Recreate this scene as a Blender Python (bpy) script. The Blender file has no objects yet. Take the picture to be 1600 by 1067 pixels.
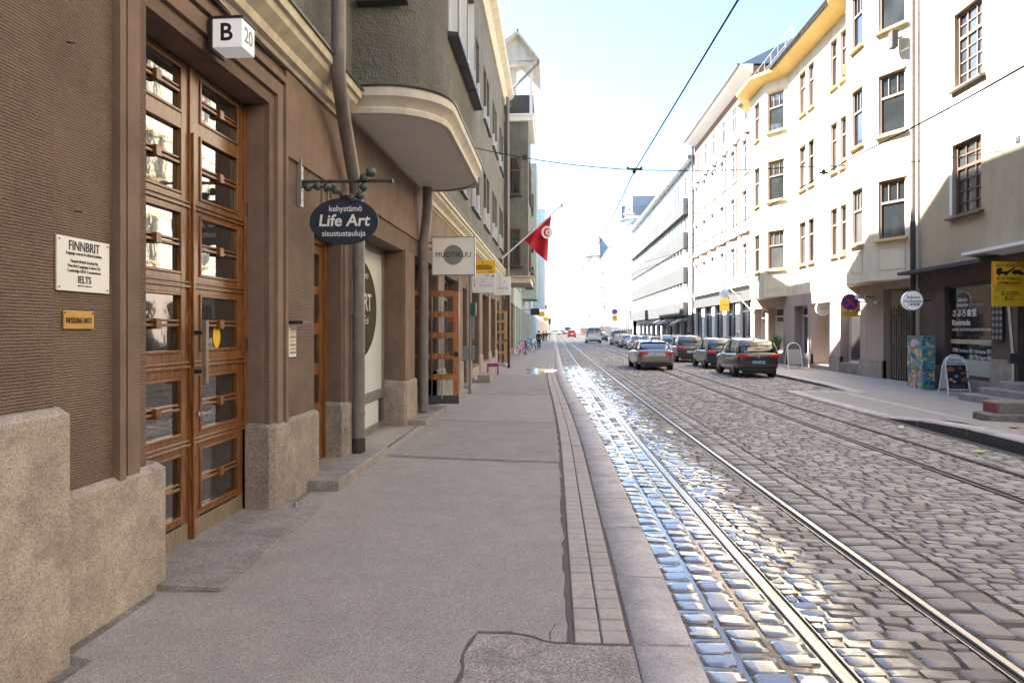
import bpy, bmesh, math, random
from mathutils import Vector, Matrix
R = math.radians
random.seed(7)
S = bpy.context.scene
COL = S.collection

# ------------------------------------------------------------------ camera
F = 1067.0; CX = 800.0; CY = 514.0; TH = R(3.49); HC = 1.85
cam_d = bpy.data.cameras.new('camera'); cam = bpy.data.objects.new('camera', cam_d); COL.objects.link(cam)
cam_d.sensor_width = 36.0; cam_d.lens = 36.0 * F / 1600.0
cam_d.shift_y = -(533.5 - CY) / 1600.0
cam_d.clip_start = 0.05; cam_d.clip_end = 5000
cam.location = (0, 0, HC); cam.rotation_euler = (R(90), 0, TH)
S.camera = cam
# ------------------------------------------------------------------ sky and sun
SUN = Vector((-1.0, 0.30, 1.0)).normalized()
sun_el = math.asin(SUN.z); sun_az = math.atan2(SUN.x, SUN.y)
W = bpy.data.worlds.new('World'); S.world = W; W.use_nodes = True
nt = W.node_tree; nt.nodes.clear()
sky = nt.nodes.new('ShaderNodeTexSky'); sky.sky_type = 'NISHITA'; sky.sun_disc = False
sky.sun_elevation = sun_el; sky.sun_rotation = sun_az
sky.air_density = 1.0; sky.dust_density = 1.0; sky.ozone_density = 2.2
bg = nt.nodes.new('ShaderNodeBackground'); bg.inputs[1].default_value = 0.066
wo = nt.nodes.new('ShaderNodeOutputWorld')
nt.links.new(sky.outputs[0], bg.inputs[0]); nt.links.new(bg.outputs[0], wo.inputs[0])
sl = bpy.data.lights.new('sun', 'SUN'); sl.energy = 5.0; sl.angle = R(0.5); sl.color = (1.0, 0.93, 0.84)
so = bpy.data.objects.new('sun', sl); COL.objects.link(so)
so.rotation_euler = SUN.to_track_quat('Z', 'Y').to_euler(); so.location = (-40, 10, 60)
S.view_settings.view_transform = 'Standard'; S.view_settings.look = 'None'
S.view_settings.exposure = 3.08; S.view_settings.gamma = 1.0
S.view_settings.use_white_balance = True; S.view_settings.white_balance_temperature = 6350; S.view_settings.white_balance_tint = 8
S.render.engine = 'CYCLES'
S.cycles.max_bounces = 6; S.cycles.diffuse_bounces = 4; S.cycles.glossy_bounces = 3
S.cycles.caustics_reflective = False; S.cycles.caustics_refractive = False

# pixel helpers (only used to read real positions on real planes)
def Yw(px, X):                      # street distance of a point of plane X=const seen in column px
    return X / math.tan(math.atan((px - CX) / F) - TH)
def dep(X, Y): return -X * math.sin(TH) + Y * math.cos(TH)
def Zw(py, X, Y): return HC - (py - CY) * dep(X, Y) / F
def Xw(px, Y): return Y * math.tan(math.atan((px - CX) / F) - TH)

# ------------------------------------------------------------------ materials
MATS = {}
def _n(nt, t, **k):
    n = nt.nodes.new(t)
    for a, b in k.items(): setattr(n, a, b)
    return n
def mat(name, col, rough=0.7, metal=0.0, var=None, bump=None, spec=0.5, coat=0.0, emit=None, stain=None, streak=None):
    """var=(scale, amount), bump=(scale, strength, distance), stain=(scale, colour, low, high)"""
    m = bpy.data.materials.new(name); m.use_nodes = True; nt = m.node_tree
    b = nt.nodes['Principled BSDF']; L = nt.links
    b.inputs['Base Color'].default_value = (*col, 1); b.inputs['Roughness'].default_value = rough
    b.inputs['Metallic'].default_value = metal; b.inputs['Specular IOR Level'].default_value = spec
    b.inputs['Coat Weight'].default_value = coat; b.inputs['Coat Roughness'].default_value = 0.05
    if emit: b.inputs['Emission Color'].default_value = (*emit[0], 1); b.inputs['Emission Strength'].default_value = emit[1]
    g = _n(nt, 'ShaderNodeNewGeometry')
    last = None
    if var:
        no = _n(nt, 'ShaderNodeTexNoise'); no.inputs['Scale'].default_value = var[0]; no.inputs['Detail'].default_value = 6; no.inputs['Roughness'].default_value = 0.65
        L.new(g.outputs['Position'], no.inputs['Vector'])
        r = _n(nt, 'ShaderNodeValToRGB'); a = var[1]
        r.color_ramp.elements[0].position = 0.3; r.color_ramp.elements[1].position = 0.7
        r.color_ramp.elements[0].color = (*[max(0, c * (1 - a)) for c in col], 1); r.color_ramp.elements[1].color = (*[min(1, c * (1 + a)) for c in col], 1)
        L.new(no.outputs['Fac'], r.inputs['Fac']); last = r.outputs['Color']
    if stain:
        no = _n(nt, 'ShaderNodeTexNoise'); no.inputs['Scale'].default_value = stain[0]; no.inputs['Detail'].default_value = 8; no.inputs['Roughness'].default_value = 0.7
        L.new(g.outputs['Position'], no.inputs['Vector'])
        mr = _n(nt, 'ShaderNodeMapRange'); mr.inputs['From Min'].default_value = stain[2]; mr.inputs['From Max'].default_value = stain[3]
        L.new(no.outputs['Fac'], mr.inputs['Value'])
        mx = _n(nt, 'ShaderNodeMix', data_type='RGBA'); L.new(mr.outputs[0], mx.inputs['Factor'])
        if last: L.new(last, mx.inputs['A'])
        else: mx.inputs['A'].default_value = (*col, 1)
        mx.inputs['B'].default_value = (*stain[1], 1); last = mx.outputs['Result']
    if streak:
        sc = _n(nt, 'ShaderNodeVectorMath', operation='MULTIPLY'); sc.inputs[1].default_value = (1, 1, .09); L.new(g.outputs['Position'], sc.inputs[0])
        no = _n(nt, 'ShaderNodeTexNoise'); no.inputs['Scale'].default_value = streak[0]; no.inputs['Detail'].default_value = 7; no.inputs['Roughness'].default_value = .7; L.new(sc.outputs[0], no.inputs['Vector'])
        mr = _n(nt, 'ShaderNodeMapRange'); mr.inputs['From Min'].default_value = .45; mr.inputs['From Max'].default_value = .75; mr.inputs['To Max'].default_value = streak[1]; L.new(no.outputs['Fac'], mr.inputs['Value'])
        mx = _n(nt, 'ShaderNodeMix', data_type='RGBA'); L.new(mr.outputs[0], mx.inputs['Factor'])
        if last: L.new(last, mx.inputs['A'])
        else: mx.inputs['A'].default_value = (*col, 1)
        mx.inputs['B'].default_value = (*[c * .35 for c in col], 1); last = mx.outputs['Result']
    if last: L.new(last, b.inputs['Base Color'])
    if bump:
        no = _n(nt, 'ShaderNodeTexNoise'); no.inputs['Scale'].default_value = bump[0]; no.inputs['Detail'].default_value = 4
        L.new(g.outputs['Position'], no.inputs['Vector'])
        bu = _n(nt, 'ShaderNodeBump'); bu.inputs['Strength'].default_value = bump[1]; bu.inputs['Distance'].default_value = bump[2]
        L.new(no.outputs['Fac'], bu.inputs['Height']); L.new(bu.outputs[0], b.inputs['Normal'])
    MATS[name] = m
    return m

def combed(name, col, spacing=0.0155, strength=0.7):
    m = mat(name, col, 0.9, var=(1.6, 0.22), stain=(9.0, tuple(c * 1.25 for c in col), 0.52, 0.75)); nt = m.node_tree; L = nt.links
    g = nt.nodes.new('ShaderNodeNewGeometry'); b = nt.nodes['Principled BSDF']
    no = nt.nodes.new('ShaderNodeTexNoise'); no.inputs['Scale'].default_value = 14; no.inputs['Detail'].default_value = 2
    sc = nt.nodes.new('ShaderNodeVectorMath'); sc.operation = 'MULTIPLY'; sc.inputs[1].default_value = (1, 1, 2.2)
    L.new(g.outputs['Position'], sc.inputs[0]); L.new(sc.outputs[0], no.inputs['Vector'])
    sp = nt.nodes.new('ShaderNodeSeparateXYZ'); L.new(g.outputs['Position'], sp.inputs[0])
    ma = nt.nodes.new('ShaderNodeMath'); ma.operation = 'MULTIPLY'; ma.inputs[1].default_value = 2 * math.pi / spacing; L.new(sp.outputs['Z'], ma.inputs[0])
    mb = nt.nodes.new('ShaderNodeMath'); mb.operation = 'MULTIPLY_ADD'; mb.inputs[1].default_value = 3.6; L.new(no.outputs['Fac'], mb.inputs[0]); L.new(ma.outputs[0], mb.inputs[2])
    si = nt.nodes.new('ShaderNodeMath'); si.operation = 'SINE'; L.new(mb.outputs[0], si.inputs[0])
    n2 = nt.nodes.new('ShaderNodeTexNoise'); n2.inputs['Scale'].default_value = 90; L.new(g.outputs['Position'], n2.inputs['Vector'])
    ad = nt.nodes.new('ShaderNodeMath'); ad.operation = 'MULTIPLY_ADD'; ad.inputs[1].default_value = 5.0; L.new(n2.outputs['Fac'], ad.inputs[0]); L.new(si.outputs[0], ad.inputs[2])
    bu = nt.nodes.new('ShaderNodeBump'); bu.inputs['Strength'].default_value = strength; bu.inputs['Distance'].default_value = 0.004
    L.new(ad.outputs[0], bu.inputs['Height']); L.new(bu.outputs[0], b.inputs['Normal'])
    # light grains in the render
    vo = nt.nodes.new('ShaderNodeTexVoronoi'); vo.inputs['Scale'].default_value = 42; L.new(g.outputs['Position'], vo.inputs['Vector'])
    mr = nt.nodes.new('ShaderNodeMapRange'); mr.inputs['From Min'].default_value = 0.10; mr.inputs['From Max'].default_value = 0.05; L.new(vo.outputs['Distance'], mr.inputs['Value'])
    src = b.inputs['Base Color'].links[0].from_socket
    # comb grooves mixed darker
    mg = nt.nodes.new('ShaderNodeMapRange'); mg.inputs['From Min'].default_value = 0.6; mg.inputs['From Max'].default_value = -1.0; mg.inputs['To Max'].default_value = 0.30; L.new(si.outputs[0], mg.inputs['Value'])
    m0 = nt.nodes.new('ShaderNodeMix'); m0.data_type = 'RGBA'; L.new(mg.outputs[0], m0.inputs['Factor']); L.new(src, m0.inputs['A']); m0.inputs['B'].default_value = (*[c * 0.5 for c in col], 1)
    mx = nt.nodes.new('ShaderNodeMix'); mx.data_type = 'RGBA'; L.new(mr.outputs[0], mx.inputs['Factor']); L.new(m0.outputs['Result'], mx.inputs['A']); mx.inputs['B'].default_value = (0.5, 0.43, 0.36, 1)
    L.new(mx.outputs['Result'], b.inputs['Base Color'])
    return m

def granite(name, cols, scale=120, rough=0.75, bump=0.35, dirt=None, amp=(.68, 1.25)):
    m = bpy.data.materials.new(name); m.use_nodes = True; nt = m.node_tree; L = nt.links; b = nt.nodes['Principled BSDF']
    g = _n(nt, 'ShaderNodeNewGeometry')
    vo = _n(nt, 'ShaderNodeTexVoronoi'); vo.inputs['Scale'].default_value = scale; L.new(g.outputs['Position'], vo.inputs['Vector'])
    se = _n(nt, 'ShaderNodeSeparateColor'); L.new(vo.outputs['Color'], se.inputs[0])
    rp = _n(nt, 'ShaderNodeValToRGB'); rp.color_ramp.interpolation = 'LINEAR'
    el = rp.color_ramp.elements; el[0].color = (*cols[0], 1); el[1].color = (*cols[-1], 1)
    for i, c in enumerate(cols[1:-1]):
        e = el.new((i + 1) / (len(cols) - 1)); e.color = (*c, 1)
    L.new(se.outputs[0], rp.inputs[0])
    no = _n(nt, 'ShaderNodeTexNoise'); no.inputs['Scale'].default_value = 3.5; no.inputs['Detail'].default_value = 8; no.inputs['Roughness'].default_value = .7; L.new(g.outputs['Position'], no.inputs['Vector'])
    mr = _n(nt, 'ShaderNodeMapRange'); mr.inputs['From Min'].default_value = .3; mr.inputs['From Max'].default_value = .7; mr.inputs['To Min'].default_value = amp[0]; mr.inputs['To Max'].default_value = amp[1]; L.new(no.outputs['Fac'], mr.inputs['Value'])
    mu = _n(nt, 'ShaderNodeMix', data_type='RGBA', blend_type='MULTIPLY'); mu.inputs['Factor'].default_value = 1; L.new(rp.outputs['Color'], mu.inputs['A']); L.new(mr.outputs[0], mu.inputs['B'])
    out = mu.outputs['Result']
    if dirt:
        nd = _n(nt, 'ShaderNodeTexNoise'); nd.inputs['Scale'].default_value = dirt[0]; nd.inputs['Detail'].default_value = 9; nd.inputs['Roughness'].default_value = .75
        sc = _n(nt, 'ShaderNodeVectorMath', operation='MULTIPLY'); sc.inputs[1].default_value = (1, 1, dirt[4]); L.new(g.outputs['Position'], sc.inputs[0]); L.new(sc.outputs[0], nd.inputs['Vector'])
        m2 = _n(nt, 'ShaderNodeMapRange'); m2.inputs['From Min'].default_value = dirt[2]; m2.inputs['From Max'].default_value = dirt[3]; L.new(nd.outputs['Fac'], m2.inputs['Value'])
        mx = _n(nt, 'ShaderNodeMix', data_type='RGBA'); L.new(m2.outputs[0], mx.inputs['Factor']); L.new(out, mx.inputs['A']); mx.inputs['B'].default_value = (*dirt[1], 1); out = mx.outputs['Result']
    L.new(out, b.inputs['Base Color']); b.inputs['Roughness'].default_value = rough
    nb = _n(nt, 'ShaderNodeTexNoise'); nb.inputs['Scale'].default_value = scale * .6; nb.inputs['Detail'].default_value = 5; L.new(g.outputs['Position'], nb.inputs['Vector'])
    bu = _n(nt, 'ShaderNodeBump'); bu.inputs['Strength'].default_value = bump; bu.inputs['Distance'].default_value = .006; L.new(nb.outputs['Fac'], bu.inputs['Height']); L.new(bu.outputs[0], b.inputs['Normal'])
    MATS[name] = m
    return m

def stone_road(name, c0, c1, island=True):
    """granite setts: every stone its own tone, a wet strip by the left kerb (real water film)"""
    m = bpy.data.materials.new(name); m.use_nodes = True; nt = m.node_tree; L = nt.links; b = nt.nodes['Principled BSDF']
    g = _n(nt, 'ShaderNodeNewGeometry')
    no = _n(nt, 'ShaderNodeTexNoise'); no.inputs['Scale'].default_value = 55; no.inputs['Detail'].default_value = 6; no.inputs['Roughness'].default_value = .7; L.new(g.outputs['Position'], no.inputs['Vector'])
    rp = _n(nt, 'ShaderNodeValToRGB'); rp.color_ramp.elements[0].color = (*c0, 1); rp.color_ramp.elements[1].color = (*c1, 1)
    rp.color_ramp.elements[0].position = .25; rp.color_ramp.elements[1].position = .8
    if island:
        ma = _n(nt, 'ShaderNodeMath', operation='MULTIPLY_ADD'); ma.inputs[1].default_value = .55; L.new(g.outputs['Random Per Island'], ma.inputs[0])
        mb = _n(nt, 'ShaderNodeMath', operation='MULTIPLY'); mb.inputs[1].default_value = .5; L.new(no.outputs['Fac'], mb.inputs[0]); L.new(mb.outputs[0], ma.inputs[2]); L.new(ma.outputs[0], rp.inputs[0])
    else: L.new(no.outputs['Fac'], rp.inputs[0])
    sp = _n(nt, 'ShaderNodeSeparateXYZ'); L.new(g.outputs['Position'], sp.inputs[0])
    # wet mask from world X, Y and noise
    nw = _n(nt, 'ShaderNodeTexNoise'); nw.inputs['Scale'].default_value = 1.7; nw.inputs['Detail'].default_value = 5; nw.inputs['Roughness'].default_value = .62; L.new(g.outputs['Position'], nw.inputs['Vector'])
    a1 = _n(nt, 'ShaderNodeMath', operation='MULTIPLY_ADD'); a1.inputs[1].default_value = 1.3; L.new(nw.outputs['Fac'], a1.inputs[0]); L.new(sp.outputs['X'], a1.inputs[2])
    m1 = _n(nt, 'ShaderNodeMapRange'); m1.inputs['From Min'].default_value = 2.75; m1.inputs['From Max'].default_value = 2.35; L.new(a1.outputs[0], m1.inputs['Value'])
    m2 = _n(nt, 'ShaderNodeMapRange'); m2.inputs['From Min'].default_value = 36; m2.inputs['From Max'].default_value = 29; L.new(sp.outputs['Y'], m2.inputs['Value'])
    wet = _n(nt, 'ShaderNodeMath', operation='MULTIPLY'); L.new(m1.outputs[0], wet.inputs[0]); L.new(m2.outputs[0], wet.inputs[1])
    mx = _n(nt, 'ShaderNodeMix', data_type='RGBA', blend_type='MULTIPLY'); L.new(wet.outputs[0], mx.inputs['Factor']); L.new(rp.outputs['Color'], mx.inputs['A']); mx.inputs['B'].default_value = (.62, .62, .64, 1)
    L.new(mx.outputs['Result'], b.inputs['Base Color'])
    ro = _n(nt, 'ShaderNodeMapRange'); ro.inputs['To Min'].default_value = .62 if island else .85; ro.inputs['To Max'].default_value = .19; L.new(wet.outputs[0], ro.inputs['Value']); L.new(ro.outputs[0], b.inputs['Roughness'])
    sr = _n(nt, 'ShaderNodeMapRange'); sr.inputs['To Min'].default_value = .3; sr.inputs['To Max'].default_value = 1.0; L.new(wet.outputs[0], sr.inputs['Value']); L.new(sr.outputs[0], b.inputs['Specular IOR Level'])
    L.new(wet.outputs[0], b.inputs['Coat Weight']); b.inputs['Coat Roughness'].default_value = .13
    nb = _n(nt, 'ShaderNodeTexNoise'); nb.inputs['Scale'].default_value = 26; nb.inputs['Detail'].default_value = 5; L.new(g.outputs['Position'], nb.inputs['Vector'])
    bu = _n(nt, 'ShaderNodeBump'); bu.inputs['Distance'].default_value = .006
    bs = _n(nt, 'ShaderNodeMapRange'); bs.inputs['To Min'].default_value = .9; bs.inputs['To Max'].default_value = .3; L.new(wet.outputs[0], bs.inputs['Value']); L.new(bs.outputs[0], bu.inputs['Strength'])
    L.new(nb.outputs['Fac'], bu.inputs['Height']); L.new(bu.outputs[0], b.inputs['Normal'])
    MATS[name] = m
    return m

def wood(name, c0, c1, rough=0.35, axis=2):
    m = bpy.data.materials.new(name); m.use_nodes = True; nt = m.node_tree; L = nt.links; b = nt.nodes['Principled BSDF']
    g = _n(nt, 'ShaderNodeNewGeometry'); sc = _n(nt, 'ShaderNodeVectorMath', operation='MULTIPLY')
    sc.inputs[1].default_value = [(6, 60, 60), (60, 6, 60), (60, 60, 5)][axis]; L.new(g.outputs['Position'], sc.inputs[0])
    no = _n(nt, 'ShaderNodeTexNoise'); no.inputs['Scale'].default_value = 1; no.inputs['Detail'].default_value = 6; no.inputs['Distortion'].default_value = 1.0; L.new(sc.outputs[0], no.inputs['Vector'])
    rp = _n(nt, 'ShaderNodeValToRGB'); rp.color_ramp.elements[0].color = (*c0, 1); rp.color_ramp.elements[1].color = (*c1, 1); rp.color_ramp.elements[0].position = .35; rp.color_ramp.elements[1].position = .65
    L.new(no.outputs['Fac'], rp.inputs[0]); L.new(rp.outputs[0], b.inputs['Base Color']); b.inputs['Roughness'].default_value = rough
    b.inputs['Coat Weight'].default_value = .4; b.inputs['Coat Roughness'].default_value = .2
    MATS[name] = m
    return m

M = {}
M['comb'] = combed('combed_brown_plaster', (.20, .140, .108))
M['comb2'] = combed('combed_brown_plaster_dark', (.185, .125, .095), .0165)
M['brown'] = mat('brown_plaster', (.215, .148, .112), .9, streak=(3., .45), var=(2.2, .2), bump=(160, .55, .004), stain=(2.0, (.30, .185, .12), .55, .75))
M['mauve'] = mat('mauve_pier_plaster', (.40, .32, .28), .9, streak=(2, .4), bump=(90, .4, .004))
M['browndark'] = mat('dark_brown_plaster', (.10, .072, .062), .85, var=(2.0, .2), bump=(120, .4, .004))
M['green'] = mat('green_roughcast', (.205, .20, .17), .95, var=(1.1, .22), streak=(1.6, .5), bump=(30, 1.0, .06), stain=(5, (.14, .145, .12), .5, .7))
M['palegreen'] = mat('pale_green_plaster', (.36, .41, .36), .9, var=(.8, .10))
M['paleblue'] = mat('pale_blue_plaster', (.45, .52, .56), .9, var=(.8, .08))
M['pink'] = mat('pink_plaster', (.55, .40, .33), .9, var=(.8, .10))
M['cornice'] = mat('cream_cornice', (.62, .56, .44), .8, streak=(5., .5), var=(3, .12), bump=(60, .3, .004), stain=(4, (.40, .33, .25), .55, .8))
M['palecornice'] = mat('pale_cornice', (.64, .59, .51), .8, streak=(4., .4), var=(4, .08), stain=(5, (.42, .36, .30), .6, .85))
M['white'] = mat('white_paint', (.80, .80, .78), .6, var=(4, .04))
M['soffit'] = mat('soffit_paint', (.74, .70, .64), .8, var=(1.5, .06), stain=(3, (.62, .57, .50), .6, .8))
M['granite'] = granite('plinth_granite', [(.28, .235, .205), (.42, .355, .30), (.49, .405, .345), (.25, .215, .185), (.57, .48, .415)], 150, .75, .22, (3.2, (.22, .175, .145), .54, .74, 1.6))
M['granite2'] = granite('plinth_granite_grey', [(.17, .145, .13), (.34, .285, .235), (.41, .34, .285), (.13, .11, .10), (.52, .44, .375)], 150, .75, .2, (5.0, (.12, .11, .11), .56, .72, .35))
M['slab'] = granite('slab_granite', [(.15, .135, .125), (.27, .24, .22), (.34, .30, .27), (.42, .37, .34)], 140, .7, .4)
M['kerb'] = granite('kerb_granite', [(.34, .30, .29), (.48, .43, .41), (.53, .47, .445), (.60, .55, .52)], 160, .7, .35, (2.0, (.26, .235, .23), .55, .8, 1.0))
M['kerbface'] = granite('shaded_dirty_kerb_face', [(.05, .048, .04), (.09, .083, .07), (.12, .11, .095)], 120, .8, .3)  # dirt plus the kerb's shadow side put into the colour
M['kerb2'] = granite('kerb_granite_dark', [(.16, .15, .13), (.28, .26, .24), (.35, .32, .29)], 160, .8, .35)
M['asphalt'] = granite('worn_asphalt', [(.19, .168, .15), (.325, .29, .262), (.365, .327, .294), (.405, .362, .328), (.55, .49, .44)], 210, .85, .8, (.7, (.30, .268, .243), .5, .8, 1.0), (.88, 1.08))
M['asphalt2'] = granite('patched_asphalt', [(.16, .14, .125), (.31, .27, .245), (.40, .35, .32), (.56, .49, .45)], 130, .85, 1.0, (3, (.17, .155, .15), .5, .7, 1.0))
def spots(m, scale, rad, col):
    nt = m.node_tree; L = nt.links; b = nt.nodes['Principled BSDF']; g = _n(nt, 'ShaderNodeNewGeometry')
    vo = _n(nt, 'ShaderNodeTexVoronoi'); vo.inputs['Scale'].default_value = scale; L.new(g.outputs['Position'], vo.inputs['Vector'])
    mr = _n(nt, 'ShaderNodeMapRange'); mr.inputs['From Min'].default_value = rad; mr.inputs['From Max'].default_value = rad * .7; mr.inputs['To Max'].default_value = .7; L.new(vo.outputs['Distance'], mr.inputs['Value'])
    mx = _n(nt, 'ShaderNodeMix', data_type='RGBA'); L.new(mr.outputs[0], mx.inputs['Factor']); L.new(b.inputs['Base Color'].links[0].from_socket, mx.inputs['A']); mx.inputs['B'].default_value = (*col, 1); L.new(mx.outputs['Result'], b.inputs['Base Color'])
spots(M['asphalt'], 1.9, .030, (.58, .54, .50)); spots(M['asphalt'], 1.3, .022, (.10, .085, .08)); spots(M['asphalt'], 5.3, .035, (.22, .19, .17))
spots(M['comb'], 2.7, .030, (.06, .04, .03)); spots(M['comb'], 4.1, .022, (.42, .34, .27))
M['paver'] = mat('concrete_paver', (.46, .41, .365), .85, var=(30, .16), bump=(180, .5, .003), stain=(1.5, (.33, .29, .26), .5, .75))
M['mortar'] = stone_road('road_bed', (.07, .06, .05), (.17, .145, .125), False)
M['asphalt3'] = granite('older_asphalt', [(.16, .14, .125), (.285, .255, .23), (.325, .29, .262), (.36, .32, .29), (.48, .43, .39)], 240, .85, .7, (1.6, (.26, .23, .21), .5, .75, 1.0), (.85, 1.1))
M['sett'] = stone_road('granite_sett', (.25, .215, .19), (.47, .415, .375))
M['crack'] = mat('crack_dirt', (.13, .11, .095), .95, var=(60, .4))
M['steel'] = mat('worn_rail_steel', (.42, .42, .43), .33, 1.0, var=(20, .15))
M['steeldull'] = mat('dull_rail_steel', (.13, .11, .095), .55, .6, var=(20, .3))
M['groove'] = mat('rail_groove', (.008, .008, .008), .95, spec=0.0)
M['wood'] = wood('varnished_wood', (.085, .032, .008), (.27, .110, .028))
M['woodweather'] = wood('weathered_wood', (.16, .13, .085), (.27, .22, .15), .6)
M['wood2'] = wood('orange_wood', (.28, .10, .03), (.52, .22, .07), .35)
M['woodpale'] = wood('pale_wood', (.42, .23, .09), (.58, .34, .15), .4)
M['glass'] = mat('window_glass', (.018, .021, .024), .03, 0, spec=.8, coat=1.0)
M['glasswavy'] = mat('old_window_glass', (.022, .022, .022), .02, 0, spec=1.0, coat=1.0, bump=(2.2, .12, .02))
M['glasslight'] = mat('curtained_glass', (.045, .05, .055), .05, 0, spec=.8, coat=1.0, var=(1.3, .5))
def vary(m, c0, c1):
    nt = m.node_tree; oi = nt.nodes.new('ShaderNodeObjectInfo'); rp = nt.nodes.new('ShaderNodeValToRGB'); rp.color_ramp.elements[0].color = (*c0, 1); rp.color_ramp.elements[1].color = (*c1, 1); rp.color_ramp.elements[0].position = .35
    no = nt.nodes.new('ShaderNodeTexNoise'); no.inputs['Scale'].default_value = 1.1; g = nt.nodes.new('ShaderNodeNewGeometry'); nt.links.new(g.outputs['Position'], no.inputs['Vector'])
    ma = nt.nodes.new('ShaderNodeMath'); ma.operation = 'MULTIPLY_ADD'; ma.inputs[1].default_value = .5; nt.links.new(no.outputs['Fac'], ma.inputs[0])
    mb_ = nt.nodes.new('ShaderNodeMath'); mb_.operation = 'MULTIPLY_ADD'; mb_.inputs[1].default_value = .75; mb_.inputs[2].default_value = -.12; nt.links.new(oi.outputs['Random'], mb_.inputs[0]); nt.links.new(mb_.outputs[0], ma.inputs[2])
    nt.links.new(ma.outputs[0], rp.inputs[0]); nt.links.new(rp.outputs[0], nt.nodes['Principled BSDF'].inputs['Base Color'])
vary(M['glasslight'], (.018, .022, .026), (.13, .13, .12)); vary(M['glass'], (.012, .014, .016), (.05, .048, .045))
M['farglass'] = mat('far_window_glass', (.05, .055, .06), .25, 0, spec=.12); vary(M['farglass'], (.008, .01, .012), (.045, .045, .045))
M['film'] = mat('white_window_film', (.82, .86, .87), .12, 0, coat=.6)
M['filmdark'] = mat('dark_window_film', (.05, .052, .042), .1, 0, coat=.8, var=(1.1, .7))
M['pipe'] = mat('brown_painted_pipe', (.20, .18, .172), .42, 0, var=(6, .2), streak=(9, .5), bump=(15, .2, .01))
M['pipedark'] = mat('dark_pipe', (.045, .042, .042), .4, 0)
M['black'] = mat('black_metal', (.02, .02, .022), .4)
M['darkgrey'] = mat('dark_grey_metal', (.06, .06, .065), .45)
M['grey'] = mat('grey_metal', (.28, .28, .28), .4, .4)
M['chrome'] = mat('silver_metal', (.62, .62, .62), .25, 1.0)
M['navy'] = mat('navy_sign_paint', (.022, .03, .05), .45, 0, var=(8, .3), stain=(7, (.05, .045, .04), .58, .72))
M['signwhite'] = mat('sign_white', (.82, .82, .80), .4)
M['signgrey'] = mat('sign_grey', (.22, .23, .23), .4)
M['ink'] = mat('black_ink', (.015, .015, .018), .5)
M['yellow'] = mat('sign_yellow', (.85, .50, .02), .4)
M['red'] = mat('sign_red', (.65, .03, .025), .4)
M['blue'] = mat('sign_blue', (.02, .07, .35), .4)
M['lightblue'] = mat('sign_light_blue', (.10, .38, .62), .4)
M['brass'] = mat('brass_plate', (.62, .36, .09), .35, .6, var=(12, .15))
M['verdigris'] = mat('verdigris_bronze', (.085, .105, .085), .5, .3, var=(30, .5), stain=(16, (.17, .24, .2), .55, .7))
M['flagred'] = mat('flag_red', (.55, .012, .03), .7)
M['lampwhite'] = mat('milk_glass', (.85, .85, .88), .3, emit=((1, .98, .95), .03))
M['cream'] = mat('cream_stucco', (.74, .68, .53), .9, var=(.7, .06), streak=(1.2, .45), bump=(70, .25, .005))
M['creamtrim'] = mat('shaded_cream_trim', (.62, .44, .17), .85, var=(3, .1))  # yellow of shaded cream put into the colour of sills, heads and eaves
M['ochre'] = mat('ochre_roughcast', (.48, .40, .28), .95, streak=(1.0, .45), var=(1.2, .14), bump=(40, .9, .03), stain=(1.2, (.38, .31, .21), .5, .75))
M['brick'] = mat('salmon_brick', (.22, .12, .075), .9, var=(9, .12))
M['modern'] = mat('white_panel', (.78, .78, .76), .6, var=(.5, .03))
M['greypanel'] = mat('grey_metal_panel', (.085, .086, .088), .8, 0, spec=.1, var=(.4, .08))
M['roof'] = mat('grey_sheet_roof', (.20, .22, .25), .5, .3, var=(.5, .15))
M['roofred'] = mat('red_sheet_roof', (.35, .07, .05), .5)
M['framebrown'] = mat('brown_window_frame', (.13, .075, .055), .5)
M['framebeige'] = mat('beige_window_frame', (.20, .14, .11), .5)
M['framewhite'] = mat('white_window_frame', (.7, .68, .64), .5)
M['bluewhite'] = mat('white_reveal_paint', (.72, .74, .76), .6)
M['tyre'] = mat('tyre_rubber', (.02, .02, .02), .8)
M['wire'] = mat('overhead_wire', (.02, .02, .022), .5)
M['purple'] = mat('purple_plastic', (.30, .03, .28), .4)
M['magenta'] = mat('magenta_paint', (.60, .03, .22), .4)
M['skin'] = mat('skin', (.50, .30, .22), .6)
M['concrete'] = granite('rough_concrete', [(.14, .13, .11), (.24, .22, .19), (.30, .27, .23)], 90, .9, .8, (3, (.12, .12, .09), .5, .7, 1.0))
M['leafgreen'] = mat('leaf_green', (.10, .22, .04), .5, var=(20, .3))
M['leaflime'] = mat('lime_leaf', (.45, .75, .05), .5)
M['interior'] = mat('shop_interior_wall', (.30, .25, .20), .9, var=(1, .3))

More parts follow.
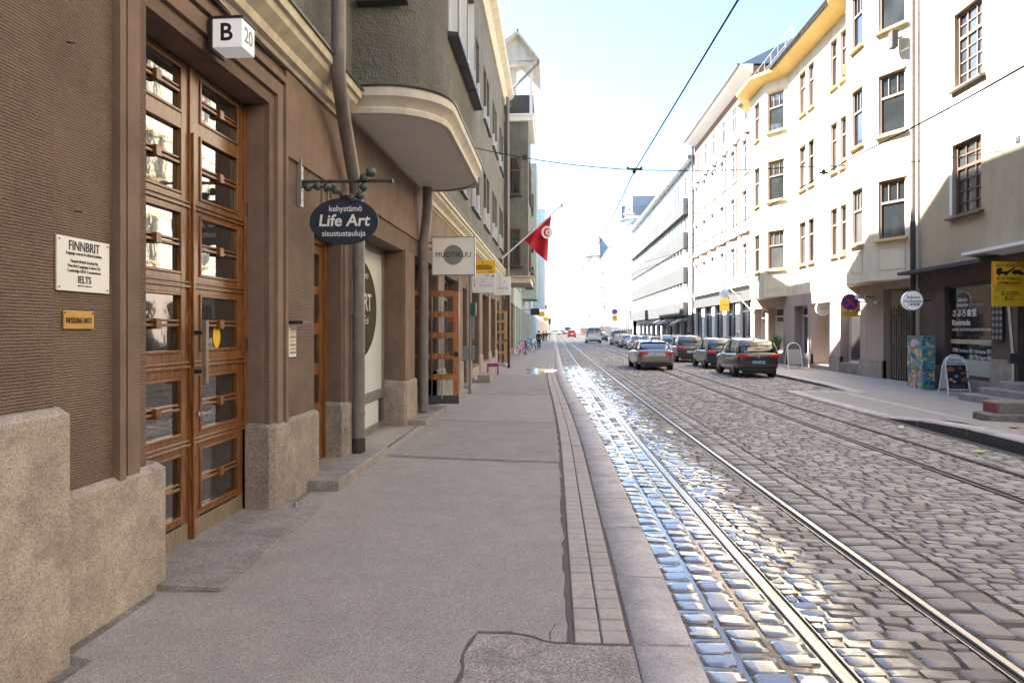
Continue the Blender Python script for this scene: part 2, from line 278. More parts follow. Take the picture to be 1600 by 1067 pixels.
# ------------------------------------------------------------------ mesh helpers
class MB:
    def __init__(s): s.v = []; s.f = []
    def add(s, vs, fs):
        o = len(s.v); s.v += [tuple(p) for p in vs]; s.f += [tuple(i + o for i in f) for f in fs]; return s
    def quad(s, a, b, c, d): return s.add([a, b, c, d], [(0, 1, 2, 3)])
    def box(s, x0, x1, y0, y1, z0, z1):
        if x0 > x1: x0, x1 = x1, x0
        if y0 > y1: y0, y1 = y1, y0
        if z0 > z1: z0, z1 = z1, z0
        return s.add([(x0, y0, z0), (x1, y0, z0), (x1, y1, z0), (x0, y1, z0), (x0, y0, z1), (x1, y0, z1), (x1, y1, z1), (x0, y1, z1)],
              [(0, 3, 2, 1), (4, 5, 6, 7), (0, 1, 5, 4), (1, 2, 6, 5), (2, 3, 7, 6), (3, 0, 4, 7)])
    def bbox(s, x0, x1, y0, y1, z0, z1, c=0.01):      # box with chamfered upper edges
        if x0 > x1: x0, x1 = x1, x0
        if y0 > y1: y0, y1 = y1, y0
        vs = []
        for z, i in ((z0, 0), (z1 - c, 0), (z1 - c * .3, c * .7), (z1, c * 1.6)):
            vs += [(x0 + i, y0 + i, z), (x1 - i, y0 + i, z), (x1 - i, y1 - i, z), (x0 + i, y1 - i, z)]
        fs = [(3, 2, 1, 0), (12, 13, 14, 15)]
        for k in range(3):
            for j in range(4): fs.append((k * 4 + j, k * 4 + (j + 1) % 4, k * 4 + 4 + (j + 1) % 4, k * 4 + 4 + j))
        return s.add(vs, fs)
    def prism(s, poly, h0, h1, axis='z'):
        n = len(poly)
        def P(a, b, h): return (a, b, h) if axis == 'z' else ((a, h, b) if axis == 'y' else (h, a, b))
        vs = [P(a, b, h0) for a, b in poly] + [P(a, b, h1) for a, b in poly]
        fs = [tuple(range(n))[::-1], tuple(range(n, 2 * n))] + [(i, (i + 1) % n, n + (i + 1) % n, n + i) for i in range(n)]
        return s.add(vs, fs)
    def tube(s, pts, r, n=10, cap=True):
        pts = [Vector(p) for p in pts]; rs = r if isinstance(r, (list, tuple)) else [r] * len(pts)
        vs = []; prev = None
        for i, p in enumerate(pts):
            t = (pts[min(i + 1, len(pts) - 1)] - pts[max(i - 1, 0)]).normalized()
            if prev is None:
                a = Vector((0, 0, 1)) if abs(t.z) < .9 else Vector((1, 0, 0))
                u = t.cross(a).normalized()
            else:
                u = (prev - t * prev.dot(t)).normalized()
            prev = u; w = t.cross(u)
            for k in range(n):
                an = 2 * math.pi * k / n
                vs.append(p + (u * math.cos(an) + w * math.sin(an)) * rs[i])
        fs = []
        for i in range(len(pts) - 1):
            for k in range(n): fs.append((i * n + k, i * n + (k + 1) % n, (i + 1) * n + (k + 1) % n, (i + 1) * n + k))
        if cap: fs += [tuple(range(n))[::-1], tuple(range((len(pts) - 1) * n, len(pts) * n))]
        return s.add(vs, fs)
    def ball(s, c, r, n=12, sc=(1, 1, 1)):
        vs = []; fs = []; m = n // 2
        for i in range(m + 1):
            ph = math.pi * i / m
            for k in range(n):
                th = 2 * math.pi * k / n
                vs.append((c[0] + r * sc[0] * math.sin(ph) * math.cos(th), c[1] + r * sc[1] * math.sin(ph) * math.sin(th), c[2] + r * sc[2] * math.cos(ph)))
        for i in range(m):
            for k in range(n): fs.append((i * n + k, (i + 1) * n + k, (i + 1) * n + (k + 1) % n, i * n + (k + 1) % n))
        return s.add(vs, fs)
    def disc(s, c, r, h, axis='y', n=28, rz=None):
        rz = rz or r
        poly = [(r * math.cos(2 * math.pi * k / n), rz * math.sin(2 * math.pi * k / n)) for k in range(n)]
        if axis == 'y': return s.prism([(c[0] + a, c[2] + b) for a, b in poly], c[1] - h / 2, c[1] + h / 2, 'y')
        if axis == 'x': return s.prism([(c[1] + a, c[2] + b) for a, b in poly], c[0] - h / 2, c[0] + h / 2, 'x')
        return s.prism([(c[0] + a, c[1] + b) for a, b in poly], c[2] - h / 2, c[2] + h / 2, 'z')
    def ring(s, c, R0, r, axis='y', n=28, m=6):
        vs = []; fs = []
        for i in range(n):
            a = 2 * math.pi * i / n
            for j in range(m):
                b = 2 * math.pi * j / m; rr = R0 + r * math.cos(b); h = r * math.sin(b)
                p, q = rr * math.cos(a), rr * math.sin(a)
                vs.append({'y': (c[0] + p, c[1] + h, c[2] + q), 'x': (c[0] + h, c[1] + p, c[2] + q), 'z': (c[0] + p, c[1] + q, c[2] + h)}[axis])
        for i in range(n):
            for j in range(m): fs.append((i * m + j, ((i + 1) % n) * m + j, ((i + 1) % n) * m + (j + 1) % m, i * m + (j + 1) % m))
        return s.add(vs, fs)
    def moved(s, off):
        s.v = [(a + off[0], b + off[1], c + off[2]) for a, b, c in s.v]; return s

def wpos(o):
    p = Vector((0, 0, 0))
    while o: p = p + Vector(o.location); o = o.parent
    return p
def obj(name, mb, material, parent=None, smooth=False, loc=None, bevel=0, label=None, kind=None):
    """mb holds WORLD coordinates unless loc is given; origin is put at the parent's origin"""
    me = bpy.data.meshes.new(name)
    if loc is None and parent is not None:
        b = wpos(parent); vs = [(a - b.x, c - b.y, d - b.z) for a, c, d in mb.v]
    else: vs = mb.v
    me.from_pydata(vs, [], mb.f); me.update()
    if smooth:
        me.polygons.foreach_set('use_smooth', [True] * len(me.polygons)); me.set_sharp_from_angle(angle=R(smooth if smooth is not True else 40))
    me.materials.append(material)
    o = bpy.data.objects.new(name, me); COL.objects.link(o)
    if parent is not None: o.parent = parent
    if loc is not None: o.location = loc
    if bevel:
        md = o.modifiers.new('bevel', 'BEVEL'); md.width = bevel; md.segments = 2; md.limit_method = 'ANGLE'
    if label: o['label'] = label
    if kind: o['kind'] = kind
    return o
def thing(name, label, cat, loc=(0, 0, 0), group=None):
    o = bpy.data.objects.new(name, None); COL.objects.link(o); o.location = loc; o.empty_display_size = .2
    o['label'] = label; o['category'] = cat
    if group: o['group'] = group
    return o
def tag(o, label, cat, group=None):
    o['label'] = label; o['category'] = cat
    if group: o['group'] = group
    return o
def rot_children(root, rz): root.rotation_euler = (0, 0, rz)
def copy_tree(o, parent=None):
    c = o.copy(); COL.objects.link(c)
    if parent is not None: c.parent = parent
    for ch in list(o.children): copy_tree(ch, c)
    return c
def text(s, size, material, parent, loc, rot=(R(90), 0, 0), bold=0.0, align='CENTER', name='lettering', ext=.001, sx=1.0, space=1.0, shear=0):
    cu = bpy.data.curves.new('t', 'FONT'); cu.body = s; cu.size = size; cu.extrude = ext; cu.offset = bold
    cu.align_x = align; cu.align_y = 'CENTER'; cu.resolution_u = 3; cu.space_character = space; cu.shear = shear
    t = bpy.data.objects.new('t', cu); COL.objects.link(t)
    dg = bpy.context.evaluated_depsgraph_get()
    me = bpy.data.meshes.new_from_object(t.evaluated_get(dg)); me.name = name
    bpy.data.objects.remove(t)
    if sx != 1:
        for v in me.vertices: v.co.x *= sx
    me.materials.clear(); me.materials.append(material)
    o = bpy.data.objects.new(name, me); COL.objects.link(o); o.parent = parent
    b = wpos(parent); o.location = (loc[0] - b.x, loc[1] - b.y, loc[2] - b.z); o.rotation_euler = rot
    return o
FY = (R(90), 0, 0)             # text facing the camera (-Y)
FXP = (R(90), 0, R(90))        # text facing +X (left wall)
FXN = (R(90), 0, R(-90))       # text facing -X (right wall)

class Fr:                      # a vertical facade frame
    def __init__(s, o, u, n): s.o = o; s.u = u; s.n = n
    def p(s, u, v, w=0): return (s.o[0] + s.u[0] * u + s.n[0] * w, s.o[1] + s.u[1] * u + s.n[1] * w, v)
def fbox(mb, fr, u0, u1, v0, v1, w0, w1):
    c = [fr.p(u0, v0, w0), fr.p(u1, v0, w0), fr.p(u1, v0, w1), fr.p(u0, v0, w1), fr.p(u0, v1, w0), fr.p(u1, v1, w0), fr.p(u1, v1, w1), fr.p(u0, v1, w1)]
    return mb.add(c, [(0, 3, 2, 1), (4, 5, 6, 7), (0, 1, 5, 4), (1, 2, 6, 5), (2, 3, 7, 6), (3, 0, 4, 7)])
def wall(mb, fr, u0, u1, v0, v1, ops=(), depth=.2, w=0.0):
    us = sorted({u0, u1, *[o[0] for o in ops], *[o[1] for o in ops]}); vs = sorted({v0, v1, *[o[2] for o in ops], *[o[3] for o in ops]})
    us = [u for u in us if u0 - 1e-6 <= u <= u1 + 1e-6]; vs = [v for v in vs if v0 - 1e-6 <= v <= v1 + 1e-6]
    for i in range(len(us) - 1):
        for j in range(len(vs) - 1):
            cu, cv = (us[i] + us[i + 1]) / 2, (vs[j] + vs[j + 1]) / 2
            if any(o[0] < cu < o[1] and o[2] < cv < o[3] for o in ops): continue
            mb.quad(fr.p(us[i], vs[j], w), fr.p(us[i + 1], vs[j], w), fr.p(us[i + 1], vs[j + 1], w), fr.p(us[i], vs[j + 1], w))
    for o in ops:
        a, b, c, d = o[:4]; e = o[4] if len(o) > 4 else depth
        mb.quad(fr.p(a, c, w), fr.p(a, d, w), fr.p(a, d, w - e), fr.p(a, c, w - e)); mb.quad(fr.p(b, c, w), fr.p(b, c, w - e), fr.p(b, d, w - e), fr.p(b, d, w))
        mb.quad(fr.p(a, d, w), fr.p(b, d, w), fr.p(b, d, w - e), fr.p(a, d, w - e)); mb.quad(fr.p(a, c, w), fr.p(a, c, w - e), fr.p(b, c, w - e), fr.p(b, c, w))
    return mb
def window(parent, fr, a, b, c, d, w, fm, gm, cols=2, rows=(.62,), fw=.06, sill=None, mun=.03, uprows=1, lowrows=1, lowcols=None, detail=True):
    """frame (part) > pane, sill (sub-parts). rows[0]: transom height fraction."""
    mb = MB()
    fbox(mb, fr, a, a + fw, c, d, w, w + .07); fbox(mb, fr, b - fw, b, c, d, w, w + .07)
    fbox(mb, fr, a + fw, b - fw, c, c + fw, w, w + .068); fbox(mb, fr, a + fw, b - fw, d - fw, d, w, w + .068)
    if detail:
        tr = c + (d - c) * rows[0] if rows else d - fw
        if rows: fbox(mb, fr, a + fw, b - fw, tr - fw * .55, tr + fw * .55, w, w + .066)
        lc = lowcols or cols
        if rows:
            for i in range(1, cols):
                u = a + (b - a) * i / cols; fbox(mb, fr, u - mun / 2, u + mun / 2, tr + fw * .55, d - fw, w, w + .05)
            for i in range(1, uprows):
                v = tr + (d - tr) * i / uprows; fbox(mb, fr, a + fw, b - fw, v - mun / 2, v + mun / 2, w, w + .045)
        for i in range(1, lc):
            u = a + (b - a) * i / lc; fbox(mb, fr, u - mun / 2, u + mun / 2, c + fw, tr - fw * .55 if rows else d - fw, w, w + .05)
        for i in range(1, lowrows):
            v = c + (tr - c) * i / lowrows; fbox(mb, fr, a + fw, b - fw, v - mun / 2, v + mun / 2, w, w + .045)
    o = obj('window', mb, fm, parent)
    p = MB(); p.quad(fr.p(a + .01, c + .01, w + .012), fr.p(b - .01, c + .01, w + .012), fr.p(b - .01, d - .01, w + .012), fr.p(a + .01, d - .01, w + .012))
    obj('pane', p, gm, o)
    if sill:
        s = MB(); sw = sill[1]; zz = c - .004
        A, B_ = a - sill[2], b + sill[2]
        s.add([fr.p(A, zz, w + .02), fr.p(B_, zz, w + .02), fr.p(B_, zz - .05, sw), fr.p(A, zz - .05, sw), fr.p(A, zz - .12, w + .02), fr.p(B_, zz - .12, w + .02), fr.p(B_, zz - .10, sw), fr.p(A, zz - .10, sw)],
              [(0, 1, 2, 3), (3, 2, 6, 7), (7, 6, 5, 4), (0, 3, 7, 4), (1, 5, 6, 2)])
        obj('sill', s, sill[0], o)
    return o
# ================================================================== GROUND
def smooth(t): t = max(0., min(1., t)); return t * t * (3 - 2 * t)
def KS(y): return -.37 * smooth((y - 9) / 20.)                       # left kerb shift
def TS(y): return .42 * math.exp(-max(y, 1) / 11.)                   # rails drift
def kerbL(y): return .79 + KS(y)
def rail1(y): return 1.24 + TS(y)
def rail2(y): return 2.21 + TS(y)
def rail3(y): return 4.70 + 1.6 * TS(y)
def rail4(y): return 5.62 + 1.6 * TS(y)
def kerbR(y): return 6.86 if y < 20.4 else 8.76
YS = [-70, -50, -30, -15, -8] + [-4 + .5 * i for i in range(80)] + [36 + 2 * i for i in range(30)] + [96 + 12 * i for i in range(30)] + [460, 600]
def strip(fa, fb, z, ys=YS, y0=-70, y1=600):
    mb = MB(); ys = sorted({y0, y1, *[y for y in ys if y0 < y < y1]})
    zf = z if callable(z) else (lambda x, y: z)
    vs = []; fs = []
    for y in ys: a, b = fa(y), fb(y); vs += [(a, y, zf(a, y)), (b, y, zf(b, y))]
    for i in range(len(ys) - 1): fs.append((2 * i, 2 * i + 1, 2 * i + 3, 2 * i + 2))
    return mb.add(vs, fs)
g = MB(); g.quad((-900, -300, -.30), (900, -300, -.30), (900, 1500, -.30), (-900, 1500, -.30))
obj('ground', g, M['asphalt2'], kind='structure')
obj('road', strip(lambda y: -.5, lambda y: 9.4, -.013), M['mortar'], kind='structure')
ZL = .08
obj('sidewalk', strip(lambda y: -3.6, lambda y: .105 + KS(y), ZL), M['asphalt'], kind='structure')
# the brown dirt band along the pavers and by the wall, cracks and joints of the asphalt
def jag(pts, w0, w1, seed=1, n=10):
    rnd = random.Random(seed); out = []
    for i in range(len(pts) - 1):
        a, b = Vector(pts[i]), Vector(pts[i + 1]); L = max(1, int((b - a).length / .06)); 
        d = (b - a).normalized(); q = Vector((-d.y, d.x))
        for k in range(L + (i == len(pts) - 2)):
            p = a + (b - a) * (k / L); w = rnd.uniform(w0, w1); o = rnd.uniform(-.012, .012)
            out.append((p + q * (o + w / 2), p + q * (o - w / 2)))
    mb = MB(); vs = []
    for a, b in out: vs += [(a.x, a.y, 0), (b.x, b.y, 0)]
    return mb.add(vs, [(2 * i, 2 * i + 1, 2 * i + 3, 2 * i + 2) for i in range(len(out) - 1)])
ck = MB()
for pts, w0, w1, sd in (
    ([(-3.2, 9.62), (-1.5, 9.3), (.1, 9.08)], .02, .045, 1), ([(-3.2, 9.52), (-1.5, 9.2), (.1, 8.99)], .008, .02, 2),
    ([(-2.3, 13.2), (-1, 13.0), (0.05, 12.95)], .02, .05, 3), ([(-2.3, 18.5), (-1, 18.3), (0.0, 18.3)], .03, .06, 4),
    ([(-2.3, 26), (-.1, 25.8)], .03, .07, 6),
    ([(-.40, 2.2), (-.47, 3.2), (-.49, 3.75), (-.44, 3.98), (-.27, 3.97), (-.12, 3.93), (0.02, 3.85), (.12, 3.86)], .012, .032, 5),
    ([(-.02, 3.90), (.0, 4.1)], .004, .01, 9)):
    j = jag(pts, w0, w1, sd); ck.add([(a, b, ZL + .004) for a, b, c in j.v], j.f)
rnd = random.Random(11)
e = MB(); vs = []
ye = [3.86 + .12 * i for i in range(220)]
for y in ye: vs += [(.078 + KS(y) + rnd.uniform(-.014, .014), y, ZL + .0045), (.108 + KS(y), y, ZL + .0045)]
ck.add(vs, [(2 * i, 2 * i + 1, 2 * i + 3, 2 * i + 2) for i in range(len(ye) - 1)])
obj('asphalt_cracks', ck, M['crack'], kind='structure')
for k_, (a_, b_, c_, d_) in enumerate(((9.34, 9.10, 13.05, 12.97), (18.42, 18.32, 25.9, 25.8))):
    sh = MB(); sh.quad((-2.32, a_, ZL + .0018), (.05 + KS(a_), b_, ZL + .0018), (.05 + KS(d_), d_, ZL + .0018), (-2.32, c_, ZL + .0018)); obj('asphalt_section', sh, M['asphalt3'], kind='structure')
pp = MB(); pp.prism([(-.46, 1.0), (-.47, 3.2), (-.48, 3.73), (-.43, 3.955), (-.27, 3.95), (0.0, 3.84), (.44, 3.84), (.44, 1.0)], ZL + .001, ZL + .0025)
obj('asphalt_patch', pp, M['asphalt2'], kind='structure')
# light mortar fillet along the foot of the plinths
fl = MB()
fl.add([(-2.75, -1, ZL + .005), (-2.45, -1, ZL + .005), (-2.46, 3.5, ZL + .005), (-2.62, 3.55, ZL + .005), (-2.63, 4.35, ZL + .005), (-2.75, 4.6, ZL + .005)], [(0, 1, 2, 3, 4, 5)])
fl.add([(-2.75, 6.4, ZL + .005), (-2.60, 6.42, ZL + .005), (-2.62, 7.32, ZL + .005), (-2.75, 7.32, ZL + .005)], [(0, 1, 2, 3)])
obj('mortar_fillet', fl, M['concrete'], kind='structure')
# pavers (two columns) and kerb stones
pv = MB(); y = 3.88; rnd = random.Random(3)
while y < 34:
    L = .158
    for c in range(2):
        x0 = .115 + KS(y + .08) + c * .158; tz = rnd.uniform(-.003, .003)
        pv.bbox(x0 + .004, x0 + .151, y + .004 + rnd.uniform(-.002, .002), y + L - .004, ZL - .05, ZL + .003 + tz, .006)
    y += L
obj('paving_blocks', pv, M['paver'], kind='structure')
obj('paving_bed', strip(lambda y: .09 + KS(y), lambda y: .46 + KS(y), ZL - .006, y0=3.86, y1=34), M['crack'], kind='structure')
obj('sidewalk_edge', strip(lambda y: .10 + KS(y), lambda y: .455 + KS(y), ZL - .002, y0=34, y1=600), M['asphalt'], kind='structure')
pm = MB(); rnd = random.Random(8); pts_ = []
for k in range(30):
    a = 2 * math.pi * k / 30; q = 1 + .25 * math.sin(3 * a + 1) + rnd.uniform(-.08, .08); pts_.append((-.62 + .62 * q * math.cos(a), 28.8 + 1.9 * q * math.sin(a), ZL + .005))
pm.add(pts_, [tuple(range(30))]); obj('puddle', pm, mat('puddle_water', (.05, .048, .045), .06, coat=1.0), kind='structure')
kb = MB(); y = -2.
ke = [-2., -1.1, -.1, .8, 1.9, 2.9, 3.86, 4.92, 6.15, 7.2, 8.3, 9.6, 10.6, 11.8, 13.1, 14.2, 15.4, 16.5, 17.7, 19, 20.2]
while ke[-1] < 60: ke.append(ke[-1] + rnd.uniform(.95, 1.35))
for i in range(len(ke) - 1):
    a, b = ke[i] + .006, ke[i + 1] - .006; dz = rnd.uniform(-.003, .003); dx = rnd.uniform(-.006, .006)
    n = 4
    for (zz0, zz1) in ((-.2, ZL + .004 + dz),):
        xa0, xa1 = .445 + KS(a) + dx, kerbL(a) + dx; xb0, xb1 = .445 + KS(b) + dx, kerbL(b) + dx; c = .012
        kb.add([(xa0, a, zz0), (xa1, a, zz0), (xb1, b, zz0), (xb0, b, zz0),
                (xa0, a, zz1 - c), (xa1, a, zz1 - c * 2), (xb1, b, zz1 - c * 2), (xb0, b, zz1 - c),
                (xa0 + c, a + c, zz1), (xa1 - c * 2.5, a + c, zz1), (xb1 - c * 2.5, b - c, zz1), (xb0 + c, b - c, zz1)],
               [(0, 1, 5, 4), (1, 2, 6, 5), (2, 3, 7, 6), (3, 0, 4, 7), (4, 5, 9, 8), (5, 6, 10, 9), (6, 7, 11, 10), (7, 4, 8, 11), (8, 9, 10, 11)])
obj('kerb', kb, M['kerb'], kind='structure', smooth=50)
obj('kerb_far', strip(lambda y: .45 + KS(y), kerbL, ZL, y0=ke[-1], y1=600), M['kerb'], kind='structure')

# ---------------------------------------------------------------- setts
SV = []; SF = []
def stone(x0, x1, y0, y1, fine, zt=0., rnd=random):
    """rounded granite sett between x0..x1, y0..y1"""
    ts = (-1, -.87, -.35, .35, .87, 1) if fine == 2 else ((-1, -.82, .82, 1) if fine == 1 else (-1, -.8, .8, 1))
    n = len(ts); o = len(SV); cx, cy, hx, hy = (x0 + x1) / 2, (y0 + y1) / 2, (x1 - x0) / 2, (y1 - y0) / 2
    k = [rnd.uniform(-.1, .1) for _ in range(4)]; tx, ty = rnd.uniform(-.006, .006), rnd.uniform(-.006, .006)
    cr = rnd.uniform(.10, .2)
    for v in ts:
        for u in ts:
            e = (abs(u) ** 6 + abs(v) ** 6)
            px = u * (1 + k[0] * v * .35) * (1 - cr * abs(v) ** 8 * abs(u) ** 2); py = v * (1 + k[1] * u * .35) * (1 - cr * abs(u) ** 8 * abs(v) ** 2)
            z = zt + tx * u + ty * v + (k[2] * u * v) * .02 - .0016 * (u * u + v * v)
            if abs(u) == 1 or abs(v) == 1: z = zt - .022
            SV.append((cx + px * hx, cy + py * hy, z))
    for j in range(n - 1):
        for i in range(n - 1):
            a = o + j * n + i; SF.append((a, a + 1, a + n + 1, a + n))
rnd = random.Random(5)
def field(fl, fr, y0, y1, dx, dy, jx=.3, gap=.007, aligned=False, wob=.0):
    """rows of setts across the strip between fl(y) and fr(y)"""
    y = y0; row = 0; cuts0 = None
    while y < y1:
        d = dy * rnd.uniform(.9, 1.14)
        ym = y + d / 2; a, b = fl(ym), fr(ym); wdt = b - a
        if wdt > .05:
            if aligned:
                n = max(1, round(wdt / dx)); cuts = [i / n for i in range(n + 1)]
                offs = [rnd.uniform(-.25, .25) * dy for _ in range(n)]
            else:
                cuts = [0]; p = rnd.uniform(.35, 1) * dx
                while p < wdt - dx * .35: cuts.append(p / wdt); p += dx * rnd.uniform(1 - jx, 1 + jx)
                cuts.append(1); offs = [rnd.uniform(-.06, .06) * dy for _ in cuts]
            for i in range(len(cuts) - 1):
                xa, xb = a + wdt * cuts[i] + gap, a + wdt * cuts[i + 1] - gap
                fine = 2 if ym < 11 else (1 if ym < 28 else 0)
                w = wob * math.sin(ym * 1.3 + cuts[i] * 3)
                yo = y + offs[i] + w
                stone(xa, xb, yo + gap * .8, yo + d - gap * .8, fine, rnd.uniform(-.004, .004), rnd)
        y += d
Y0, Y1 = 2.2, 80.
def near(f, o): return lambda y: f(y) + o
# gutter stones: square-ish, three columns
for c in range(3):
    t0, t1 = c / 3, (c + 1) / 3
    field(lambda y, t=t0: kerbL(y) + .012 + (rail1(y) - .05 - kerbL(y)) * t, lambda y, t=t1: kerbL(y) + .012 + (rail1(y) - .05 - kerbL(y)) * t, Y0 + c * .07, 34, .4, .185, aligned=True, gap=.0065)
field(near(kerbL, .012), near(rail1, -.05), 34.2, Y1, .2, .2, gap=.01)
field(near(rail1, .085), near(rail2, -.085), Y0, Y1, .20, .108, gap=.006)
for c, w in ((0, .25), (1, .22)):
    field(near(rail2, .05 + c * .25), near(rail2, .05 + c * .25 + w + .02), Y0 + c * .1, 50, .3, .19, aligned=True, gap=.007)
field(near(rail2, .55), near(rail3, -.30), Y0, Y1, .20, .112, jx=.35, gap=.0055, wob=.03)
field(near(rail2, .05), near(rail2, .55), 50.2, Y1, .22, .13)
field(near(rail3, -.30), near(rail3, -.05), Y0, Y1, .3, .2, aligned=True, gap=.009)
field(near(rail3, .085), near(rail4, -.085), Y0, Y1, .21, .12)
field(near(rail4, .05), near(rail4, .30), Y0, Y1, .3, .2, aligned=True, gap=.009)
field(near(rail4, .30), near(kerbR, -.14), Y0, Y1, .22, .13)
me = MB(); me.v = SV; me.f = SF
so_ = obj('cobblestones', me, M['sett'], kind='structure', smooth=60)
obj('road_far', strip(lambda y: kerbL(y), lambda y: kerbR(y) - .1, -.003, y0=Y1 + .05, y1=600), M['kerb2'], kind='structure')
# rain water standing between the gutter setts
wm = mat('gutter_water', (.12, .105, .09), .12, coat=1.0, bump=(14, .2, .01))
rnd = random.Random(31); wmb = MB(); vs = []; ys_ = [1.5 + .2 * i for i in range(148)]
for y in ys_: vs += [(kerbL(y) + .004, y, -.0095), (rail1(y) - .038, y, -.0095)]
for i in range(147):
    wmb.f.append((2 * i, 2 * i + 1, 2 * i + 3, 2 * i + 2))
wmb.v = vs
obj('gutter_water', wmb, wm, kind='structure')
wmb = MB(); vs = []; w_ = .2
for y in ys_:
    w_ = max(.06, min(.40, w_ + rnd.uniform(-.09, .09))); vs += [(rail1(y) + .083, y, -.0098), (rail1(y) + .083 + w_, y, -.0098)]
wmb.v = vs; wmb.f = [(2 * i, 2 * i + 1, 2 * i + 3, 2 * i + 2) for i in range(147)]
obj('rail_water', wmb, wm, kind='structure')
# ---------------------------------------------------------------- rails
def rail(fn, side, label, st='steel'):
    t = thing('tram_rail', label, 'tram rail', (fn(3), 3, 0), 'tram rails in the street')
    ys = [0.5 + .4 * i for i in range(80)] + [33 + 3 * i for i in range(40)] + [160, 220, 320]
    prof_head = [(-.035, -.05), (-.033, -.002), (-.026, .004), (.016, .004), (.022, -.002), (.022, -.05)]
    prof_lip = [(.074, -.05), (.074, .0), (.082, .0), (.082, -.05)]
    def sweep(pr, s):
        mb = MB(); vs = []; n = len(pr)
        for y in ys: vs += [(fn(y) + s * a, y, b) for a, b in pr]
        return mb.add(vs, [(i * n + k, i * n + k + 1, (i + 1) * n + k + 1, (i + 1) * n + k) for i in range(len(ys) - 1) for k in range(n - 1)])
    obj('rail_head', sweep(prof_head, side), M[st], t, smooth=30)
    obj('rail_lip', sweep(prof_lip, side), M[st], t)
    obj('rail_groove', sweep([(.0225, -.045), (.0735, -.045)], side), M['groove'], t)
    return t
rail(rail1, 1, 'shiny grooved tram rail nearest the left kerb, among wet cobbles')
rail(rail2, -1, 'second shiny tram rail from the left kerb, in dry cobbles')
rail(rail3, 1, 'dark tram rail third from the left sidewalk, in the middle of the road', 'steeldull')
rail(rail4, -1, 'thin tram rail nearest the right sidewalk with the raised kerb', 'steeldull')

# ---------------------------------------------------------------- right sidewalk
def rise(y): return .20 * smooth((14.9 - y) / 2.6)
def zR(x, y): return .07 * smooth((y - 20.5) / 3) + .012 + (.0 + rise(y)) * (1 - .75 * smooth((x - 7.5) / 2.5)) 
mb = MB(); ys = sorted([3 + .5 * i for i in range(70)] + [20.399, 20.401]) + [38 + 6 * i for i in range(20)] + [160, 200, 300, 460, 600]; xs = [0, .02, .08, .2, .4, .6, .8, 1]
vs = []
for y in ys:
    a = kerbR(y) + .32
    for s in xs: x = a + (12.4 - a) * s; vs.append((x, y, zR(x, y)))
n = len(xs); mb.add(vs, [(i * n + k, i * n + k + 1, (i + 1) * n + k + 1, (i + 1) * n + k) for i in range(len(ys) - 1) for k in range(n - 1)])
obj('sidewalk_right', mb, M['asphalt'], kind='structure', smooth=40)
kb = MB(); y = 2.5; rnd = random.Random(9)
while y < 90:
    L = 1.55 if y < 15 else 1.2
    if y < 20.4 < y + L: L = 20.4 - y
    a, b = y + .008, y + L - .008; dz = rnd.uniform(-.003, .003)
    za, zb = zR(kerbR(a), a) + .004 + dz, zR(kerbR(b), b) + .004 + dz; c = .015
    xa0, xa1, xb0, xb1 = kerbR(a), kerbR(a) + .32, kerbR(b), kerbR(b) + .32
    kb.add([(xa0, a, -.2), (xa1, a, -.2), (xb1, b, -.2), (xb0, b, -.2), (xa0, a, za - c * 2), (xa1, a, za), (xb1, b, zb), (xb0, b, zb - c * 2), (xa0 + c * 2, a + c, za), (xa1, a + c, za), (xb1, b - c, zb), (xb0 + c * 2, b - c, zb)],
           [(0, 1, 5, 4), (1, 2, 6, 5), (2, 3, 7, 6), (3, 0, 4, 7), (4, 5, 9, 8), (5, 6, 10, 9), (7, 4, 8, 11), (8, 9, 10, 11)])
    y += L
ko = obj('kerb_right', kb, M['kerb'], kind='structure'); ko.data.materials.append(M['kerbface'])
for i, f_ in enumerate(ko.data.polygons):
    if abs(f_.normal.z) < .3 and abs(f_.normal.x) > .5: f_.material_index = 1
mb = MB(); mb.quad((6.86, 20.38, .016), (9.1, 20.38, .018), (9.1, 20.72, .02), (6.86, 20.72, .016)); obj('kerb_crossing', mb, M['kerb'], kind='structure')
mb = MB(); ys_ = [5 + .5 * i for i in range(31)]; vs = []
for y in ys_: vs += [(8.28, y, zR(8.28, y) + .004), (8.46, y, zR(8.46, y) + .004)]
mb.add(vs, [(2 * i, 2 * i + 1, 2 * i + 3, 2 * i + 2) for i in range(30)]); obj('old_kerb_line', mb, M['kerb'], kind='structure')
# dark leaf litter in the right gutter
rnd = random.Random(21); lm = MB(); vs = []
yy = [6 + .15 * i for i in range(64)]
for y in yy: vs += [(kerbR(y) - .13 - rnd.uniform(0, .09), y, .006), (kerbR(y) + .005, y, .006)]
lm.add(vs, [(2 * i, 2 * i + 1, 2 * i + 3, 2 * i + 2) for i in range(len(yy) - 1)])
obj('gutter_dirt', lm, M['crack'], kind='structure')
# ================================================================== LEFT BUILDING (nearest)
B1 = thing('corner_apartment_building', 'brown plastered ground floor and grey-green roughcast storeys of the nearest building on the left', 'building', (-2.74, 12, 0), 'buildings on the left side')
XM = -2.74
FL = Fr((XM, 0), (0, 1), (1, 0))           # u = Y, w = outwards (+X)
D0, D1 = 4.44, 6.44                        # entrance opening
E0, E1 = 7.67, 8.68                        # second door
W0, W1 = 9.12, 12.30                       # shop window
G0, G1 = 13.25, 15.9                       # Muotikuu entrance
ZC = 4.50                                  # underside of cornice
gops = [(D0, D1, -.1, 4.03, .42), (E0, E1, -.1, 3.0, .30), (W0, W1, -.1, 3.28, .42), (G0, G1, -.1, 3.3, .5)]
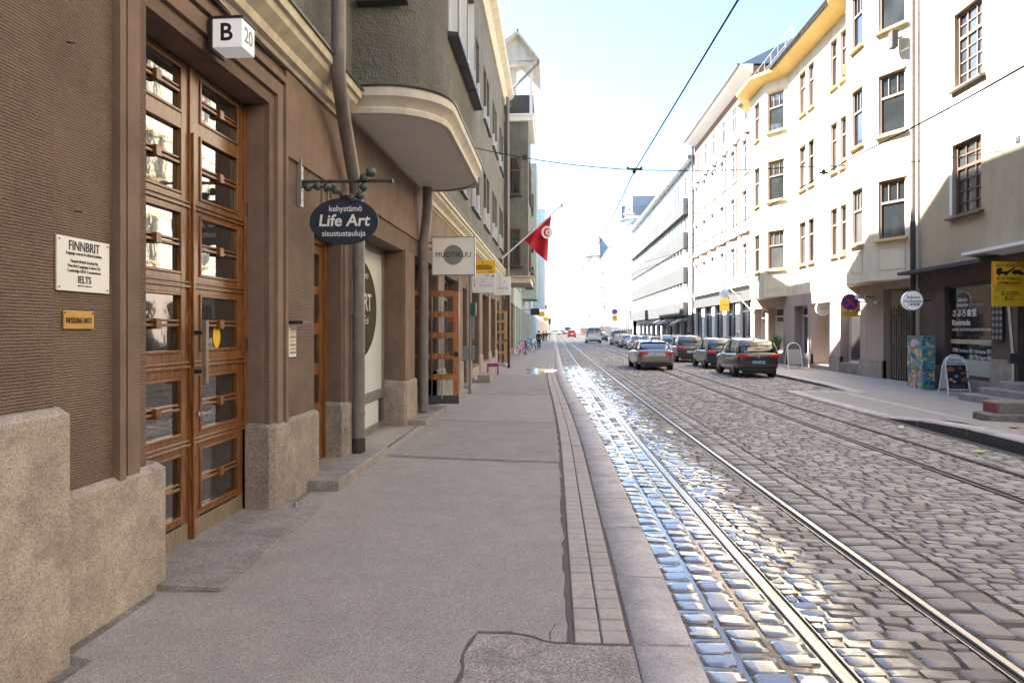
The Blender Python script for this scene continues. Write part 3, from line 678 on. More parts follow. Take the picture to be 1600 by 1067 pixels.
# further ground-floor openings: u0,u1,z0,z1
far_ops = [(16.9, 19.3, .55, 3.2, .35), (20.3, 21.3, 0, 3.1, .4), (22.4, 24.8, .6, 3.2, .35), (26.0, 28.4, .6, 3.2, .35), (29.5, 31.7, .6, 3.2, .35), (32.6, 34.2, -.05, 3.2, .5)]
mb = MB(); wall(mb, FL, 3.43, 36, -.1, ZC, gops + far_ops)
obj('ground_floor_wall', mb, M['comb'], B1)
# near pilaster, its unseen length behind the camera added to block sky light
mb = MB(); mb.box(-3.3, -2.62, -70, 3.43, -.1, 4.49)
obj('pilaster', mb, M['comb2'], B1)
# smooth plaster frieze above (2 cm proud)
mb = MB(); fbox(mb, FL, 6.79, 36, 3.62, ZC, .0, .03)
fbox(mb, FL, 3.43, 6.79, 4.48, 5.2, .0, .03); fbox(mb, FL, 8.3, 14.2, ZC + .001, 4.75, -.1, .029)
obj('frieze', mb, M['brown'], B1)
# stepped door frame mouldings: (dist from opening, width, w0,w1)
mb = MB()
for a, b, w in ((0.0, .09, -.05), (.09, .12, -.02), (.12, .25, .035), (.25, .29, .012), (.29, .35, .05)):
    for s in (0, 1):
        a_ = a if a else -.004
        u0, u1 = (D0 - b, D0 - a_) if s == 0 else (D1 + a_, D1 + b)
        fbox(mb, FL, u0, u1, -.05, 4.03 + b, -.28, w)
    fbox(mb, FL, D0 - a_ , D1 + a_, 4.03 + a_, 4.03 + b, -.285, w + .0007)
obj('door_surround', mb, M['brown'], B1)
# sunken geometric ornament beside the second door (raised fillets)
mb = MB(); oy = 8.0
for (a, b, c, d) in ((7.90, 7.93, 3.10, 3.58), (7.93, 8.10, 3.50, 3.53), (8.10, 8.13, 3.28, 3.53), (7.98, 8.10, 3.28, 3.31), (7.98, 8.01, 3.12, 3.28), (8.25, 8.28, 3.08, 3.58), (7.9, 8.25, 3.05, 3.08)):
    fbox(mb, FL, a, b, c, d, .0, .022)
obj('wall_ornament', mb, M['brown'], B1)
# pier fronts
for a, b in ((8.68, 9.12), (12.30, 13.25), (15.9, 16.9), (19.3, 20.3), (21.3, 22.4), (24.8, 26), (28.4, 29.5), (31.7, 32.6)):
    mb = MB(); fbox(mb, FL, a + .06, b - .06, .88, 3.3, .001, .03); obj('pier_panel', mb, M['brown'], B1)
# granite plinth blocks
def plinth(y0, y1, x1, z1, m=M['granite'], x0=-3.25, ch=.05):
    mb = MB()
    vs = [(x0, y0, -.1), (x1, y0, -.1), (x1, y1 - ch, -.1), (x1 - ch, y1, -.1), (x0, y1, -.1)]
    n = 5
    v2 = vs + [(a, b, z1 - .035) for a, b, _ in vs] + [(x0, y0, z1 + .04), (x1 - .05, y0, z1), (x1 - .05, y1 - ch - .03, z1), (x1 - ch - .04, y1 - .02, z1), (x0, y1 - .02, z1 + .04)]
    fs = [(i, (i + 1) % n, n + (i + 1) % n, n + i) for i in range(n)] + [(n + i, n + (i + 1) % n, 2 * n + (i + 1) % n, 2 * n + i) for i in range(n)] + [(10, 11, 12, 13, 14)]
    mb.add(v2, fs)
    return obj('stone_plinth', mb, m, B1)
def plinth2(y0, y1, x1, z1, m=M['granite2'], x0=-3.2, ch=.05):
    mb = MB(); vs = [(x0, y0, -.1), (x1 - ch, y0, -.1), (x1, y0 + ch, -.1), (x1, y1, -.1), (x0, y1, -.1)]; n = 5
    v2 = vs + [(a, b, z1 - .035) for a, b, _ in vs] + [(x0, y0 + .02, z1 + .04), (x1 - ch - .04, y0 + .02, z1), (x1 - .05, y0 + ch + .03, z1), (x1 - .05, y1, z1), (x0, y1, z1 + .04)]
    fs = [(i, (i + 1) % n, n + (i + 1) % n, n + i) for i in range(n)] + [(n + i, n + (i + 1) % n, 2 * n + (i + 1) % n, 2 * n + i) for i in range(n)] + [(10, 11, 12, 13, 14)]
    mb.add(v2, fs); return obj('stone_plinth', mb, m, B1)
plinth(-70, 3.48, -2.53, 1.44)
plinth(3.48, 4.62, -2.68, .93)
plinth2(6.40, 7.67, -2.68, .93)
for a, b in ((8.63, 9.12), (12.28, 13.25), (15.9, 16.8), (19.4, 20.2), (21.4, 22.3), (24.9, 25.9), (28.5, 29.4), (31.8, 32.5)): plinth2(a, b, -2.67, .90)
for a, b in ((16.9, 19.3), (22.4, 24.8), (26, 28.4), (29.5, 31.7)):
    mb = MB(); fbox(mb, FL, a - .08, b + .08, 0, .52, -.2, .02); obj('window_apron', mb, M['granite2'], B1)
# cornice over the ground floor, stepped profile
mb = MB()
prof = [(0, ZC), (.05, ZC), (.07, ZC + .03), (.12, ZC + .05), (.14, ZC + .12), (.24, ZC + .20), (.26, ZC + .26), (.30, ZC + .27), (.31, ZC + .36), (0, ZC + .37)]
def sweep_u(mb, prof, u0, u1, fr=FL):
    n = len(prof); vs = [fr.p(u0, z, w) for w, z in prof] + [fr.p(u1, z, w) for w, z in prof]
    return mb.add(vs, [(i, (i + 1) % n, n + (i + 1) % n, n + i) for i in range(n)] + [tuple(range(n)), tuple(range(n, 2 * n))])
sweep_u(mb, prof, -70, 8.55); sweep_u(mb, prof, 14.1, 36)
obj('cornice', mb, M['cornice'], B1)
mb = MB(); sweep_u(mb, [(0, ZC + .372), (.335, ZC + .362), (.34, ZC + .385), (0, ZC + .40)], -4, 8.55); sweep_u(mb, [(0, ZC + .372), (.335, ZC + .362), (.34, ZC + .385), (0, ZC + .40)], 14.1, 36)
obj('cornice_flashing', mb, M['pipedark'], B1)
# black cable under the cornice
mb = MB(); mb.tube([(XM + .035, y, ZC - .02 + .012 * math.sin(y * 3)) for y in [-2 + .5 * i for i in range(22)]], .008, 5)
obj('cable', mb, M['black'], B1)
# upper wall
FU = Fr((XM + .12, 0), (0, 1), (1, 0))
ups = []
for zs in (5.80, 9.75, 13.4):
    for k in range(8):
        y0 = 14.6 + 3.75 * k - .75
        if y0 + 2.9 > 36.2: continue
        if zs > 13: continue
        ups.append((y0 + .35, y0 + 1.35, zs, zs + 2.0, .22)); ups.append((y0 + 1.6, y0 + 2.6, zs, zs + 2.0, .22))
up_near = [(-12, -10.8, 6.0, 8.0, .2), (-7, -5.8, 6.0, 8.0, .2), (-2, -.8, 6.0, 8.0, .2), (.5, 1.6, 6.0, 8.0, .2), (2.6, 3.7, 6.0, 8.0, .2), (5.6, 6.7, 6.3, 8.3, .2)]
mb = MB(); wall(mb, FU, -70, 36, ZC + .3, 14.2, ups + up_near)  # runs unseen behind the camera, lengthened to block sky light
mb.quad(FU.p(36, 0, 0), FU.p(36, 0, -10), FU.p(36, 14.2, -10), FU.p(36, 14.2, 0)); mb.quad(FU.p(-70, 0, 0), FU.p(-70, 0, -10), FU.p(-70, 14.2, -10), FU.p(-70, 14.2, 0))
mb.quad(FU.p(-70, 0, -10), FU.p(36, 0, -10), FU.p(36, 14.2, -10), FU.p(-70, 14.2, -10))
obj('upper_wall', mb, M['green'], B1)
for o in ups + up_near: window(B1, FU, o[0], o[1], o[2], o[3], -.2, M['framebrown'], M['glass'], cols=2, rows=(.65,), fw=.07, sill=(M['pipedark'], .10, .06))
# white painted window reveals
for o in ups + up_near:
    mb = MB(); fbox(mb, FU, o[1] - .008, o[1] + .05, o[2] + .02, o[2] + .75, -.1, .010); obj('window_trim', mb, M['bluewhite'], B1)
# dark service strip / backing walls inside openings
mb = MB(); mb.quad((-6.5, 3, 0), (-6.5, 36, 0), (-6.5, 36, 4.4), (-6.5, 3, 4.4)); mb.quad((-6.5, 3, 3.5), (-3.6, 3, 3.5), (-3.6, 36, 3.5), (-6.5, 36, 3.5))
obj('interior_wall', mb, M['interior'], B1)
# roof: eaves cornice and unseen steep roof, made up to shade the right facades
mb = MB(); sweep_u(mb, [(0, 13.6), (.1, 13.6), (.25, 13.9), (.5, 14.05), (.52, 14.25), (0, 14.3)], -4, 36.1, FU)
obj('eaves_cornice', mb, M['cornice'], B1)
mb = MB(); x0, x1 = XM + .1, XM - 9.5
mb.add([(x0 - .2, -70, 14.3), (x0 - .2, 36, 14.3), (x1, 36, 14.3), (x1, -70, 14.3), (-6.5, -66, 24.7), (-6.5, 26.5, 24.7), (-6.5, 32, 21), (-6.5, 35.5, 15.5), (-9, 35.5, 15.5), (-9, 26.5, 24.7), (-9, -66, 24.7)],
       [(0, 1, 7, 6, 5, 4), (1, 2, 8, 7), (2, 3, 10, 9, 8), (3, 0, 4, 10), (4, 5, 9, 10), (5, 6, 7, 8, 9)])
obj('roof', mb, M['roof'], B1)
# ---- bay (oriel) with rounded corners
def bay_outline(off=0.0, y0=8.75, y1=13.75, xf=-1.50, r=.85, n=8):
    y0 -= off; y1 += off; xf += off; pts = [(XM + .1, y0)]
    for i in range(n + 1):
        a = -math.pi / 2 + (math.pi / 2) * i / n; pts.append((xf - r + r * math.cos(a), y0 + r + r * math.sin(a)))
    for i in range(n + 1):
        a = (math.pi / 2) * i / n; pts.append((xf - r + r * math.cos(a), y1 - r + r * math.sin(a)))
    pts.append((XM + .1, y1)); return pts
def bay_sweep(prof, closed=True, **k):
    mb = MB(); rings = [bay_outline(o) for o, z in prof]; m = len(rings[0]); vs = []
    for rg, (o, z) in zip(rings, prof): vs += [(a, b, z) for a, b in rg]
    return mb.add(vs, [(i * m + j, i * m + j + 1, (i + 1) * m + j + 1, (i + 1) * m + j) for i in range(len(prof) - 1) for j in range(m - 1)])
FB = Fr((-1.50, 0), (0, 1), (1, 0))
bops = [(a, a + .92, z, z + 1.9, .2) for z in (6.1, 9.9) for a in (9.66, 10.80, 11.92)]
bm = MB(); ring = bay_outline(0); nn_ = len(ring)
for seg in (ring[:10], ring[10:]):
    k_ = len(seg); bm.add([(a, b, 5.02) for a, b in seg] + [(a, b, 14.2) for a, b in seg], [(j, j + 1, k_ + j + 1, k_ + j) for j in range(k_ - 1)])
wall(bm, FB, ring[9][1], ring[10][1], 5.02, 14.2, bops)
bay = obj('bay', bm, M['green'], B1, smooth=30)
mb = bay_sweep([(-.02, 4.64), (.05, 4.64), (.06, 4.70), (.04, 4.73), (.08, 4.80), (.13, 4.84), (.13, 4.96), (.02, 4.99)])
ol = bay_outline(-.02)
obj('bay_cornice', mb, M['palecornice'], bay, smooth=35)
mb = MB(); mb.add([(a, b, 4.66) for a, b in ol], [tuple(range(len(ol)))]); obj('bay_soffit', mb, M['soffit'], bay)
mb = bay_sweep([(.145, 4.955), (.15, 4.975), (-.01, 5.03)]); obj('bay_flashing', mb, M['pipedark'], bay, smooth=35)
FB = Fr((-1.50, 0), (0, 1), (1, 0))
for o in bops:
    window(B1, FB, o[0], o[1], o[2], o[3], -.18, M['bluewhite'], M['glass'], cols=2, rows=(.65,), fw=.08, sill=(M['pipedark'], .16, .06))
    mb = MB(); fbox(mb, FB, o[1] - .006, o[1] - .001, o[2] + .01, o[3] - .01, -.12, .004); obj('window_trim', mb, M['bluewhite'], bay)
# the near face of the bay: a window with a dark sill
FN = Fr((0, 8.75), (1, 0), (0, -1))
window(B1, FN, -2.45, -1.95, 6.15, 8.0, 0, M['framewhite'], M['glass'], cols=1, rows=(.65,), fw=.06, sill=(M['pipedark'], .14, .08))

# ---- entrance door with glazed leaves
XD = -3.03; FD = Fr((XD, 0), (0, 1), (1, 0))
rows = [(3.58, 3.96), (2.93, 3.47), (2.29, 2.80), (1.66, 2.14), (.99, 1.46), (.33, .85)]
dr = MB(); leaves = [(4.50, 5.42), (5.48, 6.40)]
fbox(dr, FD, 4.44, 4.50, .06, 4.03, -.02, .07); fbox(dr, FD, 6.40, 6.44, .06, 4.03, -.02, .07)
for (a, b) in leaves:
    st = .11
    fbox(dr, FD, a, a + st, .10, 4.0, 0, .045); fbox(dr, FD, b - st, b, .10, 4.0, 0, .045)
    zz = [.28] + [z for r in rows[::-1] for z in r] + [4.0]
    for i in range(0, len(zz) - 1, 2): fbox(dr, FD, a + st, b - st, zz[i], zz[i + 1], 0, .044)
    for (z0, z1) in rows:     # glazing beads
        for (p, q, r_, s_) in ((a + st, a + st + .022, z0, z1), (b - st - .022, b - st, z0, z1), (a + st + .022, b - st - .022, z0, z0 + .022), (a + st + .022, b - st - .022, z1 - .022, z1)):
            fbox(dr, FD, p, q, r_, s_, .018, .058)
        zm = (z0 + z1) / 2      # double bar with a block in the middle
        fbox(dr, FD, a + st + .022, b - st - .022, zm - .032, zm - .008, .018, .05); fbox(dr, FD, a + st + .022, b - st - .022, zm + .008, zm + .026, .018, .045)
        fbox(dr, FD, (a + b) / 2 - .035, (a + b) / 2 + .035, zm - .05, zm + .03, .02, .072)
    for zc in (2.215, .92, 2.865, 1.56): fbox(dr, FD, a - .002, b + .002, zc - .03, zc - .008, .0, .066); fbox(dr, FD, a - .002, b + .002, zc + .008, zc + .024, .0, .060)
fbox(dr, FD, 5.415, 5.485, .10, 4.0, .0, .062); fbox(dr, FD, 5.435, 5.465, .10, 3.46, .062, .082)
door = obj('entrance_door', dr, M['wood'], B1, bevel=.004)
kp = MB()
for (a, b) in leaves: fbox(kp, FD, a + .02, b - .02, .10, .27, .045, .05)
fbox(kp, FD, 4.5, 6.4, .05, .10, .0, .075)
obj('kick_plate', kp, M['woodweather'], door)
for (a, b) in leaves:
    for (z0, z1) in rows:
        p = MB(); zt = random.uniform(-.003, .003)
        p.quad(FD.p(a + .1, z0 - .01, .02 + zt), FD.p(b - .1, z0 - .01, .02), FD.p(b - .1, z1 + .01, .02 - zt), FD.p(a + .1, z1 + .01, .02 + zt * .5)); obj('door_pane', p, M['glasswavy'], door)
h = MB(); fbox(h, FD, 5.43, 5.475, 1.40, 1.92, .15, .19)
obj('door_handle', h, M['woodweather'], door, bevel=.004)
for zb in (1.48, 1.80):
    h = MB(); fbox(h, FD, 5.44, 5.465, zb + .005, zb + .035, .0625, .15); fbox(h, FD, 5.49, 5.57, zb, zb + .04, .0455, .060); obj('handle_bracket', h, M['black'], door)
h = MB(); h.disc((XD + .063, 5.545, 1.14), .022, .02, 'x', 14); obj('door_lock', h, M['chrome'], door)
h = MB(); h.disc((XD + .024, 5.93, 1.78), .065, .003, 'x', 20, .10); obj('door_sticker', h, M['yellow'], door)
for z in (3.0, 1.7, .6):
    h = MB(); h.tube([(XD + .075, 6.415, z - .06), (XD + .075, 6.415, z + .06)], .011, 8); obj('hinge', h, M['black'], door)
# ---- second narrow wooden door
X2 = -3.0; F2 = Fr((X2, 0), (0, 1), (1, 0)); dr = MB()
fbox(dr, F2, 7.67, 7.75, .2, 3.0, 0, .07); fbox(dr, F2, 8.6, 8.68, .2, 3.0, 0, .07); fbox(dr, F2, 7.75, 8.6, 2.9, 3.0, 0, .07)
fbox(dr, F2, 7.75, 7.88, .2, 2.9, 0, .045); fbox(dr, F2, 8.46, 8.6, .2, 2.9, 0, .045)
zz = [(.2, .42), (.78, .92), (1.28, 1.42), (1.78, 1.92), (2.28, 2.38), (2.78, 2.9)]
for a, b in zz: fbox(dr, F2, 7.88, 8.46, a, b, 0, .044)
d2 = obj('shop_door', dr, M['wood'], B1, bevel=.004)
for i in range(5):
    p = MB(); p.quad(F2.p(7.87, zz[i][1] - .01, .02), F2.p(8.47, zz[i][1] - .01, .02), F2.p(8.47, zz[i + 1][0] + .01, .02), F2.p(7.87, zz[i + 1][0] + .01, .02)); obj('door_pane', p, M['glasswavy'], d2)
# ---- shop window with white film and the dark round decal
XW = -3.14; FW = Fr((XW, 0), (0, 1), (1, 0)); mb = MB()
for (a, b, c, d) in ((W0, W1, 3.18, 3.28), (W0, W0 + .08, .1, 3.18), (W1 - .07, W1, .1, 3.18), (W0 + .08, W1 - .07, .62, .78), (W0 + .08, W1 - .07, .08, .2)): fbox(mb, FW, a, b, c, d, 0, .06)
sw = obj('shop_window', mb, M['pipe'], B1, bevel=.004)
p = MB(); p.quad(FW.p(W0 + .07, .77, .02), FW.p(W1 - .06, .77, .02), FW.p(W1 - .06, 3.19, .02), FW.p(W0 + .07, 3.19, .02)); p.quad(FW.p(W0 + .07, .19, .02), FW.p(W1 - .3, .19, .02), FW.p(W1 - .3, .63, .02), FW.p(W0 + .07, .63, .02)); obj('frosted_pane', p, M['film'], sw)
p = MB(); n = 40; cyy, czz = 10.75, 2.18
p.add([FW.p(cyy + 1.12 * math.cos(2 * math.pi * k / n), czz + .82 * math.sin(2 * math.pi * k / n), .024) for k in range(n)], [tuple(range(n))]); obj('round_decal', p, M['filmdark'], sw)
text('LIFE ART', .40, M['cornice'], sw, (XW + .028, 10.75, 2.28), FXP, bold=.008)
text('kehystämö', .17, M['cornice'], sw, (XW + .028, 10.95, 2.74), FXP)
text('www.lifeart.fi', .16, M['cornice'], sw, (XW + .028, 10.9, 1.98), FXP)
mb = MB()
for a, b in ((9.12, 12.3),): mb.quad((-3.6, a - .3, 0), (-3.6, b + .3, 0), (-3.6, b + .3, 3.4), (-3.6, a - .3, 3.4))
# ---- Muotikuu entrance (recess) glazed screen and further shop windows
XG = -3.22; FG = Fr((XG, 0), (0, 1), (1, 0)); mb = MB()
for (a, b, c, d) in ((G0, G1, 3.2, 3.3), (G0, G0 + .08, .1, 3.2), (G1 - .08, G1, .1, 3.2), (14.45, 14.55, .1, 3.2), (14.55, G1 - .08, .1, .5), (G0 + .08, G1 - .08, 2.62, 2.72)): fbox(mb, FG, a, b, c, d, 0, .07)
sw = obj('shop_window', mb, M['wood'], B1, bevel=.004)
p = MB(); p.quad(FG.p(G0 + .05, .1, .03), FG.p(G1 - .05, .1, .03), FG.p(G1 - .05, 3.25, .03), FG.p(G0 + .05, 3.25, .03)); obj('pane', p, M['glass'], sw)
for (a, b, c, d, e) in far_ops:
    window(B1, FL, a, b, c, d, -e + .02, M['pipe'] if c > .1 else M['wood2'], M['glass'], cols=2, rows=(.8,), fw=.09, lowcols=1 if c > .1 else 2)
# downpipes
def downpipe(pts, r, m, par, br=(), label=None):
    mb = MB(); mb.tube(pts, r, 16)
    for z in br: 
        x, y = pts[-1][0], pts[-1][1]; mb.tube([(x, y, z - .015), (x, y, z + .015)], r * 1.15, 16); mb.box(x - r - .12, x - r * .8, y - .012, y + .012, z - .012, z + .012)
    o = obj('downpipe', mb, m, par, smooth=40)
    if label: o['label'] = label
    return o
py = 8.98
downpipe([(-2.38, 7.44, 9), (-2.38, 7.44, 4.95), (-2.40, 7.48, 4.78), (-2.44, 7.68, 4.58), (-2.50, 8.0, 4.40), (-2.57, 8.72, 3.72), (-2.60, 8.93, 3.45), (-2.60, py, 3.2), (-2.60, py, .32)], .082, M['pipe'], B1, br=(3.15, 2.02, .72))
mb = MB(); mb.tube([(-2.60, py, .40), (-2.60, py, .22)], .092, 16); obj('pipe_shoe', mb, M['pipedark'], B1, smooth=40)
downpipe([(-2.50, 13.45, 4.66), (-2.50, 13.45, 4.3), (-2.56, 13.55, 3.9), (-2.62, 13.62, 3.5), (-2.62, 13.62, .2)], .10, M['pipe'], B1, br=(3.2, 2.2, 1.3))
downpipe([(-2.35, 34.9, 13.7), (-2.35, 34.9, .1)], .09, M['pipe'], B1, br=(9, 5, 3))
# entrance steps and slab
def step(y0, y1, x1, z, name='entrance_step', m=M['slab'], x0=-3.25, zb=-.1):
    mb = MB(); mb.bbox(x0, x1, y0, y1, zb, z, .008); return obj(name, mb, m, B1)
step(7.32, 9.55, -2.34, .20); step(12.42, 14.75, -2.34, .18)
mb = MB(); mb.add([(-3.1, 4.47, .075), (-2.24, 4.47, .085), (-2.30, 6.72, .088), (-2.66, 6.72, .1), (-2.66, 6.40, .1), (-3.1, 6.4, .105), (-3.1, 4.47, .13), (-2.24, 4.47, .11), (-2.30, 6.72, .11), (-2.66, 6.72, .118), (-2.66, 6.40, .12), (-3.1, 6.4, .13)],
    [(6, 7, 8, 9, 10, 11), (0, 1, 7, 6), (1, 2, 8, 7), (2, 3, 9, 8)]); obj('threshold_slab', mb, M['slab'], B1)
step(32.5, 34.3, -2.3, .17); step(20.2, 21.4, -2.45, .16)
# hatch frame in the pavement by the shop window
mb = MB(); mb.box(-3.2, -2.48, 9.56, 9.585, .07, .092); mb.box(-2.49, -2.465, 9.56, 12.38, .07, .092); obj('hatch_rim', mb, M['steel'], B1)
mb = MB(); mb.tube([(-2.52, 6.56, .08), (-2.52, 6.56, .15)], .022, 10); mb.tube([(-2.52, 6.56, .15), (-2.52, 6.56, .17)], .012, 8); mb.disc((-2.52, 6.56, .105), .028, .03, 'z', 12)
tag(obj('survey_bolt', mb, M['chrome'], smooth=40), 'small metal bolt standing at the foot of the granite block right of the entrance door', 'bolt')
# ================================================================== RIGHT SIDE
XR = 11.7
def FRr(x): return Fr((x, 0), (0, 1), (-1, 0))         # u = Y, outwards = -X
FR = FRr(XR)
def shell(mb, fr, u0, u1, z0, z1, depth=11.):          # end walls and back of a building
    mb.quad(fr.p(u0, z0), fr.p(u0, z0, -depth), fr.p(u0, z1, -depth), fr.p(u0, z1)); mb.quad(fr.p(u1, z0), fr.p(u1, z1), fr.p(u1, z1, -depth), fr.p(u1, z0, -depth))
    mb.quad(fr.p(u0, z0, -depth), fr.p(u1, z0, -depth), fr.p(u1, z1, -depth), fr.p(u0, z1, -depth))
def gable_roof(fr, u0, u1, z, h, depth=11., over=.4, m=None, par=None):
    mb = MB()
    mb.add([fr.p(u0, z, over), fr.p(u1, z, over), fr.p(u1, z + h, -depth / 2), fr.p(u0, z + h, -depth / 2), fr.p(u1, z, -depth), fr.p(u0, z, -depth)], [(0, 1, 2, 3), (3, 2, 4, 5), (0, 3, 5), (1, 4, 2), (0, 5, 4, 1)])
    return obj('roof', mb, m or M['roof'], par)

# ---- restaurant building -----------------------------------------------------
BR = thing('restaurant_building', 'ochre roughcast building with a dark brown restaurant front at the right edge', 'building', (XR, 16, 0), 'buildings on the right side')
ye = Yw(1437, XR)
zf = 3.75
A0, A1 = Yw(1549, XR), Yw(1476, XR)
y_w0, y_w1 = Yw(1533, XR), Yw(1488, XR)
ops = [(A0, A1, .45, 3.12, .22), (15.9, 18.0, .5, 3.0, .5), (9.5, 14.4, .8, 3.1, .25)]
mb = MB(); wall(mb, FR, -70, ye, -.2, zf, ops); obj('ground_floor_wall', mb, M['browndark'], BR)  # carried on unseen behind the camera to cut sky light
for a, b in ((7, 9.4), (14.5, 15.8), (18.1, A0 - .0), (A1, ye - .02)):
    mb = MB(); fbox(mb, FR, a, b, -.1, 1.05 if a < 20 else .75, -.05, .05); obj('stone_base', mb, M['slab'], BR)
mb = MB(); fbox(mb, FR, A0, A1, -.1, .43, -.05, .06); obj('stone_base', mb, M['slab'], BR)
mb = MB(); fbox(mb, FR, 9.4, 14.5, -.1, .78, -.05, .04); obj('stone_base', mb, M['slab'], BR)
mb = MB(); fbox(mb, FR, 7, ye, 3.15, zf - .01, .002, .05); obj('fascia', mb, M['browndark'], BR)
uo = [(y_w0, y_w1, 5.15, 7.22, .2), (y_w0 - .05, y_w1 - .1, 8.85, 11.0, .2), (13.6, 15.1, 5.15, 7.22, .2), (13.6, 15.1, 8.85, 11.0, .2), (9.5, 11, 5.15, 7.22, .2), (9.5, 11, 8.85, 11.0, .2)]
for o in list(uo[:2]): uo.append((o[0], o[1], 12.5, 14.3, .2))
mb = MB(); wall(mb, FR, -70, ye, zf, 17.5, uo); shell(mb, FR, -70, ye, -.2, 17.5); obj('upper_wall', mb, M['ochre'], BR)
for k, o in enumerate(uo):
    window(BR, FR, *o[:4], -.18, M['framebrown'] if k != 1 else M['framebeige'], M['glasslight'] if k < 2 else M['glass'], cols=3, rows=(.66,), fw=.08, uprows=2, lowrows=4, lowcols=3, mun=.04, sill=(M['framebrown'] if k != 1 else M['framebeige'], .16, .14))
mb = MB(); fbox(mb, FR, y_w0 - .12, y_w1 + .14, 7.3, 8.6, .001, .006); obj('repair_patch', mb, M['bluewhite'], BR)
mb = MB(); fbox(mb, FR, y_w1 + .001, y_w1 + .14, 5.2, 7.28, .001, .006); obj('reveal_strip', mb, M['bluewhite'], BR)
for zz in (6.55, 10.3):
    mb = MB(); fbox(mb, FR, 17.9, 18.05, zz, zz + .16, .001, .02); obj('air_vent', mb, M['darkgrey'], BR)
gable_roof(FR, -70, ye, 17.5, 3, par=BR)
mb = MB(); mb.add([FR.p(A0 - .4, 3.80, 0), FR.p(ye + .3, 3.78, 0), FR.p(ye + .3, 3.68, .55), FR.p(A0 - .4, 3.70, .55), FR.p(A0 - .4, 3.62, 0), FR.p(ye + .3, 3.60, 0), FR.p(ye + .3, 3.58, .55), FR.p(A0 - .4, 3.60, .55)], [(0, 1, 2, 3), (4, 7, 6, 5), (3, 2, 6, 7), (0, 3, 7, 4), (1, 5, 6, 2)]); obj('canopy', mb, M['greypanel'], BR)
mb = MB(); mb.add([FR.p(7, 4.15, 0), FR.p(A0 + .3, 4.02, 0), FR.p(A0 + .3, 3.92, .6), FR.p(7, 4.05, .6), FR.p(7, 3.85, 0), FR.p(A0 + .3, 3.76, 0), FR.p(A0 + .3, 3.84, .6), FR.p(7, 3.95, .6)], [(0, 1, 2, 3), (4, 7, 6, 5), (3, 2, 6, 7), (0, 3, 7, 4), (1, 5, 6, 2)]); obj('canopy', mb, M['white'], BR)
# restaurant window
sw = MB()
for (a, b, c, d) in ((A0, A0 + .06, .45, 3.12), (A1 - .06, A1, .45, 3.12), (A0 + .06, A1 - .06, 3.06, 3.12), (A0 + .06, A1 - .06, .45, .50)): fbox(sw, FR, a, b, c, d, -.2, -.12)
swo = obj('restaurant_window', sw, M['darkgrey'], BR)
mb = MB(); mb.quad(FR.p(A0 + .03, .47, -.17), FR.p(A1 - .03, .47, -.17), FR.p(A1 - .03, 3.09, -.17), FR.p(A0 + .03, 3.09, -.17)); obj('pane', mb, M['glass'], swo)
mb = MB(); fbox(mb, FR, A0 + .07, A1 - .07, 1.42, 1.55, -.168, -.14); obj('ledge', mb, M['ochre'], swo)
mb = MB(); mb.quad(FR.p(A0 + .07, .52, -.164), FR.p(A1 - .07, .52, -.164), FR.p(A1 - .07, .98, -.164), FR.p(A0 + .07, .98, -.164)); obj('pale_film', mb, M['palegreen'], swo)
yt = (A0 + A1) / 2; xt = XR + .155
def wt(s, sz, y, z, bold=0, sx=1.0, al='LEFT', m='signwhite'): text(s, sz, M[m], swo, (xt, y, z), FXN, bold=bold, sx=sx, align=al)
mb = MB(); mb.disc((XR + .158, A1 - .62, 2.62), .30, .004, 'x', 26, .30); obj('round_decal', mb, M['darkgrey'], swo)
wt('Saburo', .17, A1 - .62, 2.70, .002, 1, 'CENTER'); wt('Shokudou', .14, A1 - .62, 2.55, .002, 1, 'CENTER')
wt('さぶろ食堂', .24, A1 - .10, 2.30, .004); wt('Ravintola', .24, A1 - .10, 2.03, .003); wt('SABURO SHOKUDOU JAPANESE RESTAURANT', .105, A1 - .10, 1.83, 0, .9)
wt('丼物 Donburi', .14, A1 - .12, 1.22); wt('焼 Yakimono', .14, A1 - .95, 1.22); wt('餃子 Gyoza', .14, A1 - 1.75, 1.22)
wt('麺 Ramen', .14, A1 - .12, 1.02); wt('揚げ物 Agemono', .14, A1 - .95, 1.05); wt('寿司 Sushi', .14, A1 - 1.75, 1.05)
# door and second window
for o, m in ((ops[1], 'glass'), (ops[2], 'glass')): window(BR, FR, *o[:4], -o[4] + .03, M['navy'], M[m], cols=2, rows=(.85,), fw=.08)
# menu board
mbd = MB(); fbox(mbd, FR, Yw(1571, XR), Yw(1553, XR), 1.55, 2.55, .052, .07)
mo = obj('menu_board', mbd, M['ink'], BR)
mm = MB(); rnd = random.Random(4); ym0, ym1 = Yw(1571, XR), Yw(1553, XR)
for i in range(6):
    for j in range(3): 
        yy_, zz_ = ym0 + (ym1 - ym0) * (j + .5) / 3, 1.63 + .165 * i; mm = MB(); mm.disc((XR - .072, yy_, zz_), .055, .003, 'x', 10); obj('menu_picture', mm, M['signgrey'], mo)
text('MENU', .07, M['signwhite'], mo, (XR - .073, (ym0 + ym1) / 2, 2.50), FXN)
# entrance steps
for (a, b, w, z) in ((15.4, 18.5, 1.15, .19), (15.6, 18.25, .80, .36), (15.8, 18.05, .45, .53)):
    mb = MB(); c = [FR.p(a, 0, 0), FR.p(b, 0, w)]; mb.bbox(XR - w, XR + .1, a, b, -.1, z, .015); obj('entrance_step', mb, M['slab'], BR)
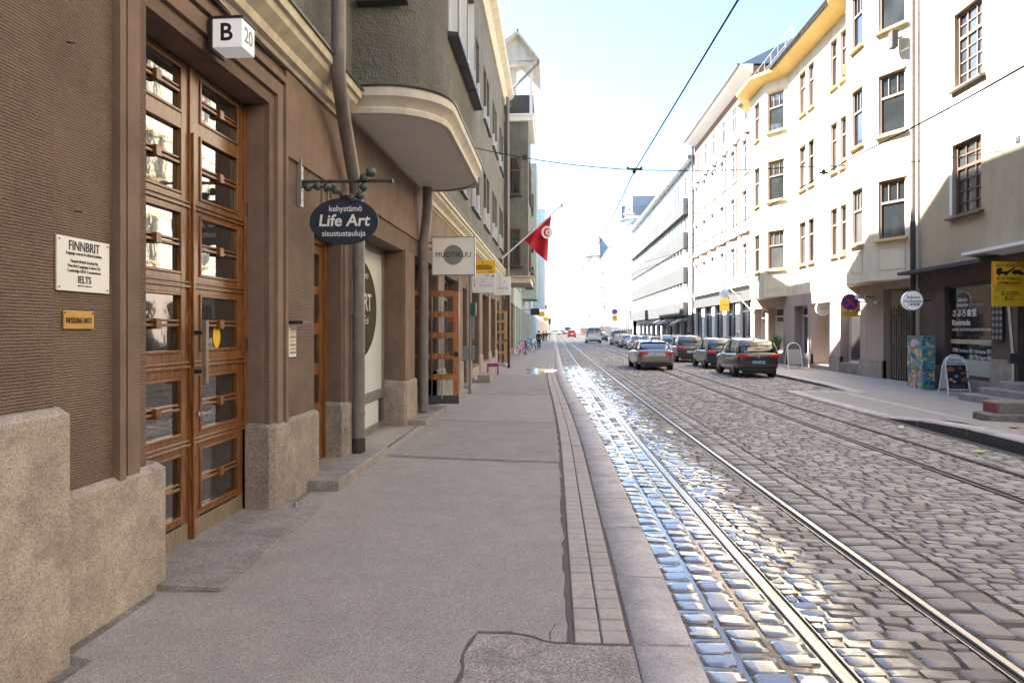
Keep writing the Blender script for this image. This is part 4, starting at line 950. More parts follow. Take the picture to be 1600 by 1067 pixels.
# ---- drainpipe between
mb = MB(); mb.tube([(XR - .16, ye + .1, 17), (XR - .16, ye + .1, 0.05)], .075, 12)
BC = thing('cream_apartment_building', 'cream stucco building with canted bays and window trim beside the restaurant building', 'building', (XR, 32, 0), 'buildings on the right side')
obj('downpipe', mb, M['pipe'], BC, smooth=40)
mb = MB(); mb.tube([(XR - .16, ye + .1, 5.3), (XR - .16, ye + .1, 1.65)], .079, 12); mb.tube([(XR - .16, ye + .1, 1.65), (XR - .16, ye + .1, .06)], .082, 12); obj('pipe_sleeve', mb, M['pipedark'], BC, smooth=40)
# ---- cream building ----------------------------------------------------------
yc1 = Yw(1177, XR)
P = lambda px: Yw(px, XR)
zg = 3.5
ops = [(P(1427), P(1380), -.1, 3.25, 2.6), (P(1344), P(1313), .5, 2.95, .45), (P(1297), P(1267), .25, 3.0, .9), (P(1262), P(1241), .6, 2.95, .5), (P(1224), P(1200), .6, 3.0, .5), (P(1196), yc1 - .2, .2, 3.0, .5)]
mb = MB(); wall(mb, FR, ye, yc1, -.2, zg, ops); obj('ground_floor_wall', mb, M['mauve'], BC)
mb = MB()
cuts = [ye + .25] + [v for o in ops for v in (o[0], o[1])] + [yc1]
for i in range(0, len(cuts) - 1, 2):
    if cuts[i + 1] - cuts[i] > .12: m_ = MB(); fbox(m_, FR, cuts[i], cuts[i + 1], -.1, .72, -.1, .06); obj('stone_base', m_, M['slab'], BC)
for o in (ops[1], ops[3], ops[4]): m_ = MB(); fbox(m_, FR, o[0], o[1], -.1, .48, -.2, .03); obj('stone_base', m_, M['concrete'], BC)
for o in ops[1:]: window(BC, FR, *o[:4], -o[4] + .04, M['framewhite'], M['glass'], cols=1, rows=(.8,), fw=.09)
for k, o in enumerate(ops[1:5]):        # lighter pier linings lit by the sun
    pass
# gate passage
mb = MB(); a, b = ops[0][:2]
mb.quad((XR + 2.59, a, 0), (XR + 2.59, b, 0), (XR + 2.59, b, 3.3), (XR + 2.59, a, 3.3)); mb.box(XR + .3, XR + 2.58, b - .03, b - .002, 0, 3.2); obj('passage_wall', mb, M['cream'], BC)
gt = MB()
for i in range(11):
    y = a + .08 + (b - a - .36) * i / 10; gt.tube([(XR + .16, y, .08), (XR + .16, y, 2.55 + .12 * (i % 2))], .018, 6)
for z in (.12, 1.2, 1.28, 2.3): gt.box(XR + .145, XR + .175, a + .05, b - .25, z - .02, z + .02)
obj('iron_gate', gt, M['black'], BC)
# upper walls: flat wall with pairs of windows + two canted bays
fl = [(4.90, 6.85), (8.42, 10.42), (11.95, 13.9)]
pairs = [(P(1323) , P(1313)), (P(1308), P(1298)), (P(1272), P(1263)), (P(1259), P(1249))]
uo = [(a, b, z0, z1, .16) for z0, z1 in fl for a, b in pairs]
b1 = dict(y0=ye + .15, c0=24.35, c1=26.2, y1=28.0); b2 = dict(y0=34.9, c0=36.1, c1=38.7, y1=40.2)
mb = MB(); wall(mb, FR, ye, yc1, zg, 14.9, uo); shell(mb, FR, ye, yc1, -.2, 14.9); obj('upper_wall', mb, M['cream'], BC)
for o in uo: window(BC, FR, *o[:4], -.13, M['framebeige'], M['glasslight'], cols=1, rows=(.66,), fw=.07, sill=(M['creamtrim'], .14, .08))
for o in uo:
    m_ = MB(); fbox(m_, FR, o[0] - .02, o[1] + .02, o[3] + .002, o[3] + .07, .001, .05); obj('window_head', m_, M['creamtrim'], BC)
XB = 10.9
for bb in (b1, b2):
    pts = [(XR, bb['y0']), (XB, bb['c0']), (XB, bb['c1']), (XR, bb['y1'])]
    zt = 14.9
    bay_ = MB(); ops3 = []
    for i in range(3):
        A, B_ = Vector(pts[i]), Vector(pts[i + 1]); Ln = (B_ - A).length; u = (B_ - A) / Ln; nn = Vector((-abs(u.y), -u.x if False else 0))
        nn = Vector((-u.y, u.x)); 
        if nn.x > 0: nn = -nn
        fr = Fr((A.x, A.y), (u.x, u.y), (nn.x, nn.y)); 
        mid = Ln / 2; hw = .52 if i == 0 else (.42 if i == 1 else .35)
        oo = [(mid - hw + (.05 if i == 0 else 0), mid + hw, z0, z1, .14) for z0, z1 in fl]
        wall(bay_, fr, 0, Ln, zg, zt, oo); ops3.append((fr, oo))
    bay_.add([(x, y, zg) for x, y in pts], [(0, 1, 2, 3)]); bay_.add([(x, y, zt) for x, y in pts], [(0, 1, 2, 3)])
    bo = obj('bay', bay_, M['cream'], BC)
    for fr, oo in ops3:
        for o in oo:
            window(BC, fr, *o[:4], -.12, M['framebeige'], M['glasslight'], cols=3, lowcols=1, rows=(.62,), fw=.07, sill=(M['creamtrim'], .14, .10))
            m_ = MB(); fbox(m_, fr, o[0] - .02, o[1] + .02, o[3] + .002, o[3] + .06, .001, .05); obj('window_head', m_, M['creamtrim'], BC)
        o = oo[0]; m_ = MB()
        for (p, q, r_, s_) in ((o[0], o[0] + .02, zg + .35, 4.6), (o[1] - .02, o[1], zg + .35, 4.6), (o[0] + .02, o[1] - .02, 4.58, 4.6), (o[0] + .02, o[1] - .02, zg + .35, zg + .37)): fbox(m_, fr, p, q, r_, s_, .001, .02)
        obj('panel_moulding', m_, M['cream'], bo)
# eaves following the bays
def eaves(poly_y, z, par):
    mb = MB(); o1, o2 = [], []
    for x, y in poly_y: o1.append((x, y)); 
    n = len(o1); vs = [(x + .02, y, z - .25) for x, y in o1] + [(x - .75, y, z) for x, y in o1] + [(x - .78, y, z + .14) for x, y in o1] + [(x + .3, y, z + .5) for x, y in o1]
    return mb.add(vs, [(k * n + i, k * n + i + 1, (k + 1) * n + i + 1, (k + 1) * n + i) for k in range(3) for i in range(n - 1)])
ev = eaves([(XR, ye), (XR, b1['y0']), (XB, b1['c0']), (XB, b1['c1']), (XR, b1['y1']), (XR, b2['y0']), (XB, b2['c0']), (XB, b2['c1']), (XR, b2['y1']), (XR, yc1)], 14.75, BC)
obj('eaves', ev, M['creamtrim'], BC)
mb = MB(); mb.tube([(XR - .85, ye, 14.93), (XR - .85, yc1, 14.93)], .07, 8); obj('gutter', mb, M['pipedark'], BC)
gable_roof(FR, ye, yc1, 15.1, 3.0, par=BC)
mb = MB()
for k in range(7): y = 33 + 1.1 * k; mb.tube([(XR - .4, y, 15.2), (XR - .4, y, 16.2)], .02, 5)
mb.tube([(XR - .4, 33, 16.2), (XR - .4, 39.6, 16.2)], .02, 5); mb.tube([(XR - .4, 33, 15.7), (XR - .4, 39.6, 15.7)], .015, 5)
obj('roof_railing', mb, M['grey'], BC)
# ---- generic facade ----------------------------------------------------------
def facade(name, label, side, X, y0, y1, H, m_wall, floors, bays, ww=1.1, wh=1.9, gf=3.6, m_gf=None, m_frame='framewhite', m_glass='glass', cornice=.5, roofh=3., m_roof='roof', strings=(), trim=None, group='buildings', cols=2, shops=None, roof=True, sill=True):
    fr = Fr((X, 0), (0, 1), (-1, 0)) if side > 0 else Fr((X, 0), (0, 1), (1, 0))
    t = thing(name, label, 'building', (X, (y0 + y1) / 2, 0), group)
    m_gf = m_gf or m_wall; L = y1 - y0; pitch = L / bays; ops = []; m_glass = 'farglass' if y0 > 40 and side > 0 else m_glass; dp = .2 if y0 < 40 else (.09 if y0 < 60 else .045)
    for z in floors:
        for k in range(bays):
            c = y0 + pitch * (k + .5); ops.append((c - ww / 2, c + ww / 2, z, z + wh, dp))
    mb = MB(); wall(mb, fr, y0, y1, gf, H, ops); shell(mb, fr, y0, y1, -.2, H); obj('upper_wall', mb, M[m_wall], t)
    ns = shops or max(2, int(L / 3.2)); ps = L / ns; so = []
    for k in range(ns):
        c = y0 + ps * (k + .5); so.append((c - ps * .36, c + ps * .36, .1 if k % 3 == 1 else .55, gf - .75, .3))
    mb = MB(); wall(mb, fr, y0, y1, -.2, gf, so); obj('ground_floor_wall', mb, M[m_gf], t)
    far = y0 > 120
    for o in so: window(t, fr, *o[:4], -.25, M['darkgrey'] if y0 < 120 else M[m_frame], M['glass'], cols=2, rows=(.75,), fw=.08, detail=not far)
    for o in ops: window(t, fr, *o[:4], -dp + .01, M[m_frame], M[m_glass], cols=cols, rows=(.65,), fw=.07, detail=not far, sill=(M[trim or m_wall], .08, .08) if (sill and y0 < 60) else None)
    for z, w, h in strings: mb = MB(); fbox(mb, fr, y0, y1, z, z + h, .001, w); obj('string_course', mb, M[trim or m_wall], t)
    mb = MB(); sweep_u(mb, [(0, H - .4), (.12, H - .35), (cornice * .7, H - .1), (cornice, H - .05), (cornice, H + .12), (0, H + .15)], y0, y1, fr); obj('cornice', mb, M[trim or m_wall], t)
    m_ = MB(); p0_, p1_ = fr.p(y0, H + .1, cornice + .05), fr.p(y1, H + .1, cornice + .05); m_.tube([p0_, p1_], .10, 6); obj('gutter', m_, M['roof'], t)
    if roof: gable_roof(fr, y0, y1, H + .13, roofh, m=M[m_roof], par=t, over=cornice * .9)
    return t, fr
# salmon brick building
y3 = Yw(1085, XR)
TB, fB = facade('salmon_brick_building', 'salmon brick building with white pediments over its windows, right of the long white office block', 1, XR, yc1 + .02, y3, 17.3, 'brick', (5.1, 8.3, 11.4, 14.5), 6, 1.0, 1.75, 4.5, 'modern', strings=((4.45, .35, .14), (7.75, .25, .12), (13.7, .3, .2)), trim='white', m_glass='glasslight', cornice=.8, m_frame='framewhite', shops=5, group='buildings on the right side')
pt = (y3 - yc1) / 6
for k in range(6):
    c = yc1 + .02 + pt * (k + .5)
    for z in (5.1, 8.3, 11.4):
        m_ = MB(); m_.prism([(c - .75, z + 1.95), (c + .75, z + 1.95), (c, z + 2.4)], XR - .22, XR - .001, 'x'); fbox(m_, fB, c - .72, c - .5, z, z + 1.95, .001, .12); fbox(m_, fB, c + .5, c + .72, z, z + 1.95, .001, .12); obj('window_surround', m_, M['white'], TB)
    m_ = MB(); fbox(m_, fB, c + pt / 2 - .22, c + pt / 2 + .22, 4.62, 13.68, .001, .09); obj('pilaster', m_, M['white'], TB)
m_ = MB(); fbox(m_, fB, yc1 + .3, y3 - .3, 3.55, 4.2, .03, .12); fs = obj('shop_fascia', m_, M['greypanel'], TB)
m_ = MB(); m_.tube([(XR - .1, Yw(1150, XR - 1), 2.9), (XR - 1.8, Yw(1150, XR - 1) - .3, 4.6)], .05, 8); fp = obj('flagpole', m_, M['white'], TB)
m_ = MB(); m_.tube([(XR - .15, y3 - .1, 17), (XR - .15, y3 - .1, .1)], .08, 8); obj('downpipe', m_, M['pipedark'], TB)
# long white office block
y4 = 101.
TW = thing('white_office_block', 'long white office block with grey horizontal bands and rows of narrow windows', 'building', (XR, 80, 0), 'buildings on the right side')
fW = FR
mb = MB(); wall(mb, fW, y3, y4, 3.0, 16.3); shell(mb, fW, y3, y4, -.2, 16.3); mb.quad(fW.p(y3, 16.3), fW.p(y4, 16.3), fW.p(y4, 16.3, -11), fW.p(y3, 16.3, -11)); obj('upper_wall', mb, M['modern'], TW)
for (a, b) in ((11.86, 13.27), (8.9, 10.3), (5.9, 7.25), (3.0, 4.2)):
    m_ = MB(); fbox(m_, fW, y3 + 2.6, y4, a, b, .02, .42); obj('spandrel_band', m_, M['greypanel'], TW)
k = 0
for (a, b) in ((13.35, 15.4), (10.4, 11.8), (7.32, 8.8), (4.3, 5.8)):
    for i in range(24):
        c = y3 + 3.2 + 1.66 * i; m_ = MB(); fbox(m_, fW, c, c + .95, a + .05, b - .05, .003, .05); w_ = obj('window', m_, M['framewhite'], TW)
        m_ = MB(); m_.quad(fW.p(c + .06, a + .12, .053), fW.p(c + .89, a + .12, .053), fW.p(c + .89, b - .12, .053), fW.p(c + .06, b - .12, .053)); obj('pane', m_, M['farglass'], w_)
    for i in range(25 if a < 8 else 0):
        c = y3 + 3.0 + 1.66 * i - .12; m_ = MB(); fbox(m_, fW, c, c + .10, a, b, .002, .40); obj('fin', m_, M['modern'], TW)
m_ = MB(); fbox(m_, fW, y3, y4, 16.0, 16.35, .001, .55); obj('cornice', m_, M['roof'], TW)
mb = MB(); so = [(y3 + 1 + 3.9 * i, y3 + 4.2 + 3.9 * i, .3, 2.6, .5) for i in range(10)]; wall(mb, FRr(XR + .4), y3, y4, -.2, 3.0, so); obj('ground_floor_wall', mb, M['modern'], TW)
for o in so: window(TW, FRr(XR + .4), *o[:4], -.4, M['darkgrey'], M['glass'], cols=2, rows=(.8,), fw=.1)
m_ = MB()
for i in range(14): fbox(m_, fW, y3 + .1, y3 + 2.4, 3.6 + i * .9, 3.64 + i * .9, .001, .03)
obj('panel_joints', m_, M['greypanel'], TW)
for i, (yy_, mm_) in enumerate(((60, 'darkgrey'), (64.5, 'greypanel'), (68.5, 'mauve'), (73, 'greypanel'))):
    m_ = MB(); m_.add([(XR, yy_, 2.95), (XR, yy_ + 3, 2.95), (XR - 1.2, yy_ + 3, 2.35), (XR - 1.2, yy_, 2.35), (XR - 1.2, yy_, 2.15), (XR - 1.2, yy_ + 3, 2.15)], [(0, 1, 2, 3), (3, 2, 5, 4)]); obj('awning', m_, M[mm_], TW)
# farther right-hand buildings
T5, f5 = facade('white_turret_building', 'white building with a round corner turret and grey zinc roof beyond the office block', 1, XR - .2, y4, 133, 17, 'modern', (5, 8.4, 11.8), 8, 1.2, 2.0, 4.2, roofh=5, m_roof='roof', trim='white', group='buildings on the right side', m_frame='framebrown')
m_ = MB()
def cyl(c, r, z0, z1, n=20, r1=None):
    mb = MB(); r1 = r if r1 is None else r1
    vs = [(c[0] + r * math.cos(2 * math.pi * k / n), c[1] + r * math.sin(2 * math.pi * k / n), z0) for k in range(n)] + [(c[0] + r1 * math.cos(2 * math.pi * k / n), c[1] + r1 * math.sin(2 * math.pi * k / n), z1) for k in range(n)]
    return mb.add(vs, [(k, (k + 1) % n, n + (k + 1) % n, n + k) for k in range(n)] + [tuple(range(n)), tuple(range(n, 2 * n))])
obj('turret', cyl((XR + .8, 103.5), 2.4, 4.5, 18.0), M['modern'], T5, smooth=40)
obj('turret_roof', cyl((XR + .8, 103.5), 2.9, 18.0, 18.6, r1=1.6), M['roof'], T5)
m_ = MB(); m_.box(XR + .5, XR + 6, 107, 118, 17, 22.5); obj('attic_block', m_, M['roof'], T5)
m_ = MB(); m_.box(XR + .5, XR + 4, 124, 128, 17, 24); obj('attic_block', m_, M['roof'], T5)
T6, f6 = facade('balcony_building', 'white building with rounded iron balconies and a pointed grey roof far along the right side', 1, XR - .5, 133, 175, 17.5, 'modern', (5, 8.4, 11.8, 14.6), 9, 1.2, 1.8, 4.2, roofh=3, group='buildings on the right side')
for z in (7.6, 11.2, 14.4):
    m_ = MB(); m_.box(XR - 2.0, XR - .5, 150, 156, z - .25, z); m_.box(XR - 2.05, XR - 2.0, 150, 156, z, z + .9); bo = obj('balcony', m_, M['pink'], T6)
obj('pointed_roof', cyl((XR - 1.2, 160), 4.0, 18.6, 23.6, 8, .1), M['roof'], T6)
m_ = cyl((XR - 1.2, 160), 2.6, 4.5, 18.6, 8); obj('roof_drum', m_, M['modern'], T6)
facade('pale_far_building', 'pale building far along the right side below the pointed roof', 1, XR - .6, 175, 225, 16, 'modern', (5, 8.2, 11.4), 9, 1.3, 1.8, 4.2, group='buildings on the right side', m_glass='glass')
facade('yellowish_far_building', 'tall pale yellow building near the far end of the right side', 1, XR - .4, 225, 300, 24, 'cream', (5, 8.5, 12, 15.5, 19), 11, 1.4, 1.9, 4.2, group='buildings on the right side')
facade('distant_right_building', 'most distant pale building on the right, where the street ends', 1, XR - .6, 300, 480, 20, 'modern', (5, 9, 13), 14, 2, 2, 4.2, group='buildings on the right side')
# end of the street
m_, f_ = facade('street_end_building', 'low pale building closing the far end of the street', -1, -4, 560, 600, 9, 'paleblue', (5,), 4, 2, 1.5, 4, group='distant buildings')
# ================================================================== LEFT, farther
t2, f2_ = facade('grey_green_gabled_building', 'grey-green building with a projecting bay and white gabled balcony on top, past the flag', -1, -2.75, 36.1, 47, 13.6, 'green', (5.4, 9.2), 4, 1.0, 1.9, 4.3, 'brown', trim='cornice', group='buildings on the left side', cornice=.35)
mb = MB(); mb.box(-2.75, -1.36, 36.4, 40.6, 4.62, 12.9); bb_ = obj('bay', mb, M['green'], t2)
mb = MB(); mb.box(-2.75, -1.22, 36.25, 40.75, 4.3, 4.6); mb.box(-2.75, -1.1, 36.1, 40.9, 4.6, 4.66); obj('bay_cornice', mb, M['cornice'], bb_)
mb = MB(); mb.box(-2.75, -1.1, 36.2, 40.9, 12.9, 13.15); mb.box(-2.75, -1.0, 36.1, 41.0, 13.15, 13.25); obj('bay_cornice', mb, M['white'], bb_)
FNb = Fr((0, 36.4), (1, 0), (0, -1))
for z in (5.2, 9.0): window(bb_, FNb, -2.35, -1.75, z, z + 2, 0.005, M['framebrown'], M['glass'], cols=1, rows=(.65,), fw=.07, sill=(M['pipedark'], .14, .06))
FBb = Fr((-1.36, 0), (0, 1), (1, 0))
for z in (5.2, 9.0): window(bb_, FBb, 37.5, 39.5, z, z + 2, 0.003, M['framebrown'], M['glass'], cols=2, rows=(.65,), fw=.07, sill=(M['pipedark'], .14, .06))
mb = MB()
for x in (-2.7, -1.2):
    for y in (36.4, 40.7): mb.box(x - .08, x + .08, y - .08, y + .08, 13.25, 16.1)
lo = obj('balcony_frame', mb, M['white'], t2)
mb = MB(); mb.box(-2.7, -1.12, 36.35, 36.42, 13.3, 14.3); mb.box(-1.16, -1.10, 36.42, 40.7, 13.3, 14.3); obj('balcony_parapet', mb, M['greypanel'], lo)
mb = MB(); mb.add([(-3.4, 36.0, 16.6), (-1.9, 36.0, 17.6), (-.75, 36.0, 16.1), (-3.4, 41, 16.6), (-1.9, 41, 17.6), (-.75, 41, 16.1), (-3.4, 36.0, 16.45), (-1.9, 36.0, 17.42), (-.75, 36.0, 15.95), (-3.4, 41, 16.45), (-1.9, 41, 17.42), (-.75, 41, 15.95)],
    [(0, 1, 4, 3), (1, 2, 5, 4), (6, 9, 10, 7), (7, 10, 11, 8), (0, 6, 7, 1), (1, 7, 8, 2), (2, 8, 11, 5)]); obj('gable_roof', mb, M['cornice'], lo)
mb = MB(); mb.tube([(-1.9, 35.95, 17.6), (-1.9, 41, 17.6)], .06, 6); obj('ridge_cap', mb, M['roofred'], lo)
mb = MB(); mb.add([(-3.3, 36.3, 16.3), (-1.9, 36.3, 17.35), (-.95, 36.3, 16.05), (-2.7, 36.3, 16.1)], [(0, 1, 2, 3)]); mb.box(-2.9, -1.1, 36.3, 36.45, 15.9, 16.1); mb.box(-2.75, -2.0, 36.9, 36.95, 13.3, 16); obj('gable_board', mb, M['palecornice'], lo)
mb = MB(); mb.tube([(-.8, 36.2, 16.1), (-.8, 36.2, 15.9), (-2.5, 36.0, 14.2), (-2.5, 36.0, .2)], .08, 8); obj('downpipe', mb, M['pipe'], t2)
t3, f3_ = facade('pale_green_building', 'pale green plastered building behind the parked bicycles on the left', -1, -2.8, 47, 78, 16.6, 'palegreen', (5, 8.4, 11.8), 9, 1.1, 1.9, 4.3, 'palegreen', m_frame='framebrown', group='buildings on the left side')
mb = MB(); mb.box(-2.8, -1.5, 60, 66, 4.5, 16.4); b3 = obj('bay', mb, M['palegreen'], t3)
for z in (5.3, 8.5, 11.7): window(b3, Fr((0, 60), (1, 0), (0, -1)), -2.5, -1.75, z, z + 2, .005, M['framebrown'], M['glass'], cols=2, rows=(.65,), fw=.07)
t4, f4_ = facade('pale_blue_building', 'pale blue-white building beyond the pale green one on the left', -1, -2.6, 78, 125, 15.2, 'paleblue', (5, 8.4, 11.4), 11, 1.2, 1.9, 4.3, 'paleblue', group='buildings on the left side')
obj('bay', cyl((-2.6, 88), 1.5, 4.5, 17.), M['paleblue'], t4, smooth=40); obj('dome', cyl((-2.6, 88), 1.6, 17., 17.8, 20, .3), M['roof'], t4, smooth=40)
facade('pink_far_building', 'pinkish plastered building farthest along the left side', -1, -2.6, 125, 300, 15.5, 'pink', (5, 8.4, 11.4), 20, 1.6, 1.9, 4.3, 'pink', group='buildings on the left side')
# near buildings on both sides run on behind the camera, added to block sky
# ================================================================== VEHICLES
def paint(name, c, metal=.5, rough=.32): 
    return mat(name, c, rough, metal if max(c) > .1 else 0.0, coat=1.0)
PAINT = {'grey': paint('grey_car_paint', (.20, .185, .175)), 'black': paint('black_car_paint', (.022, .020, .022), .3), 'blue': paint('dark_blue_car_paint', (.015, .03, .05), .4), 'dark': paint('anthracite_car_paint', (.03, .03, .035), .4),
    'silver': paint('silver_car_paint', (.42, .43, .44), .7), 'white': paint('white_car_paint', (.75, .75, .75), 0), 'red': paint('red_car_paint', (.45, .04, .03), .3), 'sky': paint('blue_grey_car_paint', (.14, .18, .24), .5)}
M['carglass'] = mat('car_glass', (.012, .014, .018), .04, 0, spec=.9, coat=1.0)
M['taillight'] = mat('tail_light_red', (.55, .015, .012), .15, coat=1.0)
M['plate'] = mat('number_plate', (.75, .78, .82), .4)
M['platelb'] = mat('pale_blue_number_plate', (.28, .50, .75), .4)
M['rim'] = mat('alloy_rim', (.45, .45, .46), .3, .8)
M['carblack'] = mat('black_car_plastic', (.018, .018, .02), .6)
STY = {
 'sedan': dict(L=4.85, W=1.86, H=1.47, wb=2.84, gc=.17, wr=.34,
    body=[(-2.42, .42, .78, .72), (-2.36, .30, .98, .84), (-2.15, .24, 1.06, .90), (-1.6, .2, 1.04, .925), (-.6, .18, .98, .93), (.6, .18, .96, .93), (1.15, .2, .95, .925), (1.9, .22, .86, .90), (2.25, .26, .74, .80), (2.42, .34, .56, .62)],
    cab=[(-1.95, 1.05, 1.07, .74), (-1.30, 1.02, 1.37, .66), (-.6, 1.0, 1.46, .62), (.1, .98, 1.46, .62), (.55, .97, 1.38, .64), (1.3, .94, .97, .74)], roof=(-1.28, .5)),
 'suv': dict(L=4.45, W=1.82, H=1.68, wb=2.6, gc=.2, wr=.36,
    body=[(-2.22, .55, .85, .76), (-2.18, .38, 1.08, .85), (-2.0, .30, 1.12, .895), (-1.4, .26, 1.10, .905), (-.5, .24, 1.07, .91), (.5, .24, 1.05, .91), (1.0, .25, 1.04, .905), (1.75, .28, .98, .88), (2.1, .34, .84, .80), (2.22, .42, .66, .66)],
    cab=[(-2.08, 1.08, 1.14, .78), (-1.78, 1.08, 1.56, .70), (-1.2, 1.07, 1.65, .67), (-.2, 1.05, 1.68, .66), (.3, 1.04, 1.62, .67), (1.15, 1.02, 1.06, .76)], roof=(-1.92, .28)),
 'van': dict(L=4.9, W=1.92, H=1.95, wb=3.0, gc=.18, wr=.34,
    body=[(-2.44, .4, .95, .90), (-2.42, .26, 1.12, .945), (-2.2, .22, 1.12, .955), (-1.0, .2, 1.1, .96), (.5, .2, 1.08, .96), (1.4, .22, 1.05, .94), (2.1, .26, .95, .88), (2.4, .34, .7, .72)],
    cab=[(-2.42, 1.1, 1.12, .90), (-2.36, 1.1, 1.84, .84), (-2.1, 1.1, 1.93, .82), (-.2, 1.08, 1.95, .82), (.75, 1.06, 1.88, .82), (1.75, 1.04, 1.06, .88)], roof=(-2.39, .8)),
}
def loft(st, prof):
    """st: (y, zb, zt, hw); prof: [(x fraction, z fraction)] half section from bottom centre to top centre"""
    mb = MB(); full = prof + [(-a, b) for a, b in prof[::-1] if a > 1e-6]; n = len(full); vs = []
    for y, zb, zt, hw in st: vs += [(hw * a, y, zb + (zt - zb) * b) for a, b in full]
    fs = [(i * n + k, i * n + (k + 1) % n, (i + 1) * n + (k + 1) % n, (i + 1) * n + k) for i in range(len(st) - 1) for k in range(n)]
    fs += [tuple(range(n))[::-1], tuple(range((len(st) - 1) * n, len(st) * n))]
    return mb.add(vs, fs)
def subsurf(o, lv=2):
    md = o.modifiers.new('s', 'SUBSURF'); md.levels = lv; md.render_levels = lv
    o.data.polygons.foreach_set('use_smooth', [True] * len(o.data.polygons))
CACHE = {}
def car(style, color, label, X, yr, sc=.88, plate='', platem='plate', group='cars parked along the right kerb', cat='car', name='parked_car', taxi=False, rz=0, glass=True):
    """built at the origin, rear bumper at y = -L/2, wheels on z = 0"""
    s = STY[style]; key = (style, color, plate)
    L = s['L']; t = thing(name, label, cat, (0, 0, 0), group)
    bp = [(0, 0), (.80, 0), (.95, .06), (1.0, .30), (1.0, .62), (.965, .86), (.90, .97), (.45, 1.0), (0, 1.01)]
    b = obj('body', loft(s['body'], bp), PAINT[color], t); subsurf(b, 2)
    cp = [(0, -.02), (1.0, -.02), (1.0, .0), (.985, .5), (.93, .93), (.80, 1.0), (0, 1.03)]
    # cabin: section width tapers upward
    st = [(y, zb - .03, zt, hw * 1.17) for y, zb, zt, hw in s['cab']]
    cpt = [(0, 0), (1.0, 0), (.975, .25), (.90, .75), (.845, .93), (.70, 1.0), (0, 1.02)]
    st = [(y, zb, zt, h_ * .97) for y, zb, zt, h_ in st]
    c = obj('window_glass', loft(st, cpt), M['carglass'], t); subsurf(c, 2)
    # roof panel and pillars in body colour, a few mm proud of the glass
    r0, r1 = s['roof']; H = s['H']; hw = s['cab'][2][3] * 1.17
    def cabtop(y):
        for i in range(len(st) - 1):
            if st[i][0] <= y <= st[i + 1][0]:
                f = (y - st[i][0]) / (st[i + 1][0] - st[i][0]); return [st[i][k] + (st[i + 1][k] - st[i][k]) * f for k in (1, 2, 3)]
        return list(st[-1][1:])
    ys = [r0 + (r1 - r0) * i / 8 for i in range(9)]; mb = MB(); vs = []
    sec = [(.90, .80), (.86, .95), (.70, 1.035), (.35, 1.05), (0, 1.055)]; sec = sec + [(-a, b_) for a, b_ in sec[-2::-1]]; n = len(sec)
    for y in ys:
        zb, zt, h_ = cabtop(y); vs += [(h_ * a * 1.0, y, zb + (zt - zb) * b_ - .0) for a, b_ in sec]
    mb.add(vs, [(i * n + k, i * n + k + 1, (i + 1) * n + k + 1, (i + 1) * n + k) for i in range(8) for k in range(n - 1)])
    ro = obj('roof_panel', mb, PAINT[color], t, smooth=True)
    for sx in (-1, 1):
        # rear pillar, middle pillar, windscreen pillar as flat bars lying on the glass
        for (ya, yb, w) in ((st[0][0] + .08, r0 + .12, .13), (-.25, -.25, .05), (st[-1][0] - .05, r1 - .05, .06)):
            za0 = cabtop(ya); zb0 = cabtop(yb)
            lo = (za0[2] * .985 * sx, ya, za0[0] + .0); hi = (zb0[2] * .885 * sx, yb, zb0[0] + (zb0[1] - zb0[0]) * .88)
            pm = MB(); pm.tube([lo, tuple((lo[i] + hi[i]) / 2 + (.035 * sx if i == 0 else 0) for i in range(3)), hi], w * .45, 8); obj('pillar', pm, PAINT[color], t, smooth=40)
    if style == 'van':
        for sx in (-1, 1): pm = MB(); pm.add([(sx * (.90 + .04), -2.3, 1.1), (sx * .94, .4, 1.1), (sx * .875, .4, 1.72), (sx * .875, -2.3, 1.72)], [(0, 1, 2, 3)]); obj('side_panel', pm, PAINT[color], t)
        pm = MB(); pm.box(-.86, .86, -2.455, -2.41, 1.08, 1.2); pm.box(-.03, .03, -2.45, -2.4, 1.1, 1.8); obj('rear_door_frame', pm, PAINT[color], t)
    # wheels
    wb = s['wb']; wr = s['wr']; hw = s['W'] / 2
    for yy_ in (-wb / 2 - .02, wb / 2 - .02):
        for sx in (-1, 1):
            m_ = MB(); x = sx * (hw - .13)
            prof = [(wr * .62, -.10), (wr * .93, -.11), (wr, -.07), (wr, .07), (wr * .93, .11), (wr * .62, .10)]; nn = 26; vs = []
            for k in range(nn):
                a = 2 * math.pi * k / nn; vs += [(x + w_, yy_ + r_ * math.cos(a), wr + r_ * math.sin(a)) for r_, w_ in prof]
            m_.add(vs, [(k * 6 + j, k * 6 + j + 1, ((k + 1) % nn) * 6 + j + 1, ((k + 1) % nn) * 6 + j) for k in range(nn) for j in range(5)])
            wh = obj('wheel', m_, M['tyre'], t, smooth=50)
            m_ = MB(); m_.disc((x + sx * .04, yy_, wr), wr * .63, .02, 'x', 24)
            for k in range(5):
                a = 2 * math.pi * k / 5; m_.tube([(x + sx * .095, yy_ + .03 * math.cos(a), wr + .03 * math.sin(a)), (x + sx * .08, yy_ + wr * .6 * math.cos(a), wr + wr * .6 * math.sin(a))], .03, 6)
            m_.ring((x + sx * .075, yy_, wr), wr * .61, .022, 'x', 24); obj('rim', m_, M['rim'], wh)
            m_ = MB(); m_.ring((sx * (hw - .055), yy_, wr + .01), wr * 1.12, .045, 'x', 26, 6); m_.disc((sx * (hw - .10), yy_, wr), wr * 1.12, .14, 'x', 26); obj('wheel_arch', m_, M['carblack'], t)
    yr0 = -L / 2
    # rear details
    tz = {'sedan': .86, 'suv': .95, 'van': .98}[style]; m_ = MB()
